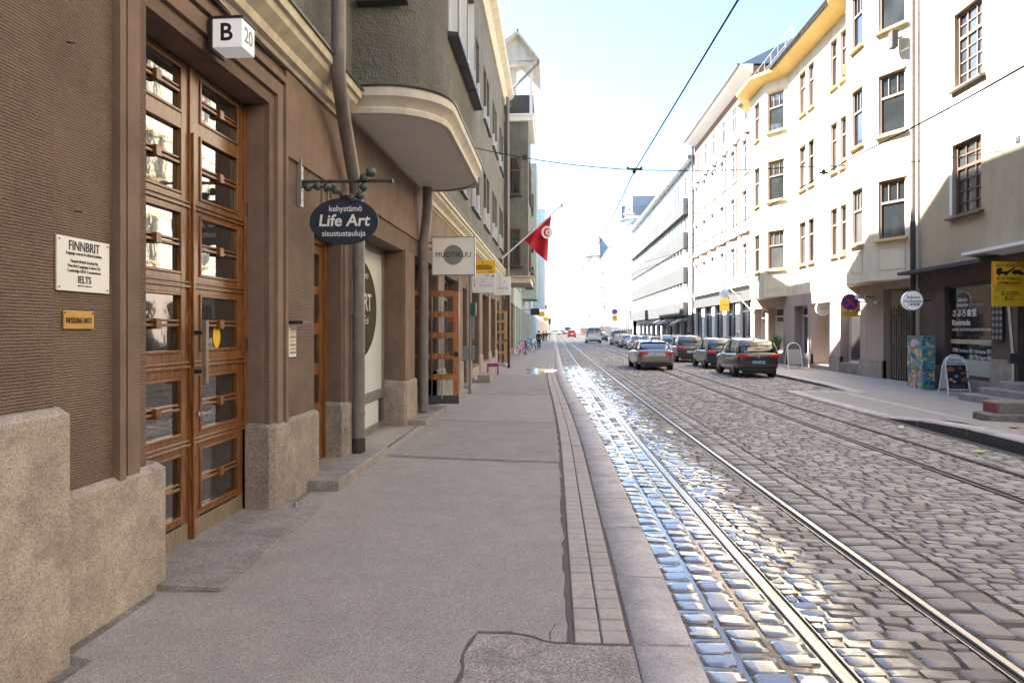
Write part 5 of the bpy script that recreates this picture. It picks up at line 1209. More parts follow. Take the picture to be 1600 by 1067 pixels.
    for sx in (-1, 1):
        m_ = MB()
        if style == 'van': m_.box(sx * .80, sx * .93, yr0 - .02, yr0 + .1, .85, 1.25)
        else:
            y_ = yr0 + .03; m_.prism([(sx * .42, tz - .03), (sx * .42, tz + .05), (sx * .86, tz + .09), (sx * .875, tz - .05), (sx * .62, tz - .09)], y_ - .045, y_ + .25, 'y')
        obj('tail_light', m_, M['taillight'], t, bevel=.012)
    m_ = MB(); m_.box(-.26, .26, yr0 - .035, yr0 + .05, tz - .11 if style == 'sedan' else .62, tz + 0.0 if style == 'sedan' else .74); pl = obj('number_plate', m_, M[platem], t)
    if plate: text(plate, .11, M['ink'], pl, (0, yr0 - .038, (tz - .055) if style == 'sedan' else .68), FY, bold=.002)
    m_ = MB(); m_.box(-.72, .72, yr0 - .012, yr0 + .2, .30, .42); m_.box(-.6, .6, yr0 + .05, yr0 + .4, .2, .32); obj('bumper_trim', m_, M['carblack'], t, bevel=.02)
    for sx in (-1, 1):
        m_ = MB(); m_.ball((sx * (hw + .06), st[-1][0] - .25, 1.02 if style != 'van' else 1.2), .1, 10, (1, .7, .8)); obj('wing_mirror', m_, PAINT[color], t, smooth=True)
    for sx in (-1, 1):
        m_ = MB()
        for z_ in (.40, .72): pass
        m_.box(sx * (hw - .01), sx * (hw + .006), -.02, .16, .84, .87); m_.box(sx * (hw - .01), sx * (hw + .006), -1.0, -.82, .86, .89); obj('door_handles', m_, M['carblack'], t)
    if style != 'sedan':
        for sx in (-1, 1):
            m_ = MB(); m_.tube([(sx * .62, r0 + .25, H + .01), (sx * .62, r0 + .3, H + .05), (sx * .62, r1 - .2, H + .05), (sx * .62, r1 - .1, H)], .018, 6); obj('roof_rail', m_, M['grey'], t)
    m_ = MB()
    if style == 'suv': m_.tube([(-.05, yr0 + .03, .98), (0, yr0 + .0, .98)], .0, 4) if False else m_.disc((0, yr0 + .0, .93), .06, .02, 'y', 16); obj('round_badge', m_, M['chrome'], t)
    m_ = MB(); zz = {'sedan': 1.46, 'suv': 1.66, 'van': 1.94}[style]; m_.add([(-.03, r0 + .5, zz), (.03, r0 + .5, zz), (0, r0 + .38, zz + .13), (0, r0 + .62, zz)], [(0, 1, 2), (0, 2, 3), (1, 3, 2), (0, 3, 1)]); obj('roof_antenna', m_, M['carblack'], t)
    t.scale = (sc, sc, sc); t.location = (X, yr + sc * L / 2, 0); t.rotation_euler = (0, 0, rz)
    return t
car('sedan', 'grey', 'grey beige sedan driving away in the right tram lane, seen from behind', 4.55, 30.6, .90, plate='CMN-402', group='moving cars', name='moving_car')
car('suv', 'black', 'black SUV with a pale blue number plate, nearest parked car at the right kerb', 7.70, 26.2, .88, plate='CCY-760', platem='platelb')
car('suv', 'blue', 'dark blue crossover parked directly in front of the black SUV with the pale blue plate', 7.78, 31.9, .84, plate='NEU-81')
car('suv', 'dark', 'dark wagon with black rear parked beside the grey sedan, third from the near end', 7.55, 38.0, .88, plate='LGB-330')
car('suv', 'sky', 'blue-grey hatchback parked fourth along the right kerb, half hidden by the grey sedan', 7.6, 44.0, .86)
car('sedan', 'silver', 'silver sedan parked fifth along the right kerb', 7.6, 49.5, .88)
car('sedan', 'sky', 'blue-grey sedan parked sixth along the right kerb', 7.6, 55.0, .88)
car('sedan', 'white', 'small white car parked between a blue-grey and a silver car', 7.5, 60.5, .86)
car('sedan', 'silver', 'silver sedan parked just in front of the silver minivan', 7.4, 67, .88)
car('van', 'silver', 'silver minivan parked farthest along the right row behind the white van', 7.5, 78, .88)
car('van', 'white', 'white delivery van driving away in the middle of the street', 5.3, 90, 1.05, group='moving cars', cat='van', name='delivery_van')
car('sedan', 'dark', 'dark sedan parked beyond the silver minivan at the right kerb', 7.4, 104, .9)
car('sedan', 'silver', 'silver sedan parked far along the right kerb near the turret building', 7.4, 112, .9)
car('suv', 'red', 'small red car driving far down the street, beyond the white van', 4.0, 150, 1.0, group='moving cars', name='moving_car')
car('sedan', 'white', 'white car crossing at the far end of the street, on the left', 0.2, 215, 1.0, group='moving cars', name='moving_car', rz=R(80))
car('sedan', 'silver', 'silver car at the far end of the street, left of the red car', 2.6, 235, 1.0, group='moving cars', name='moving_car', rz=R(60))
car('van', 'dark', 'dark van at the far end of the street beyond the red car', 5.5, 260, 1.3, group='moving cars', name='moving_van', cat='van')
# ================================================================== SIGNS ON THE LEFT
def board(name, x0, x1, y, z0, z1, t=.04, m='signwhite', par=None, bevel=.003):
    mb = MB(); mb.box(x0, x1, y, y + t, z0, z1); return obj(name, mb, M[m], par, bevel=bevel)
# white FINNBRIT plate on the wall (wall faces +X)
xs = XM + .004; y0, y1 = Yw(84, XM), Yw(167, XM)
z0, z1 = 2.03, 2.33
z1 = Zw(366, XM, y0); z0 = Zw(453, XM, y0)
t = thing('wall_plaque', 'white square plaque reading FINNBRIT on the brown wall left of the door', 'plaque', (XM, (y0 + y1) / 2, z0), 'plaques left of the door')
mb = MB(); fbox(mb, FL, y0, y1, z0, z1, .004, .016); p = obj('panel', mb, M['signwhite'], t, bevel=.002)
yc = (y0 + y1) / 2; h = z1 - z0; w = y1 - y0; xx = XM + .0175
def pt_(s, sz, dz, bold=0, sx=1, al='CENTER', yy=None): text(s, sz, M['ink'], t, (xx, yc if yy is None else yy, z1 - dz * h), FXP, bold=bold, sx=sx, align=al)
pt_('FINNBRIT', h * .25, .16, .0008, .80); pt_('Language courses & cultural activities', h * .082, .295, 0, .80)
pt_('Finnish-British Society Ry', h * .082, .44, 0, .9); pt_('Finn-Brit Language Centre Oy', h * .082, .53, 0, .9); pt_('Cambridge ESOL Examinations', h * .082, .62, 0, .9)
pt_('IELTS', h * .19, .78, .001, .85); pt_('English for International Opportunity', h * .032, .89, 0, .8)
for a, b in ((y0 + .02, z0 + .02), (y1 - .02, z0 + .02), (y0 + .02, z1 - .02), (y1 - .02, z1 - .02)): m_ = MB(); m_.disc((xx, a, b), .006, .004, 'x', 8); obj('screw', m_, M['grey'], t)
y0, y1 = Yw(96, XM), Yw(144, XM); z1 = Zw(485, XM, y0); z0 = Zw(514, XM, y0)
t = thing('wall_plaque', 'small brass plaque reading NESSLING NEST, under the white plaque left of the door', 'plaque', (XM, (y0 + y1) / 2, z0), 'plaques left of the door')
mb = MB(); fbox(mb, FL, y0, y1, z0, z1, .003, .012); obj('panel', mb, M['brass'], t, bevel=.002)
text('NESSLING NEST', .046, M['ink'], t, (XM + .0135, (y0 + y1) / 2, (z0 + z1) / 2 - .005), FXP, sx=.62, space=1.08)
for a in (y0 + .012, y1 - .012): m_ = MB(); m_.disc((XM + .0135, a, z1 - .012), .005, .004, 'x', 8); obj('screw', m_, M['pipedark'], t)
# wall nails
for px, py_ in ((105, 66), (116, 330)):
    yy_ = Yw(px, XM); zz_ = Zw(py_, XM, yy_); mb = MB(); mb.tube([(XM, yy_, zz_), (XM + .04, yy_ + .01, zz_ - .005)], .004, 6); tag(obj('wall_nail', mb, M['black']), 'small nail stuck in the brown wall ' + ('high above' if py_ < 100 else 'just above') + ' the white plaque', 'nail', 'nails in the wall')
# house number lamp
t = thing('house_number_lamp', 'white cube lamp with B and 20 above the entrance door', 'lamp', (-2.52, 5.28, 4.04), None)
x0, x1, ya, yb, z0, z1 = -2.66, -2.42, 5.18, 5.40, 4.045, 4.27
mb = MB(); mb.box(x0, x1, ya, yb, z0, z1); obj('lamp_shade', mb, M['lampwhite'], t, bevel=.006)
mb = MB(); mb.box(x0 - .01, x1 + .01, ya - .01, yb + .01, z1 + .001, z1 + .018); mb.box(x0 - .03, x0 - .002, ya - .01, yb + .01, z0 - .02, z1); mb.tube([(-2.70, 5.29, 4.2), (-2.66, 5.29, 4.2)], .015, 8); obj('lamp_cap', mb, M['black'], t)
mb = MB(); mb.tube([(-2.55, 5.30, 4.29), (-2.56, 5.30, 4.36), (-2.70, 5.26, 4.52)], .005, 6); obj('cable', mb, M['white'], t)
text('B', .19, M['ink'], t, (-2.55, ya - .001, (z0 + z1) / 2), FY, bold=.004); text('20', .17, M['signgrey'], t, (x1 + .001, (ya + yb) / 2, (z0 + z1) / 2), FXP, bold=.003, sx=.85)
# intercom beside the door
ya, yb = Yw(449, XM), Yw(460, XM); z0 = Zw(558, XM, ya); z1 = Zw(506, XM, ya)
t = thing('door_intercom', 'slim white name panel with a black hooded lamp, right of the entrance door', 'intercom', (XM, ya, z0))
mb = MB(); fbox(mb, FL, ya, yb, z0, z1, .002, .02); obj('name_panel', mb, M['white'], t, bevel=.003)
for i in range(7): 
    m_ = MB(); zz_ = z0 + .03 + (z1 - z0 - .06) * i / 7; fbox(m_, FL, ya + .02, yb - .02, zz_, zz_ + .028, .0205, .024); obj('name_slot', m_, M['brass'] if i % 2 else M['signgrey'], t)
mb = MB(); fbox(mb, FL, ya - .02, yb + .02, z1 + .002, z1 + .03, .002, .17); obj('lamp_hood', mb, M['black'], t)
# oval Life Art sign on its bracket
Ys = 7.2; d_ = dep(-2.2, Ys)
def PX(px): return Xw(px, Ys)
def PZ(py): return HC - (py - CY) * 7.35 / F
t = thing('shop_sign', 'dark blue oval Life Art sign hanging from a bracket with bronze balls', 'sign', (XM, Ys, 3.44))
cx_, cz_ = PX(537.5), PZ(347)
mb = MB(); mb.disc((cx_, Ys, cz_), .375, .022, 'y', 48, .252); obj('oval_panel', mb, M['navy'], t, bevel=.003)
text('Life Art', .175, M['signwhite'], t, (cx_, Ys - .013, cz_ + .005), FY, bold=.0035, sx=1.02, shear=.12)
text('kehystämö', .088, M['signwhite'], t, (cx_ + .02, Ys - .013, cz_ + .135), FY, bold=.0008, sx=.95); text('sisustustauluja', .088, M['signwhite'], t, (cx_ + .0, Ys - .013, cz_ - .13), FY, bold=.0008, sx=.95)
mb = MB(); mb.tube([(PX(468), Ys + .03, PZ(283)), (PX(606), Ys + .03, PZ(283.5))], .018, 12); mb.tube([(PX(606), Ys + .03, PZ(283.5)), (PX(613), Ys + .03, PZ(283.5))], .026, 8)
mb.add([(PX(466), Ys + .03, PZ(283)), (PX(480), Ys + .03, PZ(283)), (PX(466), Ys + .03, PZ(300)), (PX(466), Ys + .035, PZ(283)), (PX(480), Ys + .035, PZ(283)), (PX(466), Ys + .035, PZ(300))], [(0, 1, 2), (3, 5, 4), (0, 3, 4, 1), (1, 4, 5, 2)]); obj('bracket_arm', mb, M['darkgrey'], t, smooth=40)
mb = MB(); fbox(mb, FL, Ys - .06, Ys + .10, PZ(322), PZ(250), .001, .014); fbox(mb, FL, Ys - .06, Ys - .045, PZ(322), PZ(250), .014, .05); obj('wall_plate', mb, M['grey'], t)
for zz_ in (3.62, 3.53, 3.34, 3.24): m_ = MB(); m_.disc((XM + .02, Ys + .03, zz_), .012, .015, 'x', 8); obj('bolt', m_, M['darkgrey'], t)
for px in (516, 560):
    m_ = MB(); m_.ring((PX(px), Ys + .03, PZ(283)), .026, .005, 'x', 14); m_.tube([(PX(px), Ys + .02, PZ(287)), (PX(px), Ys + .005, PZ(312))], .006, 6); obj('hanger', m_, M['black'], t)
for (a, b) in ((325, 250), (383, 245), (443, 250), (495, 270), (543, 298), (592, 318), (648, 305), (667, 252), (668, 197), (712, 160)):
    m_ = MB(); m_.ball((PX(400 + a * .2532), Ys - .015, PZ(230 + b * .2532)), .047 if a < 700 else .056, 16); obj('bronze_ball', m_, M['verdigris'], t, smooth=True)
m_ = MB(); m_.tube([(PX(400 + a * .2532), Ys, PZ(230 + b * .2532)) for a, b in ((325, 250), (383, 245), (443, 250), (495, 270), (543, 298), (592, 318), (648, 305), (667, 252), (668, 197), (712, 160))], .012, 6); obj('ball_rod', m_, M['black'], t)
# MUOTIKUU sign
Yq = 14.0
def QX(px, Y=Yq): return Xw(px, Y)
def QZ(py, Y=Yq, X=-2): return Zw(py, X, Y)
t = thing('shop_sign', 'white square sign reading MUOTIKUU over a grey circle, on the left wall', 'sign', (-2.5, Yq, 3))
x0, x1, z0, z1 = QX(675.5), QX(741), QZ(429), QZ(371)
mb = MB(); mb.box(x0, x1, Yq, Yq + .12, z0, z1); obj('light_box', mb, M['signwhite'], t, bevel=.006)
for (a, b, c, d) in ((x0 - .015, x0, z0 - .015, z1 + .015), (x1, x1 + .015, z0 - .015, z1 + .015), (x0, x1, z1, z1 + .015), (x0, x1, z0 - .015, z0)): m_ = MB(); m_.box(a, b, Yq - .008, Yq + .128, c, d); obj('frame', m_, M['grey'], t)
mb = MB(); mb.disc(((x0 + x1) / 2, Yq - .002, (z0 + z1) / 2 + .02), .205, .003, 'y', 36); obj('grey_circle', mb, M['signgrey'], t)
text('MUOTIKUU', .15, M['ink'], t, ((x0 + x1) / 2, Yq - .006, (z0 + z1) / 2 + .02), FY, bold=0, sx=.95)
for zz_ in (z0 + .1, z1 - .1): mb = MB(); mb.tube([(XM, Yq + .06, zz_), (x0, Yq + .06, zz_)], .02, 8); obj('bracket', mb, M['grey'], t)
# open shop doors
def open_door(Y, pl, pr, zt, zb, label, m, slots, rod=True, kick=True):
    x0, x1 = Xw(pl, Y), Xw(pr, Y); t = thing('open_door', label, 'door', (x0, Y, zb), 'open shop doors'); W_ = x1 - x0; s = W_ * .16
    mb = MB(); T = .05
    mb.box(x1 - s, x1, Y, Y + T, zb, zt); mb.box(x0, x0 + s * .3, Y, Y + T, zb, zt)
    n = len(slots)
    for z in slots: mb.box(x0 + s * .3, x1 - s, Y + .003, Y + T - .003, z - .06, z + .06)
    obj('door_frame', mb, m, t, bevel=.004)
    mb = MB(); mb.box(x0 + s * .3, x1 - s, Y + .02, Y + .026, zb + .1, zt - .02); g_ = obj('glass_pane', mb, M['doorglass'], t)
    if kick: mb = MB(); mb.box(x0, x1 - .0, Y - .006, Y + T + .006, zb - .01, zb + .17); obj('kick_plate', mb, M['darkgrey'], t)
    if rod:
        for u in (.26, .54): m_ = MB(); m_.box(x0 + W_ * u - .014, x0 + W_ * u + .014, Y - .03, Y - .018, zb + .10, zt - .04); obj('metal_strip', m_, M['chrome'], t)
    m_ = MB(); m_.box(x1 - s * .75, x1 - s * .1, Y - .012, Y, zb + 1.05 - .05, zb + 1.05 + .05); m_.tube([(x1 - s * .6, Y - .01, zb + 1.05), (x1 - s * .6, Y - .06, zb + 1.05), (x1 - s * 1.6, Y - .06, zb + 1.05)], .012, 8); obj('door_handle', m_, M['black'], t)
    m_ = MB(); m_.disc((x1 - s * .5, Y - .004, zb + 1.55), .025, .012, 'y', 12); obj('door_lock', m_, M['chrome'], t)
    return t
g_ = mat('clear_door_glass', (.8, .85, .85), .02); g_.node_tree.nodes['Principled BSDF'].inputs['Transmission Weight'].default_value = 1; g_.node_tree.nodes['Principled BSDF'].inputs['IOR'].default_value = 1.03; M['doorglass'] = g_
Yd = 14.5; zt = Zw(456, -2.4, Yd); zb = Zw(630, -2.4, Yd); sl_ = [Zw(p, -2.4, Yd) for p in (459, 491, 524, 556.5, 589)]
t = open_door(Yd, 660, 717, zt, zb, 'open reddish wooden shop door with glass panels beside the MUOTIKUU sign', M['wood2'], sl_)
m_ = MB(); m_.box(Xw(702.5, Yd), Xw(708, Yd), Yd + .018, Yd + .02, Zw(503.5, -2.4, Yd), Zw(497, -2.4, Yd)); obj('door_sticker', m_, M['red'], t)
Yd = 33.8; zt = Zw(486, -2.7, Yd); zb = Zw(565, -2.7, Yd); sl_ = [Zw(p, -2.7, Yd) for p in (487.5, 502.6, 518.5, 534.7, 550.6)]
open_door(Yd, 763.5, 792, zt, zb, 'open pale wooden shop door farther along the left wall, beyond the purple stool', M['woodpale'], sl_, rod=False, kick=False)
# bus and tram stop pole
Yp = dep(0, 18.8); Yp = 18.75; xp = Xw(734.5, Yp)
t = thing('stop_pole', 'grey metal stop pole on the left sidewalk carrying a yellow and white timetable sign', 'pole', (xp, Yp, ZL))
mb = MB(); mb.tube([(xp, Yp, ZL), (xp, Yp, 3.85)], .038, 12); mb.tube([(xp, Yp, ZL), (xp, Yp, ZL + .03)], .07, 12); obj('pole', mb, M['grey'], t, smooth=40)
x0, x1 = xp + .06, Xw(774, Yp); z1, z0 = Zw(407, -2, Yp), Zw(457.5, -2, Yp); zm = Zw(427.5, -2, Yp)
m_ = MB(); m_.box(x0, x1, Yp - .012, Yp + .012, zm, z1); sg = obj('tram_symbol_panel', m_, M['yellow'], t, bevel=.003)
m_ = MB(); m_.box(x0 + .08, x1 - .1, Yp - .016, Yp - .0125, zm + .12, zm + .20); m_.box(x0 + .13, x1 - .16, Yp - .016, Yp - .0125, zm + .21, zm + .23); m_.tube([(x0 + .25, Yp - .014, zm + .23), (x0 + .32, Yp - .014, zm + .29), (x0 + .25, Yp - .014, zm + .33)], .006, 4); obj('tram_pictogram', m_, M['ink'], sg)
for i in range(8): m_ = MB(); m_.box(x0 + .10 + i * .055, x0 + .135 + i * .055, Yp - .0185, Yp - .0165, zm + .15, zm + .185); obj('tram_window', m_, M['yellow'], sg)
text('H0814', .06, M['ink'], sg, (x1 - .11, Yp - .0135, zm + .045), FY)
m_ = MB(); m_.box(x0, x1, Yp - .012, Yp + .012, z0, zm - .002); sg = obj('route_panel', m_, M['signwhite'], t, bevel=.003)
text('1', .11, M['ink'], sg, (x0 + .06, Yp - .0135, zm - .22), FY, bold=.002); text('3', .11, M['ink'], sg, (x0 + .06, Yp - .0135, zm - .33), FY, bold=.002)
text('Eira', .055, M['ink'], sg, (x0 + .3, Yp - .0135, zm - .22), FY); text('Olympiaterminaali', .05, M['ink'], sg, (x0 + .38, Yp - .0135, zm - .33), FY); text('HSL', .07, M['lightblue'], sg, (x0 + .42, Yp - .0135, zm - .06), FY, bold=.002); 
m_ = MB(); m_.disc((x1 - .07, Yp - .014, zm - .07), .04, .003, 'y', 16); obj('blue_symbol', m_, M['lightblue'], sg)
for zz_ in (zm - .15, zm - .27): m_ = MB(); m_.box(x0 + .03, x1 - .03, Yp - .0145, Yp - .0125, zz_, zz_ + .004); obj('rule_line', m_, M['signgrey'], sg)
m_ = MB(); m_.box(xp + .03, xp + .17, Yp - .08, Yp + .08, Zw(493, -2.2, Yp), Zw(473, -2.2, Yp)); tag(obj('post_box', m_, M['navygreen'] if 'navygreen' in M else mat('green_box_paint', (.03, .12, .08), .4), bevel=.01), 'small green box fixed to the stop pole', 'box')
m_ = MB(); m_.box(xp - .20, xp - .04, Yp - .06, Yp + .06, Zw(563, -2.2, Yp), Zw(541, -2.2, Yp)); m_.box(xp + .04, xp + .12, Yp - .02, Yp + .02, Zw(563, -2.2, Yp), Zw(540, -2.2, Yp)); tag(obj('control_box', m_, M['grey'], bevel=.01), 'grey metal box strapped low on the stop pole', 'box')
m_ = MB(); m_.box(xp + .05, xp + .11, Yp - .01, Yp + .02, Zw(531, -2.2, Yp), Zw(494, -2.2, Yp)); tag(obj('timetable_frame', m_, M['grey'], bevel=.004), 'narrow timetable frame under the green box on the stop pole', 'frame')
# further signs
Yr = 28.; x0, x1 = Xw(771, Yr), Xw(798, Yr); z0, z1 = Zw(461, -2, Yr), Zw(432, -2, Yr)
t = thing('shop_sign', 'white rectangular shop sign reading SANTE behind the stop sign', 'sign', (x0, Yr, z0))
board('panel', x0, x1, Yr, z0, z1, .1, 'signwhite', t); text('SANTÉ', .15, M['signgrey'], t, ((x0 + x1) / 2 + .03, Yr - .003, z0 + .27), FY, sx=.9)
m_ = MB(); m_.tube([((x0 + x1) / 2 + .05, Yr - .004, z0 + .42), ((x0 + x1) / 2 + .12, Yr - .004, z0 + .6)], .008, 4); m_.ring(((x0 + x1) / 2 + .03, Yr - .004, z0 + .13), .02, .005, 'y', 10); obj('emblem', m_, M['signgrey'], t)
m_ = MB(); m_.tube([(XM, Yr + .05, z1 - .1), (x0, Yr + .05, z1 - .1)], .02, 6); obj('bracket', m_, M['grey'], t)
Yr = 24.; x0, x1 = Xw(774, Yr), Xw(780, Yr); z0, z1 = Zw(449, -2, Yr), Zw(425, -2, Yr)
t = thing('shop_sign', 'narrow red-edged white sign between the stop sign and the SANTE sign', 'sign', (x0, Yr, z0)); board('panel', x0 - .1, x1, Yr, z0, z1, .08, 'signwhite', t); board('edge', x1 + .001, x1 + .02, Yr, z0, z1, .08, 'wine' if 'wine' in M else 'pink', t)
m_ = MB(); m_.tube([(XM, Yr + .04, z1 - .1), (x0, Yr + .04, z1 - .1)], .02, 6); obj('bracket', m_, M['grey'], t)
Yb = 31.0; xb = Xw(795, Yb)
m_ = MB(); m_.tube([(xb, Yb, ZL), (xb, Yb, Zw(461, -2, Yb))], .055, 10); m_.tube([(xb, Yb, ZL), (xb, Yb, ZL + .04)], .09, 10); tag(obj('thin_post', m_, M['black'], smooth=40), 'thin black post beside the far pale wooden door on the left', 'post')
# flag
Yf = 32.5; ax, az = -2.45, 5.2; bx_, bz = Xw(877, Yf - .2), Zw(323, .3, Yf)
t = thing('flag', 'red flag with white disc, crescent and star on a white pole from the left facade', 'flag', (XM, Yf, 5.2))
m_ = MB(); m_.tube([(ax - .2, Yf, az - .15), (bx_, Yf - .2, bz)], .035, 10); obj('flagpole', m_, M['white'], t, smooth=40)
m_ = MB(); m_.ball((bx_ + .05, Yf - .2, bz + .03), .09, 10); obj('finial', m_, M['chrome'], t)
m_ = MB(); m_.box(XM + .1, XM + .3, Yf - .12, Yf + .12, 4.98, 5.2); obj('pole_bracket', m_, M['darkgrey'], t)
P0 = (Xw(819, Yf), Zw(374, -1.2, Yf)); P1 = (Xw(862, Yf), Zw(335.5, 0, Yf)); P2 = (Xw(855, Yf), Zw(411, 0, Yf))
n = 22; vs = []; fs = []
for i in range(n + 1):
    for j in range(n + 1):
        u, v = i / n, j / n            # u along the pole, v down the cloth
        tx = P0[0] + (P1[0] - P0[0]) * u; tz = P0[1] + (P1[1] - P0[1]) * u
        bx2 = P0[0] + (P2[0] - P0[0]) * (u ** .9) ; bz2 = P0[1] + (P2[1] - P0[1]) * (u ** .9)
        vs.append((tx + (bx2 - tx) * v + .03 * math.sin(v * 4 + u * 3), Yf - .15 * u + .12 * math.sin(u * 11 + v * 2.0) * (.2 + v), tz + (bz2 - tz) * v))
for i in range(n):
    for j in range(n): fs.append((i * (n + 1) + j, i * (n + 1) + j + 1, (i + 1) * (n + 1) + j + 1, (i + 1) * (n + 1) + j))
mb = MB(); mb.add(vs, fs); fo = obj('flag_cloth', mb, M['flagred'], t, smooth=True)
ex, ez = Xw(855, Yf), Zw(365, 0, Yf)
m_ = MB(); m_.disc((ex, Yf - .42, ez), .26, .01, 'y', 30, .30); obj('white_disc', m_, M['signwhite'], fo)
m_ = MB(); nn = 24; vs = []
for k in range(nn + 1):
    a = R(50) + R(260) * k / nn; vs += [(ex + .17 * math.cos(a), Yf - .43, ez + .2 * math.sin(a)), (ex + .045 + .115 * math.cos(a), Yf - .43, ez + .135 * math.sin(a))]
m_.add(vs, [(2 * k, 2 * k + 1, 2 * k + 3, 2 * k + 2) for k in range(nn)]); obj('crescent', m_, M['flagred'], fo)
m_ = MB(); m_.prism([(ex + .06 + (.075 if k % 2 == 0 else .03) * math.cos(R(90 + 36 * k)), ez + (.075 if k % 2 == 0 else .03) * math.sin(R(90 + 36 * k))) for k in range(10)], Yf - .435, Yf - .426, 'y'); obj('star', m_, M['flagred'], fo)
# purple stool
Yt = 26.2; xa, xb = Xw(760, Yt), Xw(779, Yt); t = thing('stool', 'small purple wooden stool standing by the left wall', 'stool', ((xa + xb) / 2, Yt, ZL)); zt = Zw(568, -2.3, Yt)
m_ = MB(); m_.box(xa, xb, Yt, Yt + .32, zt - .035, zt); obj('seat', m_, M['purple'], t, bevel=.008)
for x in (xa + .03, xb - .06):
    for y in (Yt + .03, Yt + .26): m_ = MB(); m_.tube([(x + .015, y, zt - .035), (x + (.0 if x < -2.3 else .03), y, ZL)], .022, 8); obj('leg', m_, M['purple'], t)
m_ = MB(); m_.box(xa + .04, xb - .04, Yt + .03, Yt + .05, zt - .12, zt - .04); obj('apron', m_, M['purple'], t)
Yt = 22.3; m_ = MB(); m_.bbox(Xw(746, Yt), Xw(765.5, Yt), Yt, Yt + 1.2, -.05, Zw(586, -2.3, Yt), .012); tag(obj('granite_block', m_, M['slab']), 'grey granite block on the left sidewalk in front of the purple stool', 'stone block')

# ================================================================== RIGHT SIDE STREET OBJECTS
# painted utility cabinet
def art_mat():
    m = bpy.data.materials.new('graffiti_paint'); m.use_nodes = True; nt = m.node_tree; L = nt.links; b = nt.nodes['Principled BSDF']
    g = _n(nt, 'ShaderNodeNewGeometry'); no = _n(nt, 'ShaderNodeTexNoise'); no.inputs['Scale'].default_value = 2.3; no.inputs['Detail'].default_value = 3.5; no.inputs['Distortion'].default_value = 2.2; L.new(g.outputs['Position'], no.inputs['Vector'])
    rp = _n(nt, 'ShaderNodeValToRGB'); rp.color_ramp.interpolation = 'CONSTANT'; e = rp.color_ramp.elements; cols = [(.03, .10, .42), (.07, .22, .14), (.06, .32, .50), (.26, .38, .06), (.02, .07, .34), (.85, .52, .04), (.60, .36, .62), (.04, .18, .50)]
    e[0].color = (*cols[0], 1); e[0].position = 0; e[1].color = (*cols[-1], 1); e[1].position = .72
    for c, p in zip(cols[1:-1], (.36, .42, .47, .51, .55, .62)): q = e.new(p); q.color = (*c, 1)
    L.new(no.outputs['Fac'], rp.inputs[0]); L.new(rp.outputs[0], b.inputs['Base Color']); b.inputs['Roughness'].default_value = .5; return m
M['art'] = art_mat()
t = thing('utility_cabinet', 'utility cabinet painted with colourful abstract art beside the restaurant', 'cabinet', (11.2, 21.7, .1))
xa, xb, ya, yb = 11.05, 11.42, 21.2, 22.1; zt = Zw(526.5, 11.1, 21.5)
for (a, b) in ((ya, 21.62), (21.63, yb)): m_ = MB(); m_.box(xa, xb, a, b, .62, zt); obj('door_panel', m_, M['art'], t, bevel=.006)
for (a, b) in ((ya, 21.62), (21.63, yb)): m_ = MB(); m_.box(xa + .01, xb - .01, a + .01, b - .01, .03, .60); obj('lower_panel', m_, M['art'], t, bevel=.006)
m_ = MB(); m_.box(xa - .01, xb + .01, ya - .01, yb + .01, zt + .001, zt + .03); obj('lid', m_, M['grey'], t); m_ = MB(); m_.box(xa + .02, xb - .02, ya + .02, yb - .02, .59, .63); obj('seam', m_, M['black'], t)
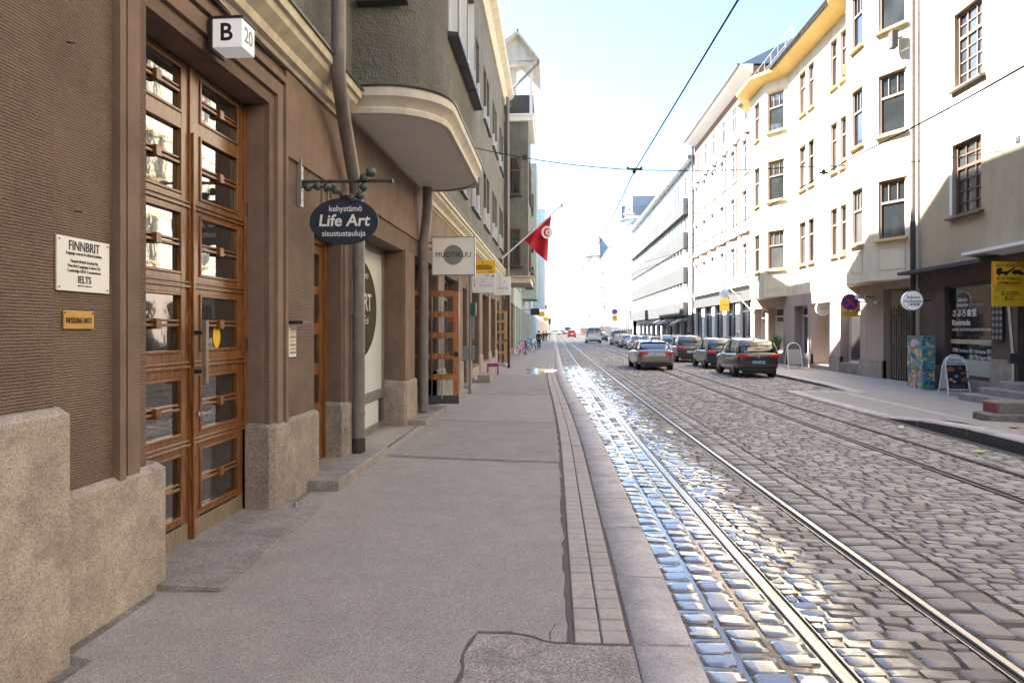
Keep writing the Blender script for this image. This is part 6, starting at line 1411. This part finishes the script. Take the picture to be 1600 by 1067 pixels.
# A-frame restaurant board
def aframe(xc, Y, w, h, label, main, rz=0, arch=True, dark='ink', head=None):
    t = thing('sandwich_board', label, 'sandwich board', (xc, Y, zR(xc, Y)), 'sandwich boards'); z0 = zR(xc, Y)
    def outline(k): 
        pts = [(-w / 2, 0), (-w / 2 * .92, h - w * .42)]
        for i in range(9): a = math.pi - math.pi * i / 8; pts.append((w * .45 * math.cos(a), h - w * .42 + w * .42 * math.sin(a)))
        pts += [(w / 2 * .92, h - w * .42), (w / 2, 0)]; return pts
    for k, sgn in ((0, 1), (1, -1)):
        fr_ = MB(); sl = .16 * h * 1.4
        fr_.tube([(xc + a, Y + (0 if k == 0 else 2 * sl) + sgn * sl * (b / h), z0 + b) for a, b in outline(k)], .016, 6); obj('frame', fr_, M['white'], t, smooth=40)
    pn = MB(); sl = .16 * h * 1.4
    def pp_(a, b, o=0): return (xc + a, Y + sl * (b / h) - .002 - o, z0 + b)
    b0, b1 = h * .15, h - w * .45
    ol = [(-w * .46, b0), (-w * .455, b1)] + [(w * .44 * math.cos(math.pi - math.pi * i / 10), b1 + w * .40 * math.sin(math.pi * i / 10)) for i in range(11)] + [(w * .455, b1), (w * .46, b0)]
    pn.add([pp_(a, b) for a, b in ol], [tuple(range(len(ol)))]); pn.add([(x, y + 2 * (Y + sl - y) - 0.0, z) for x, y, z in [pp_(a, b) for a, b in ol]], [tuple(range(len(ol)))]); po = obj('panel', pn, M['signwhite' if head else 'greypanel'], t)
    m_ = MB(); m_.add([pp_(-w * .43, b0 + .02, .003), pp_(w * .43, b0 + .02, .003), pp_(w * .43, b1 - .01, .003), pp_(-w * .43, b1 - .01, .003)], [(0, 1, 2, 3)]); ps = obj('poster', m_, M[main], po)
    tilt = (R(90) - math.atan(sl / h), 0, 0)
    if head:
        p1 = pp_(0, b1 + w * .22, .004); p2 = pp_(0, b1 + w * .07, .004); text(head[0], w * .2, M['ink'], po, p1, tilt, bold=.001); text(head[1], w * .2, M['ink'], po, p2, tilt, bold=.001)
        for (a, b, r, mm) in ((-.14, .76, .10, 'wood2'), (.1, .60, .0, 'ink'), (.16, .34, .11, 'brick'), (-.15, .38, .05, 'creamtrim'), (.08, .84, .05, 'brick'), (-.02, .52, .045, 'ochre'), (.22, .66, .05, 'brass'), (.12, .64, .04, 'wood2'), (-.26, .50, .035, 'signwhite'), (-.08, .30, .04, 'creamtrim')):
            if r: p = pp_(a * w / .5, b0 + (b1 - b0) * b, .005); m_ = MB(); m_.disc(p, r * w / .5 * .9, .004, 'y', 16); obj('food_picture', m_, M[mm], ps)
        for k in (.16, .10): m_ = MB(); p = pp_(0, b0 + (b1 - b0) * k, .005); m_.box(p[0] - w * .3, p[0] + w * .3, p[1] - .001, p[1] + .001, p[2], p[2] + .012); obj('text_line', m_, M['grey'], ps)
    return t
aframe(11.15, 19.5, .60, 1.12, 'white-framed sandwich board with food pictures headed Saburo Shokudou', 'ink', head=('Saburo', 'Shokudou'))
Ya = 31.0; aframe(Xw(1243, Ya), Ya, .62, 1.15, 'small grey sandwich board in the sun before the cream building, farther than the food board', 'signgrey')
# round restaurant sign
Yv = 21.9; xc = Xw(1427, Yv); zc = Zw(469.5, 11.3, Yv); t = thing('round_sign', 'white round drum sign reading Saburo Shokudou beside the drainpipe', 'sign', (XR, Yv, zc))
m_ = MB(); m_.disc((xc, Yv + .08, zc), .30, .16, 'y', 36); obj('light_drum', m_, M['lampwhite'], t, smooth=40, bevel=.006)
m_ = MB(); m_.ring((xc, Yv + .0, zc), .30, .01, 'y', 36); obj('rim', m_, M['grey'], t)
text('Saburo', .15, M['navy'], t, (xc, Yv - .003, zc + .10), FY, bold=.002); text('Shokudou', .135, M['navy'], t, (xc, Yv - .003, zc - .02), FY, bold=.002); text('三郎食堂', .10, M['navy'], t, (xc, Yv - .003, zc - .13), FY, bold=.002)
m_ = MB(); m_.tube([(xc + .1, Yv + .08, zc), (XR, Yv + .08, zc)], .02, 8); obj('bracket', m_, M['black'], t)
# no stopping sign with plate and number
def tsign(px, py, Yv, r, label, ring_, plate=None, no_stop=True, X=None):
    xc = Xw(px, Yv); zc = Zw(py, xc, Yv); t = thing('traffic_sign', label, 'traffic sign', (xc, Yv, zc), 'round parking signs')
    m_ = MB(); m_.disc((xc, Yv, zc), r, .02, 'y', 32); o = obj('disc', m_, M['red' if ring_ == 'red' else 'creamtrim'], t)
    m_ = MB(); m_.disc((xc, Yv - .012, zc), r * .82, .004, 'y', 32); obj('blue_field', m_, M['blue' if ring_ == 'red' else 'lightblue'], o)
    for s in ((1, -1) if no_stop else (-1,)):
        m_ = MB(); d = r * .60; q = r * .07; m_.prism([(xc - d - q, zc - s * d + q * s), (xc - d + q, zc - s * d - q * s), (xc + d + q, zc + s * d - q * s), (xc + d - q, zc + s * d + q * s)], Yv - .0185 - .001 * s, Yv - .0150 - .001 * s, 'y'); obj('bar', m_, M['red'], o)
    if plate:
        h, w, lines = plate; m_ = MB(); m_.box(xc - w / 2, xc + w / 2, Yv - .01, Yv + .01, zc - r - .03 - h, zc - r - .03); p = obj('plate', m_, M['yellow'], t)
        for i, l in enumerate(lines): text(l, h / len(lines) * .55, M['ink'], p, (xc, Yv - .0115, zc - r - .03 - h * (i + .5) / len(lines)), FY, sx=.9)
    m_ = MB(); m_.tube([(xc, Yv + .03, zc + r * .5), (xc, Yv + .03, zc - r - (plate[0] if plate else 0))], .022, 8); m_.tube([(xc, Yv + .03, zc + .0), (XR + .02, Yv + .03, zc + .0)], .02, 8); obj('bracket', m_, M['black'], t)
    return t
tsign(1328, 472, 26.2, .31, 'red and blue no stopping sign with yellow plate beside the gateway', 'red', (.2, .62, ('EI KOSKE HUOLTOAJOA', 'GÄLLER EJ SERVICE')))
tsign(1132, 459, 43, .30, 'round blue no parking sign with tall yellow plate in front of the salmon building', 'orange', (.75, .58, ('P', 'TUNNUS', 'J')), no_stop=False)
tsign(960.5, 487, 100, .45, 'distant small blue no parking sign by the turret building', 'red', (.9, .8, ('P',)), no_stop=False)
m_ = MB(); m_.box(Xw(1341, 25.6), Xw(1353, 25.6), 25.6, 25.85, Zw(467, 11.5, 25.6), Zw(460, 11.5, 25.6)); t = thing('house_number_box', 'small yellowish house number box reading 29 beside the gateway', 'number box', (XR, 25.6, 3)); obj('box', m_, M['signwhite'], t, bevel=.004)
text('29', .15, M['ink'], t, ((Xw(1341, 25.6) + Xw(1353, 25.6)) / 2, 25.598, Zw(463.5, 11.5, 25.6)), FY, bold=.002); m_ = MB(); m_.box(Xw(1353, 25.6), XR, 25.7, 25.75, Zw(464.5, 11.5, 25.6), Zw(463, 11.5, 25.6)); obj('arm', m_, M['black'], t)
# round white cafe sign and hanging door sign
Yv = 31.3; xc = Xw(1286, Yv); zc = Zw(482, xc, Yv); t = thing('round_sign', 'round white shop sign over the sunlit steps of the cream building', 'sign', (xc, Yv, zc)); m_ = MB(); m_.disc((xc, Yv, zc), .33, .12, 'y', 30); obj('light_drum', m_, M['signwhite'], t, bevel=.006); m_ = MB(); m_.tube([(xc, Yv, zc), (XR, Yv, zc)], .02, 8); obj('bracket', m_, M['black'], t)
text('Leipä', .15, M['signgrey'], t, (xc, Yv - .062, zc), FY)
# security camera
t = thing('security_camera', 'white security camera on the wall of the gateway', 'camera', (XR, 24.6, 2.9)); m_ = MB(); m_.tube([(XR - .02, 25.28, 2.85), (XR - .15, 25.2, 2.80), (XR - .35, 24.9, 2.78)], .05, 8); obj('housing', m_, M['white'], t, smooth=40); m_ = MB(); m_.tube([(XR, 25.33, 2.95), (XR - .08, 25.25, 2.84)], .02, 6); obj('arm', m_, M['white'], t)
# intercom at the gate
m_ = MB(); yy_ = P(1384); m_.box(XR + .35, XR + .6, 25.25, 25.28, 1.05, 1.55); tag(obj('gate_intercom', m_, M['black']), 'black intercom panel on the wall beside the iron gate', 'intercom')
# antenna on the cream building
t = thing('wall_antenna', 'white panel antenna high beside the drainpipe of the cream building', 'antenna', (XR, 23.3, 11.3)); ya_ = 23.1; za_ = Zw(60, 11.2, ya_)
m_ = MB(); m_.box(XR - .62, XR - .42, ya_, ya_ + .3, za_ - .28, za_ + .28); obj('panel', m_, M['greypanel'], t, bevel=.02); m_ = MB(); m_.tube([(XR - .45, ya_ + .1, za_), (XR - .16, ya_ - .2, za_ + .1)], .025, 6); obj('bracket', m_, M['grey'], t); m_ = MB(); m_.tube([(XR - .5, ya_ + .1, za_ - .28), (XR - .45, ya_, za_ - .5), (XR - .2, ya_ - .2, za_ - .4)], .012, 5); obj('cable', m_, M['grey'], t)
# tow-away warning sign (temporary)
Yv = 17.6; x0, x1 = Xw(1550, Yv), Xw(1550, Yv) + .84; z1, z0 = Zw(408.5, 11, Yv), Zw(478.5, 11, Yv); zm = z0 + (z1 - z0) * .44
x1 = Xw(1605, Yv)
t = thing('tow_notice_sign', 'yellow SIIRTOKEHOTUS tow-away notice on a silver post at the right edge', 'sign', (x0, Yv, z0))
m_ = MB(); m_.box(x0, x1, Yv, Yv + .02, z0, z1); pn = obj('panel', m_, M['yellow'], t, bevel=.004)
for (a, b, c, d) in ((x0 + .008, x0 + .022, zm, z1 - .01), (x1 - .022, x1 - .008, zm, z1 - .01), (x0 + .022, x1 - .022, z1 - .024, z1 - .01), (x0 + .022, x1 - .022, zm, zm + .014)): m_ = MB(); m_.box(a, b, Yv - .003, Yv - .0005, c, d); obj('red_border', m_, M['red'], pn)
xc = (x0 + x1) / 2; ht = z1 - zm
def st_(s, sz, z, bold=.001, sx=1, x=None, al='CENTER'): text(s, sz, M['ink'], pn, (xc if x is None else x, Yv - .003, z), FY, bold=bold, sx=sx, align=al)
st_('SIIRTOKEHOTUS', .112, z1 - ht * .17, .0015, .82); st_('FLYTTNINGS-', .112, z1 - ht * .70, .0015, .9); st_('UPPMANING', .112, z1 - ht * .87, .0015, .9)
zt_ = z1 - ht * .50; m_ = MB(); xt_ = x0 + .1
m_.prism([(xt_, zt_), (xt_, zt_ + .10), (xt_ + .04, zt_ + .15), (xt_ + .14, zt_ + .15), (xt_ + .14, zt_ + .06), (xt_ + .26, zt_ + .07), (xt_ + .44, zt_ + .17), (xt_ + .455, zt_ + .15), (xt_ + .30, zt_ + .03), (xt_ + .30, zt_)], Yv - .003, Yv - .0005, 'y')
for a in (.07, .23): m_.disc((xt_ + a, Yv - .004, zt_ - .005), .035, .003, 'y', 14)
obj('tow_truck_pictogram', m_, M['ink'], pn); m_ = MB(); m_.prism([(xt_ + .36, zt_ + .05), (xt_ + .42, zt_ + .10), (xt_ + .55, zt_ + .10), (xt_ + .62, zt_ + .04), (xt_ + .68, zt_ + .01), (xt_ + .66, zt_ - .02), (xt_ + .37, zt_ + .01)], Yv - .003, Yv - .0005, 'y'); m_.disc((xt_ + .44, Yv - .004, zt_ + .005), .028, .003, 'y', 12); m_.disc((xt_ + .60, Yv - .004, zt_ - .01), .028, .003, 'y', 12); obj('car_pictogram', m_, M['ink'], pn)
st_('VOIMASSAOLOAIKA', .04, zm - .05, 0, .8, x0 + .04, 'LEFT'); st_('25.3.2024', .12, zm - .17, .001, .9); st_('Giltighetstid', .035, zm - .10, 0, .8, x0 + .04, 'LEFT'); st_('KELLO', .04, zm - .25, 0, .8, x0 + .04, 'LEFT'); st_('8-21', .12, zm - .29, .001, 1.0); st_('Klockan', .035, zm - .31, 0, .8, x0 + .04, 'LEFT')
for zz_ in (zm - .215, zm - .335): m_ = MB(); m_.box(x0 + .25, x1 - .05, Yv - .002, Yv - .0005, zz_, zz_ + .005); obj('form_line', m_, M['ink'], pn)
xq = Xw(1577, Yv); m_ = MB(); m_.tube([(xq, Yv + .04, z0 + .1), (xq + .02, Yv + .04, z0), (Xw(1585, Yv), Yv + .04, Zw(560, 11, Yv)), (Xw(1585, Yv), Yv + .04, .1)], .04, 12); obj('post', m_, M['chrome'], t, smooth=40)
m_ = MB(); m_.box(xq - .16, xq + .12, Yv + .02, Yv + .03, z0 - .01, z0 + .1); obj('clamp', m_, M['grey'], t); m_ = MB(); m_.box(Xw(1583, Yv) - .07, Xw(1583, Yv) + .11, Yv, Yv + .1, Zw(568, 11, Yv), Zw(552, 11, Yv)); obj('lower_clamp', m_, M['darkgrey'], t)
t = thing('parking_sign', 'blue sign partly hidden behind the yellow tow-away notice', 'traffic sign', (x1, Yv + .3, z1)); m_ = MB(); m_.box(Xw(1588, Yv + .3), Xw(1588, Yv + .3) + .6, Yv + .3, Yv + .32, z1 - .2, Zw(402, 11, Yv + .3)); pn = obj('panel', m_, M['blue'], t, bevel=.004)
m_ = MB(); a = Xw(1588, Yv + .3); m_.box(a + .01, a + .59, Yv + .296, Yv + .2985, Zw(402, 11, Yv + .3) - .02, Zw(402, 11, Yv + .3) - .01); m_.box(a + .01, a + .02, Yv + .296, Yv + .2985, z1 - .2, Zw(402, 11, Yv + .3) - .02); m_.box(a + .1, a + .2, Yv + .296, Yv + .2985, z1 - .1, Zw(402, 11, Yv + .3) - .05); obj('border', m_, M['signwhite'], pn)
m_ = MB(); m_.tube([(a + .3, Yv + .36, z1 + .1), (a + .3, Yv + .36, .1)], .03, 8); obj('post', m_, M['grey'], t)
# concrete block, brush, litter
Yk = 13.2; xk = Xw(1548, Yk); zk = zR(xk, Yk); t = thing('concrete_block', 'rough stepped concrete block with red paint marks on the right sidewalk', 'concrete block', (xk, Yk, zk))
m_ = MB(); m_.bbox(xk, xk + 1.4, Yk, Yk + .55, zk - .02, zk + .13, .03); obj('base', m_, M['concrete'], t); m_ = MB(); m_.bbox(xk + .16, xk + 1.4, Yk + .08, Yk + .5, zk + .131, zk + .36, .04); up = obj('upper_step', m_, M['concrete'], t); m_ = MB(); m_.box(xk + .157, xk + .159, Yk + .12, Yk + .45, zk + .16, zk + .31); m_.box(xk + .165, xk + .20, Yk + .076, Yk + .079, zk + .17, zk + .31); obj('red_paint', m_, mat('faded_red_paint', (.35, .06, .06), .8, var=(20, .5)), up)
Yk = 11.75; xk = Xw(1578, Yk); zk = zR(xk, Yk) + .015; t = thing('brush', 'wooden spoon-shaped brush lying on the right sidewalk near the kerb', 'brush', (xk, Yk, zk)); m_ = MB(); m_.ball((xk + .06, Yk, zk + .01), .07, 12, (1.2, .7, .3)); obj('head', m_, M['woodpale'], t, smooth=True); m_ = MB(); m_.tube([(xk + .12, Yk, zk + .01), (xk + .5, Yk + .05, zk)], .012, 6); obj('handle', m_, M['cornice'], t)
Yk = 13.0; m_ = MB(); m_.tube([(Xw(1403, Yk), Yk, .03), (Xw(1412, Yk), Yk + .02, .03)], [.03, .04], 10); tag(obj('paper_cup', m_, M['signwhite']), 'crushed white paper cup lying in the gutter by the raised kerb', 'cup')
Yk = 10.6; m_ = MB(); rnd = random.Random(2); xk = Xw(1528, Yk)
for i in range(9): a, b = rnd.uniform(-.09, .09), rnd.uniform(-.05, .05); m_.add([(xk + a, Yk + b, .02), (xk + a + .05, Yk + b + .01, .035), (xk + a + .03, Yk + b + .05, .03), (xk + a - .02, Yk + b + .03, .04)], [(0, 1, 2, 3)])
tag(obj('green_leaf', m_, M['leaflime']), 'bright green leaf lying in the gutter below the right kerb', 'leaf')
# potted plant in shop window
Yk = 35.6; xk = Xw(1215, Yk); t = thing('potted_plant', 'green potted plant in front of the shop window under the far bay', 'plant', (XR - .3, Yk, .1)); m_ = cyl((XR - .35, Yk), .16, .1, .5, 14, .2); obj('pot', m_, M['ochre'], t, smooth=40)
m_ = MB(); rnd = random.Random(8)
for i in range(90):
    a = rnd.uniform(0, 6.28); l = rnd.uniform(.5, 1.2); sp = rnd.uniform(.1, .5); p0 = Vector((XR - .35, Yk, .5)); p1 = p0 + Vector((sp * math.cos(a) * .5, sp * math.sin(a) * .5, l * .7)); p2 = p0 + Vector((sp * math.cos(a), sp * math.sin(a), l)); q = Vector((-math.sin(a), math.cos(a), 0)) * .03
    m_.add([p0 - q * .3, p0 + q * .3, p1 + q, p1 - q, p2], [(0, 1, 2, 3), (3, 2, 4)])
obj('foliage', m_, M['leafgreen'], t)
# ================================================================== OVERHEAD WIRES
def wirething(name, pts, r, label, cat='wire', group='overhead tram wires'):
    m_ = MB(); m_.tube(pts, r, 6); return tag(obj(name, m_, M['wire']), label, cat, group)
def sag(a, b, s, n=14): return [tuple(a[i] + (b[i] - a[i]) * k / n - (s * 4 * (k / n) * (1 - k / n) if i == 2 else 0) for i in range(3)) for k in range(n + 1)]
def XatY(px, Y): return Xw(px, Y)
c1 = [(2.05, 3, 5.35), (2.05, 7.45, 5.5), (2.02, 17.3, 5.80)]; c1 += sag((2.02, 17.3, 5.80), (1.95, 48, 5.9), .25)[1:] + sag((1.95, 48, 5.9), (1.9, 90, 5.9), .2)[1:] + [(1.9, 200, 5.9)]
wirething('contact_wire', c1, .014, 'left tram contact wire rising from the street end to the top of the frame')
c2 = [(6.0, 3, 5.25), (6.0, 8.2, 5.22)] + sag((6.0, 8.2, 5.22), (6.0, 14.1, 5.3), .05)[1:] + sag((6, 14.1, 5.3), (5.9, 48, 5.9), .25)[1:] + [(5.8, 120, 5.9)]
wirething('contact_wire', c2, .014, 'right tram contact wire crossing in front of the cream building')
# cross span
pA = (XM + .1, 17.3, Zw(222, -2.7, 17.3)); pB = (2.02, 17.3, 5.84); pC = (6.2, 17.3, 5.86); pD = (XR, 18.6, Zw(236, XR, 18.6))
wirething('span_wire', sag(pA, pB, .12) + sag(pB, pC, .05)[1:] + sag(pC, pD, .1)[1:], .012, 'nearest cross-span wire running from the left facade to the right facade')
m_ = MB(); x_ = Xw(820, 17.3); m_.box(x_ - .06, x_ + .06, 17.26, 17.34, 6.05 + .08, 6.05 + .2); tag(obj('wire_insulator', m_, M['black']), 'black insulator on the cross-span wire left of the flag', 'insulator')
t = thing('wire_hanger', 'dark metal clamp joining the left contact wire to the nearest cross-span wire', 'wire clamp', (2.02, 17.3, 5.84), 'wire clamps'); m_ = MB(); m_.box(1.84, 2.22, 17.27, 17.33, 5.85, 5.88); m_.box(1.98, 2.06, 17.24, 17.36, 5.78, 5.88); m_.ball((2.02, 17.3, 5.77), .035, 8); obj('clamp', m_, M['black'], t)
for x in (1.86, 2.2): m_ = MB(); m_.ball((x, 17.3, 5.89), .035, 8); obj('insulator', m_, M['darkgrey'], t, smooth=True)
t = thing('wire_hanger', 'dark metal clamp on the wires in front of the cream facade', 'wire clamp', (6.1, 17.3, 5.6), 'wire clamps'); m_ = MB(); xx_ = Xw(1287, 15.6); m_.box(xx_ - .09, xx_ + .09, 15.57, 15.63, 5.30, 5.34); m_.ball((xx_, 15.6, 5.36), .05, 8); obj('clamp', m_, M['black'], t)
for (Y, zl, zr_, zc, lb) in ((48, 8.0, 8.2, 6.4, 'second'), (90, 8.2, 8.4, 6.6, 'third'), (130, 8.2, 8.4, 6.6, 'fourth')):
    wirething('span_wire', sag((-2.8, Y, zl), (1.95, Y, zc), .1) + sag((1.95, Y, zc), (5.9, Y, zc), .05)[1:] + sag((5.9, Y, zc), (XR - .2, Y, zr_), .1)[1:], .012, lb + ' cross-span wire from the camera, high over the street')
# street lamp hung over the road
Yl = 48; xl = Xw(983, Yl); zl = Zw(336, 5, Yl); t = thing('hanging_street_lamp', 'white saucer street lamp hanging on a wire over the road', 'lamp', (xl, Yl, zl)); m_ = cyl((xl, Yl), .42, zl, zl + .22, 20, .18); obj('lamp_shade', m_, M['white'], t, smooth=40); m_ = cyl((xl, Yl), .12, zl + .22, zl + .5, 12); obj('housing', m_, M['grey'], t, smooth=40)
wirething('lamp_wire', sag((-2.8, Yl, 10.6), (xl, Yl, zl + .5), .15) + sag((xl, Yl, zl + .5), (XR, Yl, 11.2), .15)[1:], .010, 'wire carrying the saucer street lamp across the street')
# ================================================================== PEOPLE
def skinned(name, chain, material, parent):
    """chain: list of polylines [(x,y,z,r),...] sharing joints by equal coordinates"""
    me = bpy.data.meshes.new(name); idx = {}; V = []; E = []; Rr = []
    for pl in chain:
        prev = None
        for x, y, z, r in pl:
            k = (round(x, 4), round(y, 4), round(z, 4))
            if k not in idx: idx[k] = len(V); V.append((x, y, z)); Rr.append(r)
            if prev is not None: E.append((prev, idx[k]))
            prev = idx[k]
    me.from_pydata(V, E, []); o = bpy.data.objects.new(name, me); COL.objects.link(o)
    md = o.modifiers.new('skin', 'SKIN'); sub = o.modifiers.new('s', 'SUBSURF'); sub.levels = 2; sub.render_levels = 2
    for i, sv in enumerate(me.skin_vertices[0].data): sv.radius = (Rr[i], Rr[i]); sv.use_root = (i == 0)
    dg = bpy.context.evaluated_depsgraph_get(); m2 = bpy.data.meshes.new_from_object(o.evaluated_get(dg)); bpy.data.objects.remove(o)
    m2.name = name; m2.materials.clear(); m2.materials.append(material)
    m2.polygons.foreach_set('use_smooth', [True] * len(m2.polygons)); o = bpy.data.objects.new(name, m2); COL.objects.link(o); o.parent = parent; return o
def person(label, X, Y, z, h, top, legs, hair=(.05, .03, .02), stride=.18, rz=0, arm=.1, group='people walking'):
    t = thing('person', label, 'person', (0, 0, 0), group); s = 1.0
    mt = mat('clothes_top', top, .85); ml = mat('clothes_legs', legs, .85); mh = mat('hair', hair, .6)
    st = stride
    L = [(-.09, 0, .95, .10), (-.10, st * .45, .50, .072), (-.10, st, .10, .045), (-.10, st + .12, .04, .035)]; Rl = [(.09, 0, .95, .10), (.10, -st * .3, .52, .072), (.10, -st, .12, .045), (.10, -st + .12, .045, .035)]
    P_ = (0, 0, .98, .14)
    # body: one continuous surface (skin)
    chain = [[P_, (0, 0, 1.18, .12), (0, 0, 1.38, .13), (0, .01, 1.48, .055), (0, .02, 1.56, .055), (0, .025, 1.64, .092), (0, .02, 1.71, .075)], [P_] + L, [P_] + Rl]
    for sx in (-1, 1):
        chain.append([(0, 0, 1.38, .13), (sx * .17, 0, 1.40, .06), (sx * .22, -.02 * sx, 1.12, .042), (sx * .21, arm * (1 if sx > 0 else -1) + .06, .90, .033), (sx * .21, arm * (1 if sx > 0 else -1) + .08, .82, .032)])
    b = skinned('body', chain, M['skin'], t)
    # fingers on both hands
    jk = [[P_, (0, 0, 1.18, .15), (0, 0, 1.38, .165), (0, 0, 1.46, .09)]]
    jk[0][0] = (0, 0, .93, .155)
    for sx in (-1, 1): jk.append([(0, 0, 1.38, .165), (sx * .18, 0, 1.40, .08), (sx * .225, -.02 * sx, 1.12, .062), (sx * .21, arm * (1 if sx > 0 else -1) + .06, .90, .05)])
    skinned('jacket', jk, mt, t)
    skinned('trousers', [[(0, 0, .96, .15), (-.09, 0, .90, .12), (-.10, st * .45, .50, .088), (-.10, st, .12, .066)], [(0, 0, .96, .15), (.09, 0, .90, .12), (.10, -st * .3, .52, .088), (.10, -st, .13, .066)]], ml, t)
    m_ = MB(); m_.ball((0, -.005, 1.67), .105, 14, (.98, 1.05, 1.08)); hb = obj('hair', m_, mh, t, smooth=True)
    for sx, yy in ((-1, st), (1, -st)): m_ = MB(); m_.ball((sx * .10, yy + .06, .045), .055, 10, (.85, 2.3, .85)); obj('shoe', m_, M['black'], t, smooth=True)
    sc = h / 1.76; t.scale = (sc, sc, sc); t.location = (X, Y, z); t.rotation_euler = (0, 0, rz); return t
Y_ = 60; person('person in black jacket with ochre collar and black trousers walking on the left sidewalk', Xw(842, Y_), Y_, ZL, 1.62 , (.015, .015, .018), (.012, .012, .014))
Y_ = 90; person('person in black coat walking beyond the person with the ochre collar', Xw(849, Y_), Y_, ZL, 1.45, (.02, .02, .022), (.02, .02, .025), stride=.1)
person('person in dark top and pale blue jeans beside the black coated walker', Xw(853.5, Y_), Y_ + 1, ZL, 1.45, (.03, .035, .04), (.35, .45, .6), stride=.15)
Y_ = 41; person('person in orange and dark clothes behind the parked dark wagon on the right', Xw(1077, Y_), Y_, .08, 1.6, (.25, .13, .06), (.05, .05, .06))
person('person with dark hair and black coat behind the fourth parked car', Xw(1036, 50), 50, .08, 1.6, (.03, .03, .03), (.03, .03, .03))
person('grey-haired person in a light coat in front of the salmon building', Xw(1157, 36), 36.5, .08, 1.65, (.5, .48, .45), (.1, .1, .12), hair=(.5, .48, .45))
# bicycles
def bicycle(label, X, Y, colr, rz=R(12), sc=1.0):
    t = thing('bicycle', label, 'bicycle', (0, 0, 0), 'bicycles parked by the left wall')
    for y in (-.52, .52):
        m_ = MB(); m_.ring((0, y, .34), .325, .018, 'x', 26, 6); w = obj('wheel', m_, M['tyre'], t, smooth=50); m_ = MB()
        for k in range(10): a = math.pi * 2 * k / 10; m_.tube([(0, y, .34), (0, y + .31 * math.cos(a), .34 + .31 * math.sin(a))], .003, 4)
        obj('spokes', m_, M['chrome'], w)
    m_ = MB()
    for a, b in (((-.52, .34), (-.05, .32)), ((-.05, .32), (-.18, .86)), ((-.52, .34), (-.16, .75)), ((-.05, .32), (.34, .80)), ((-.16, .75), (.36, .88)), ((.36, .98), (.52, .34))): m_.tube([(0, a[0], a[1]), (0, b[0], b[1])], .018, 8)
    obj('frame', m_, colr, t); m_ = MB(); m_.ball((0, -.2, .90), .1, 10, (.8, 1.3, .35)); obj('saddle', m_, M['black'], t, smooth=True)
    m_ = MB(); m_.tube([(-.28, .25, 1.02), (-.1, .36, 1.0), (.1, .36, 1.0), (.28, .25, 1.02)], .014, 8); obj('handlebar', m_, M['black'], t)
    m_ = MB(); m_.tube([(-.1, -.05, .2), (.1, -.05, .45)], .012, 6); obj('pedals', m_, M['black'], t)
    t.location = (X, Y, ZL); t.rotation_euler = (R(4), 0, rz); t.scale = (sc,) * 3; return t
bicycle('pink bicycle leaning at the left wall, nearest of the bicycles', Xw(814.5, 45), 45, M['magenta'], R(-35), .95)
bicycle('turquoise city bicycle parked by the pale green building behind the dark bicycle', Xw(835, 60), 57, mat('turquoise_paint', (.05, .45, .5), .4), R(-40))
bicycle('dark blue bicycle parked between the pink and the turquoise bicycle', Xw(825, 50), 50, M['blue'], R(-40))
# bollards
for px, Y, lb in ((821, 46.5, 'dark bollard behind the pink bicycle on the left sidewalk'),):
    m_ = MB(); x_ = Xw(px, Y); m_.tube([(x_, Y, ZL), (x_, Y, ZL + .85)], .05, 10); m_.ball((x_, Y, ZL + .86), .06, 8); tag(obj('bollard', m_, M['black'], smooth=40), lb, 'bollard')
# far lamp / traffic lights
t = thing('traffic_light', 'traffic light on a grey post at the far crossing on the left', 'traffic light', (-.9, 110, 0)); x_ = Xw(859, 110)
m_ = MB(); m_.tube([(x_, 110, 0), (x_, 110, 3.6)], .07, 8); obj('post', m_, M['grey'], t); m_ = MB(); m_.box(x_ - .18, x_ + .18, 109.8, 110, 2.6, 3.6); hd = obj('signal_head', m_, M['black'], t); m_ = MB(); m_.disc((x_, 109.78, 3.4), .12, .03, 'y', 14); obj('red_lens', m_, M['red'], hd)
# projecting shop signs and awnings along the far left
for i, (px, Y, z, m, lb) in enumerate(((836, 62, 3.1, 'black', 'small black projecting sign on the pale green building'), (846, 85, 3.4, 'yellow', 'yellow awning sign on the far left facade'), (853, 108, 3.1, 'yellow', 'small yellow sign beyond the yellow awning'), (850, 95, 4.6, 'signgrey', 'round grey sign above the far left sidewalk'))):
    x_ = Xw(px, Y); t = thing('projecting_sign', lb, 'sign', (-2.7, Y, z), 'far projecting signs'); m_ = MB(); m_.box(x_ - .4, x_ + .4, Y, Y + .1, z, z + .6); obj('panel', m_, M[m], t, bevel=.01); m_ = MB(); m_.tube([(-2.8, Y + .05, z + .5), (x_ - .3, Y + .05, z + .5)], .02, 6); obj('bracket', m_, M['black'], t)
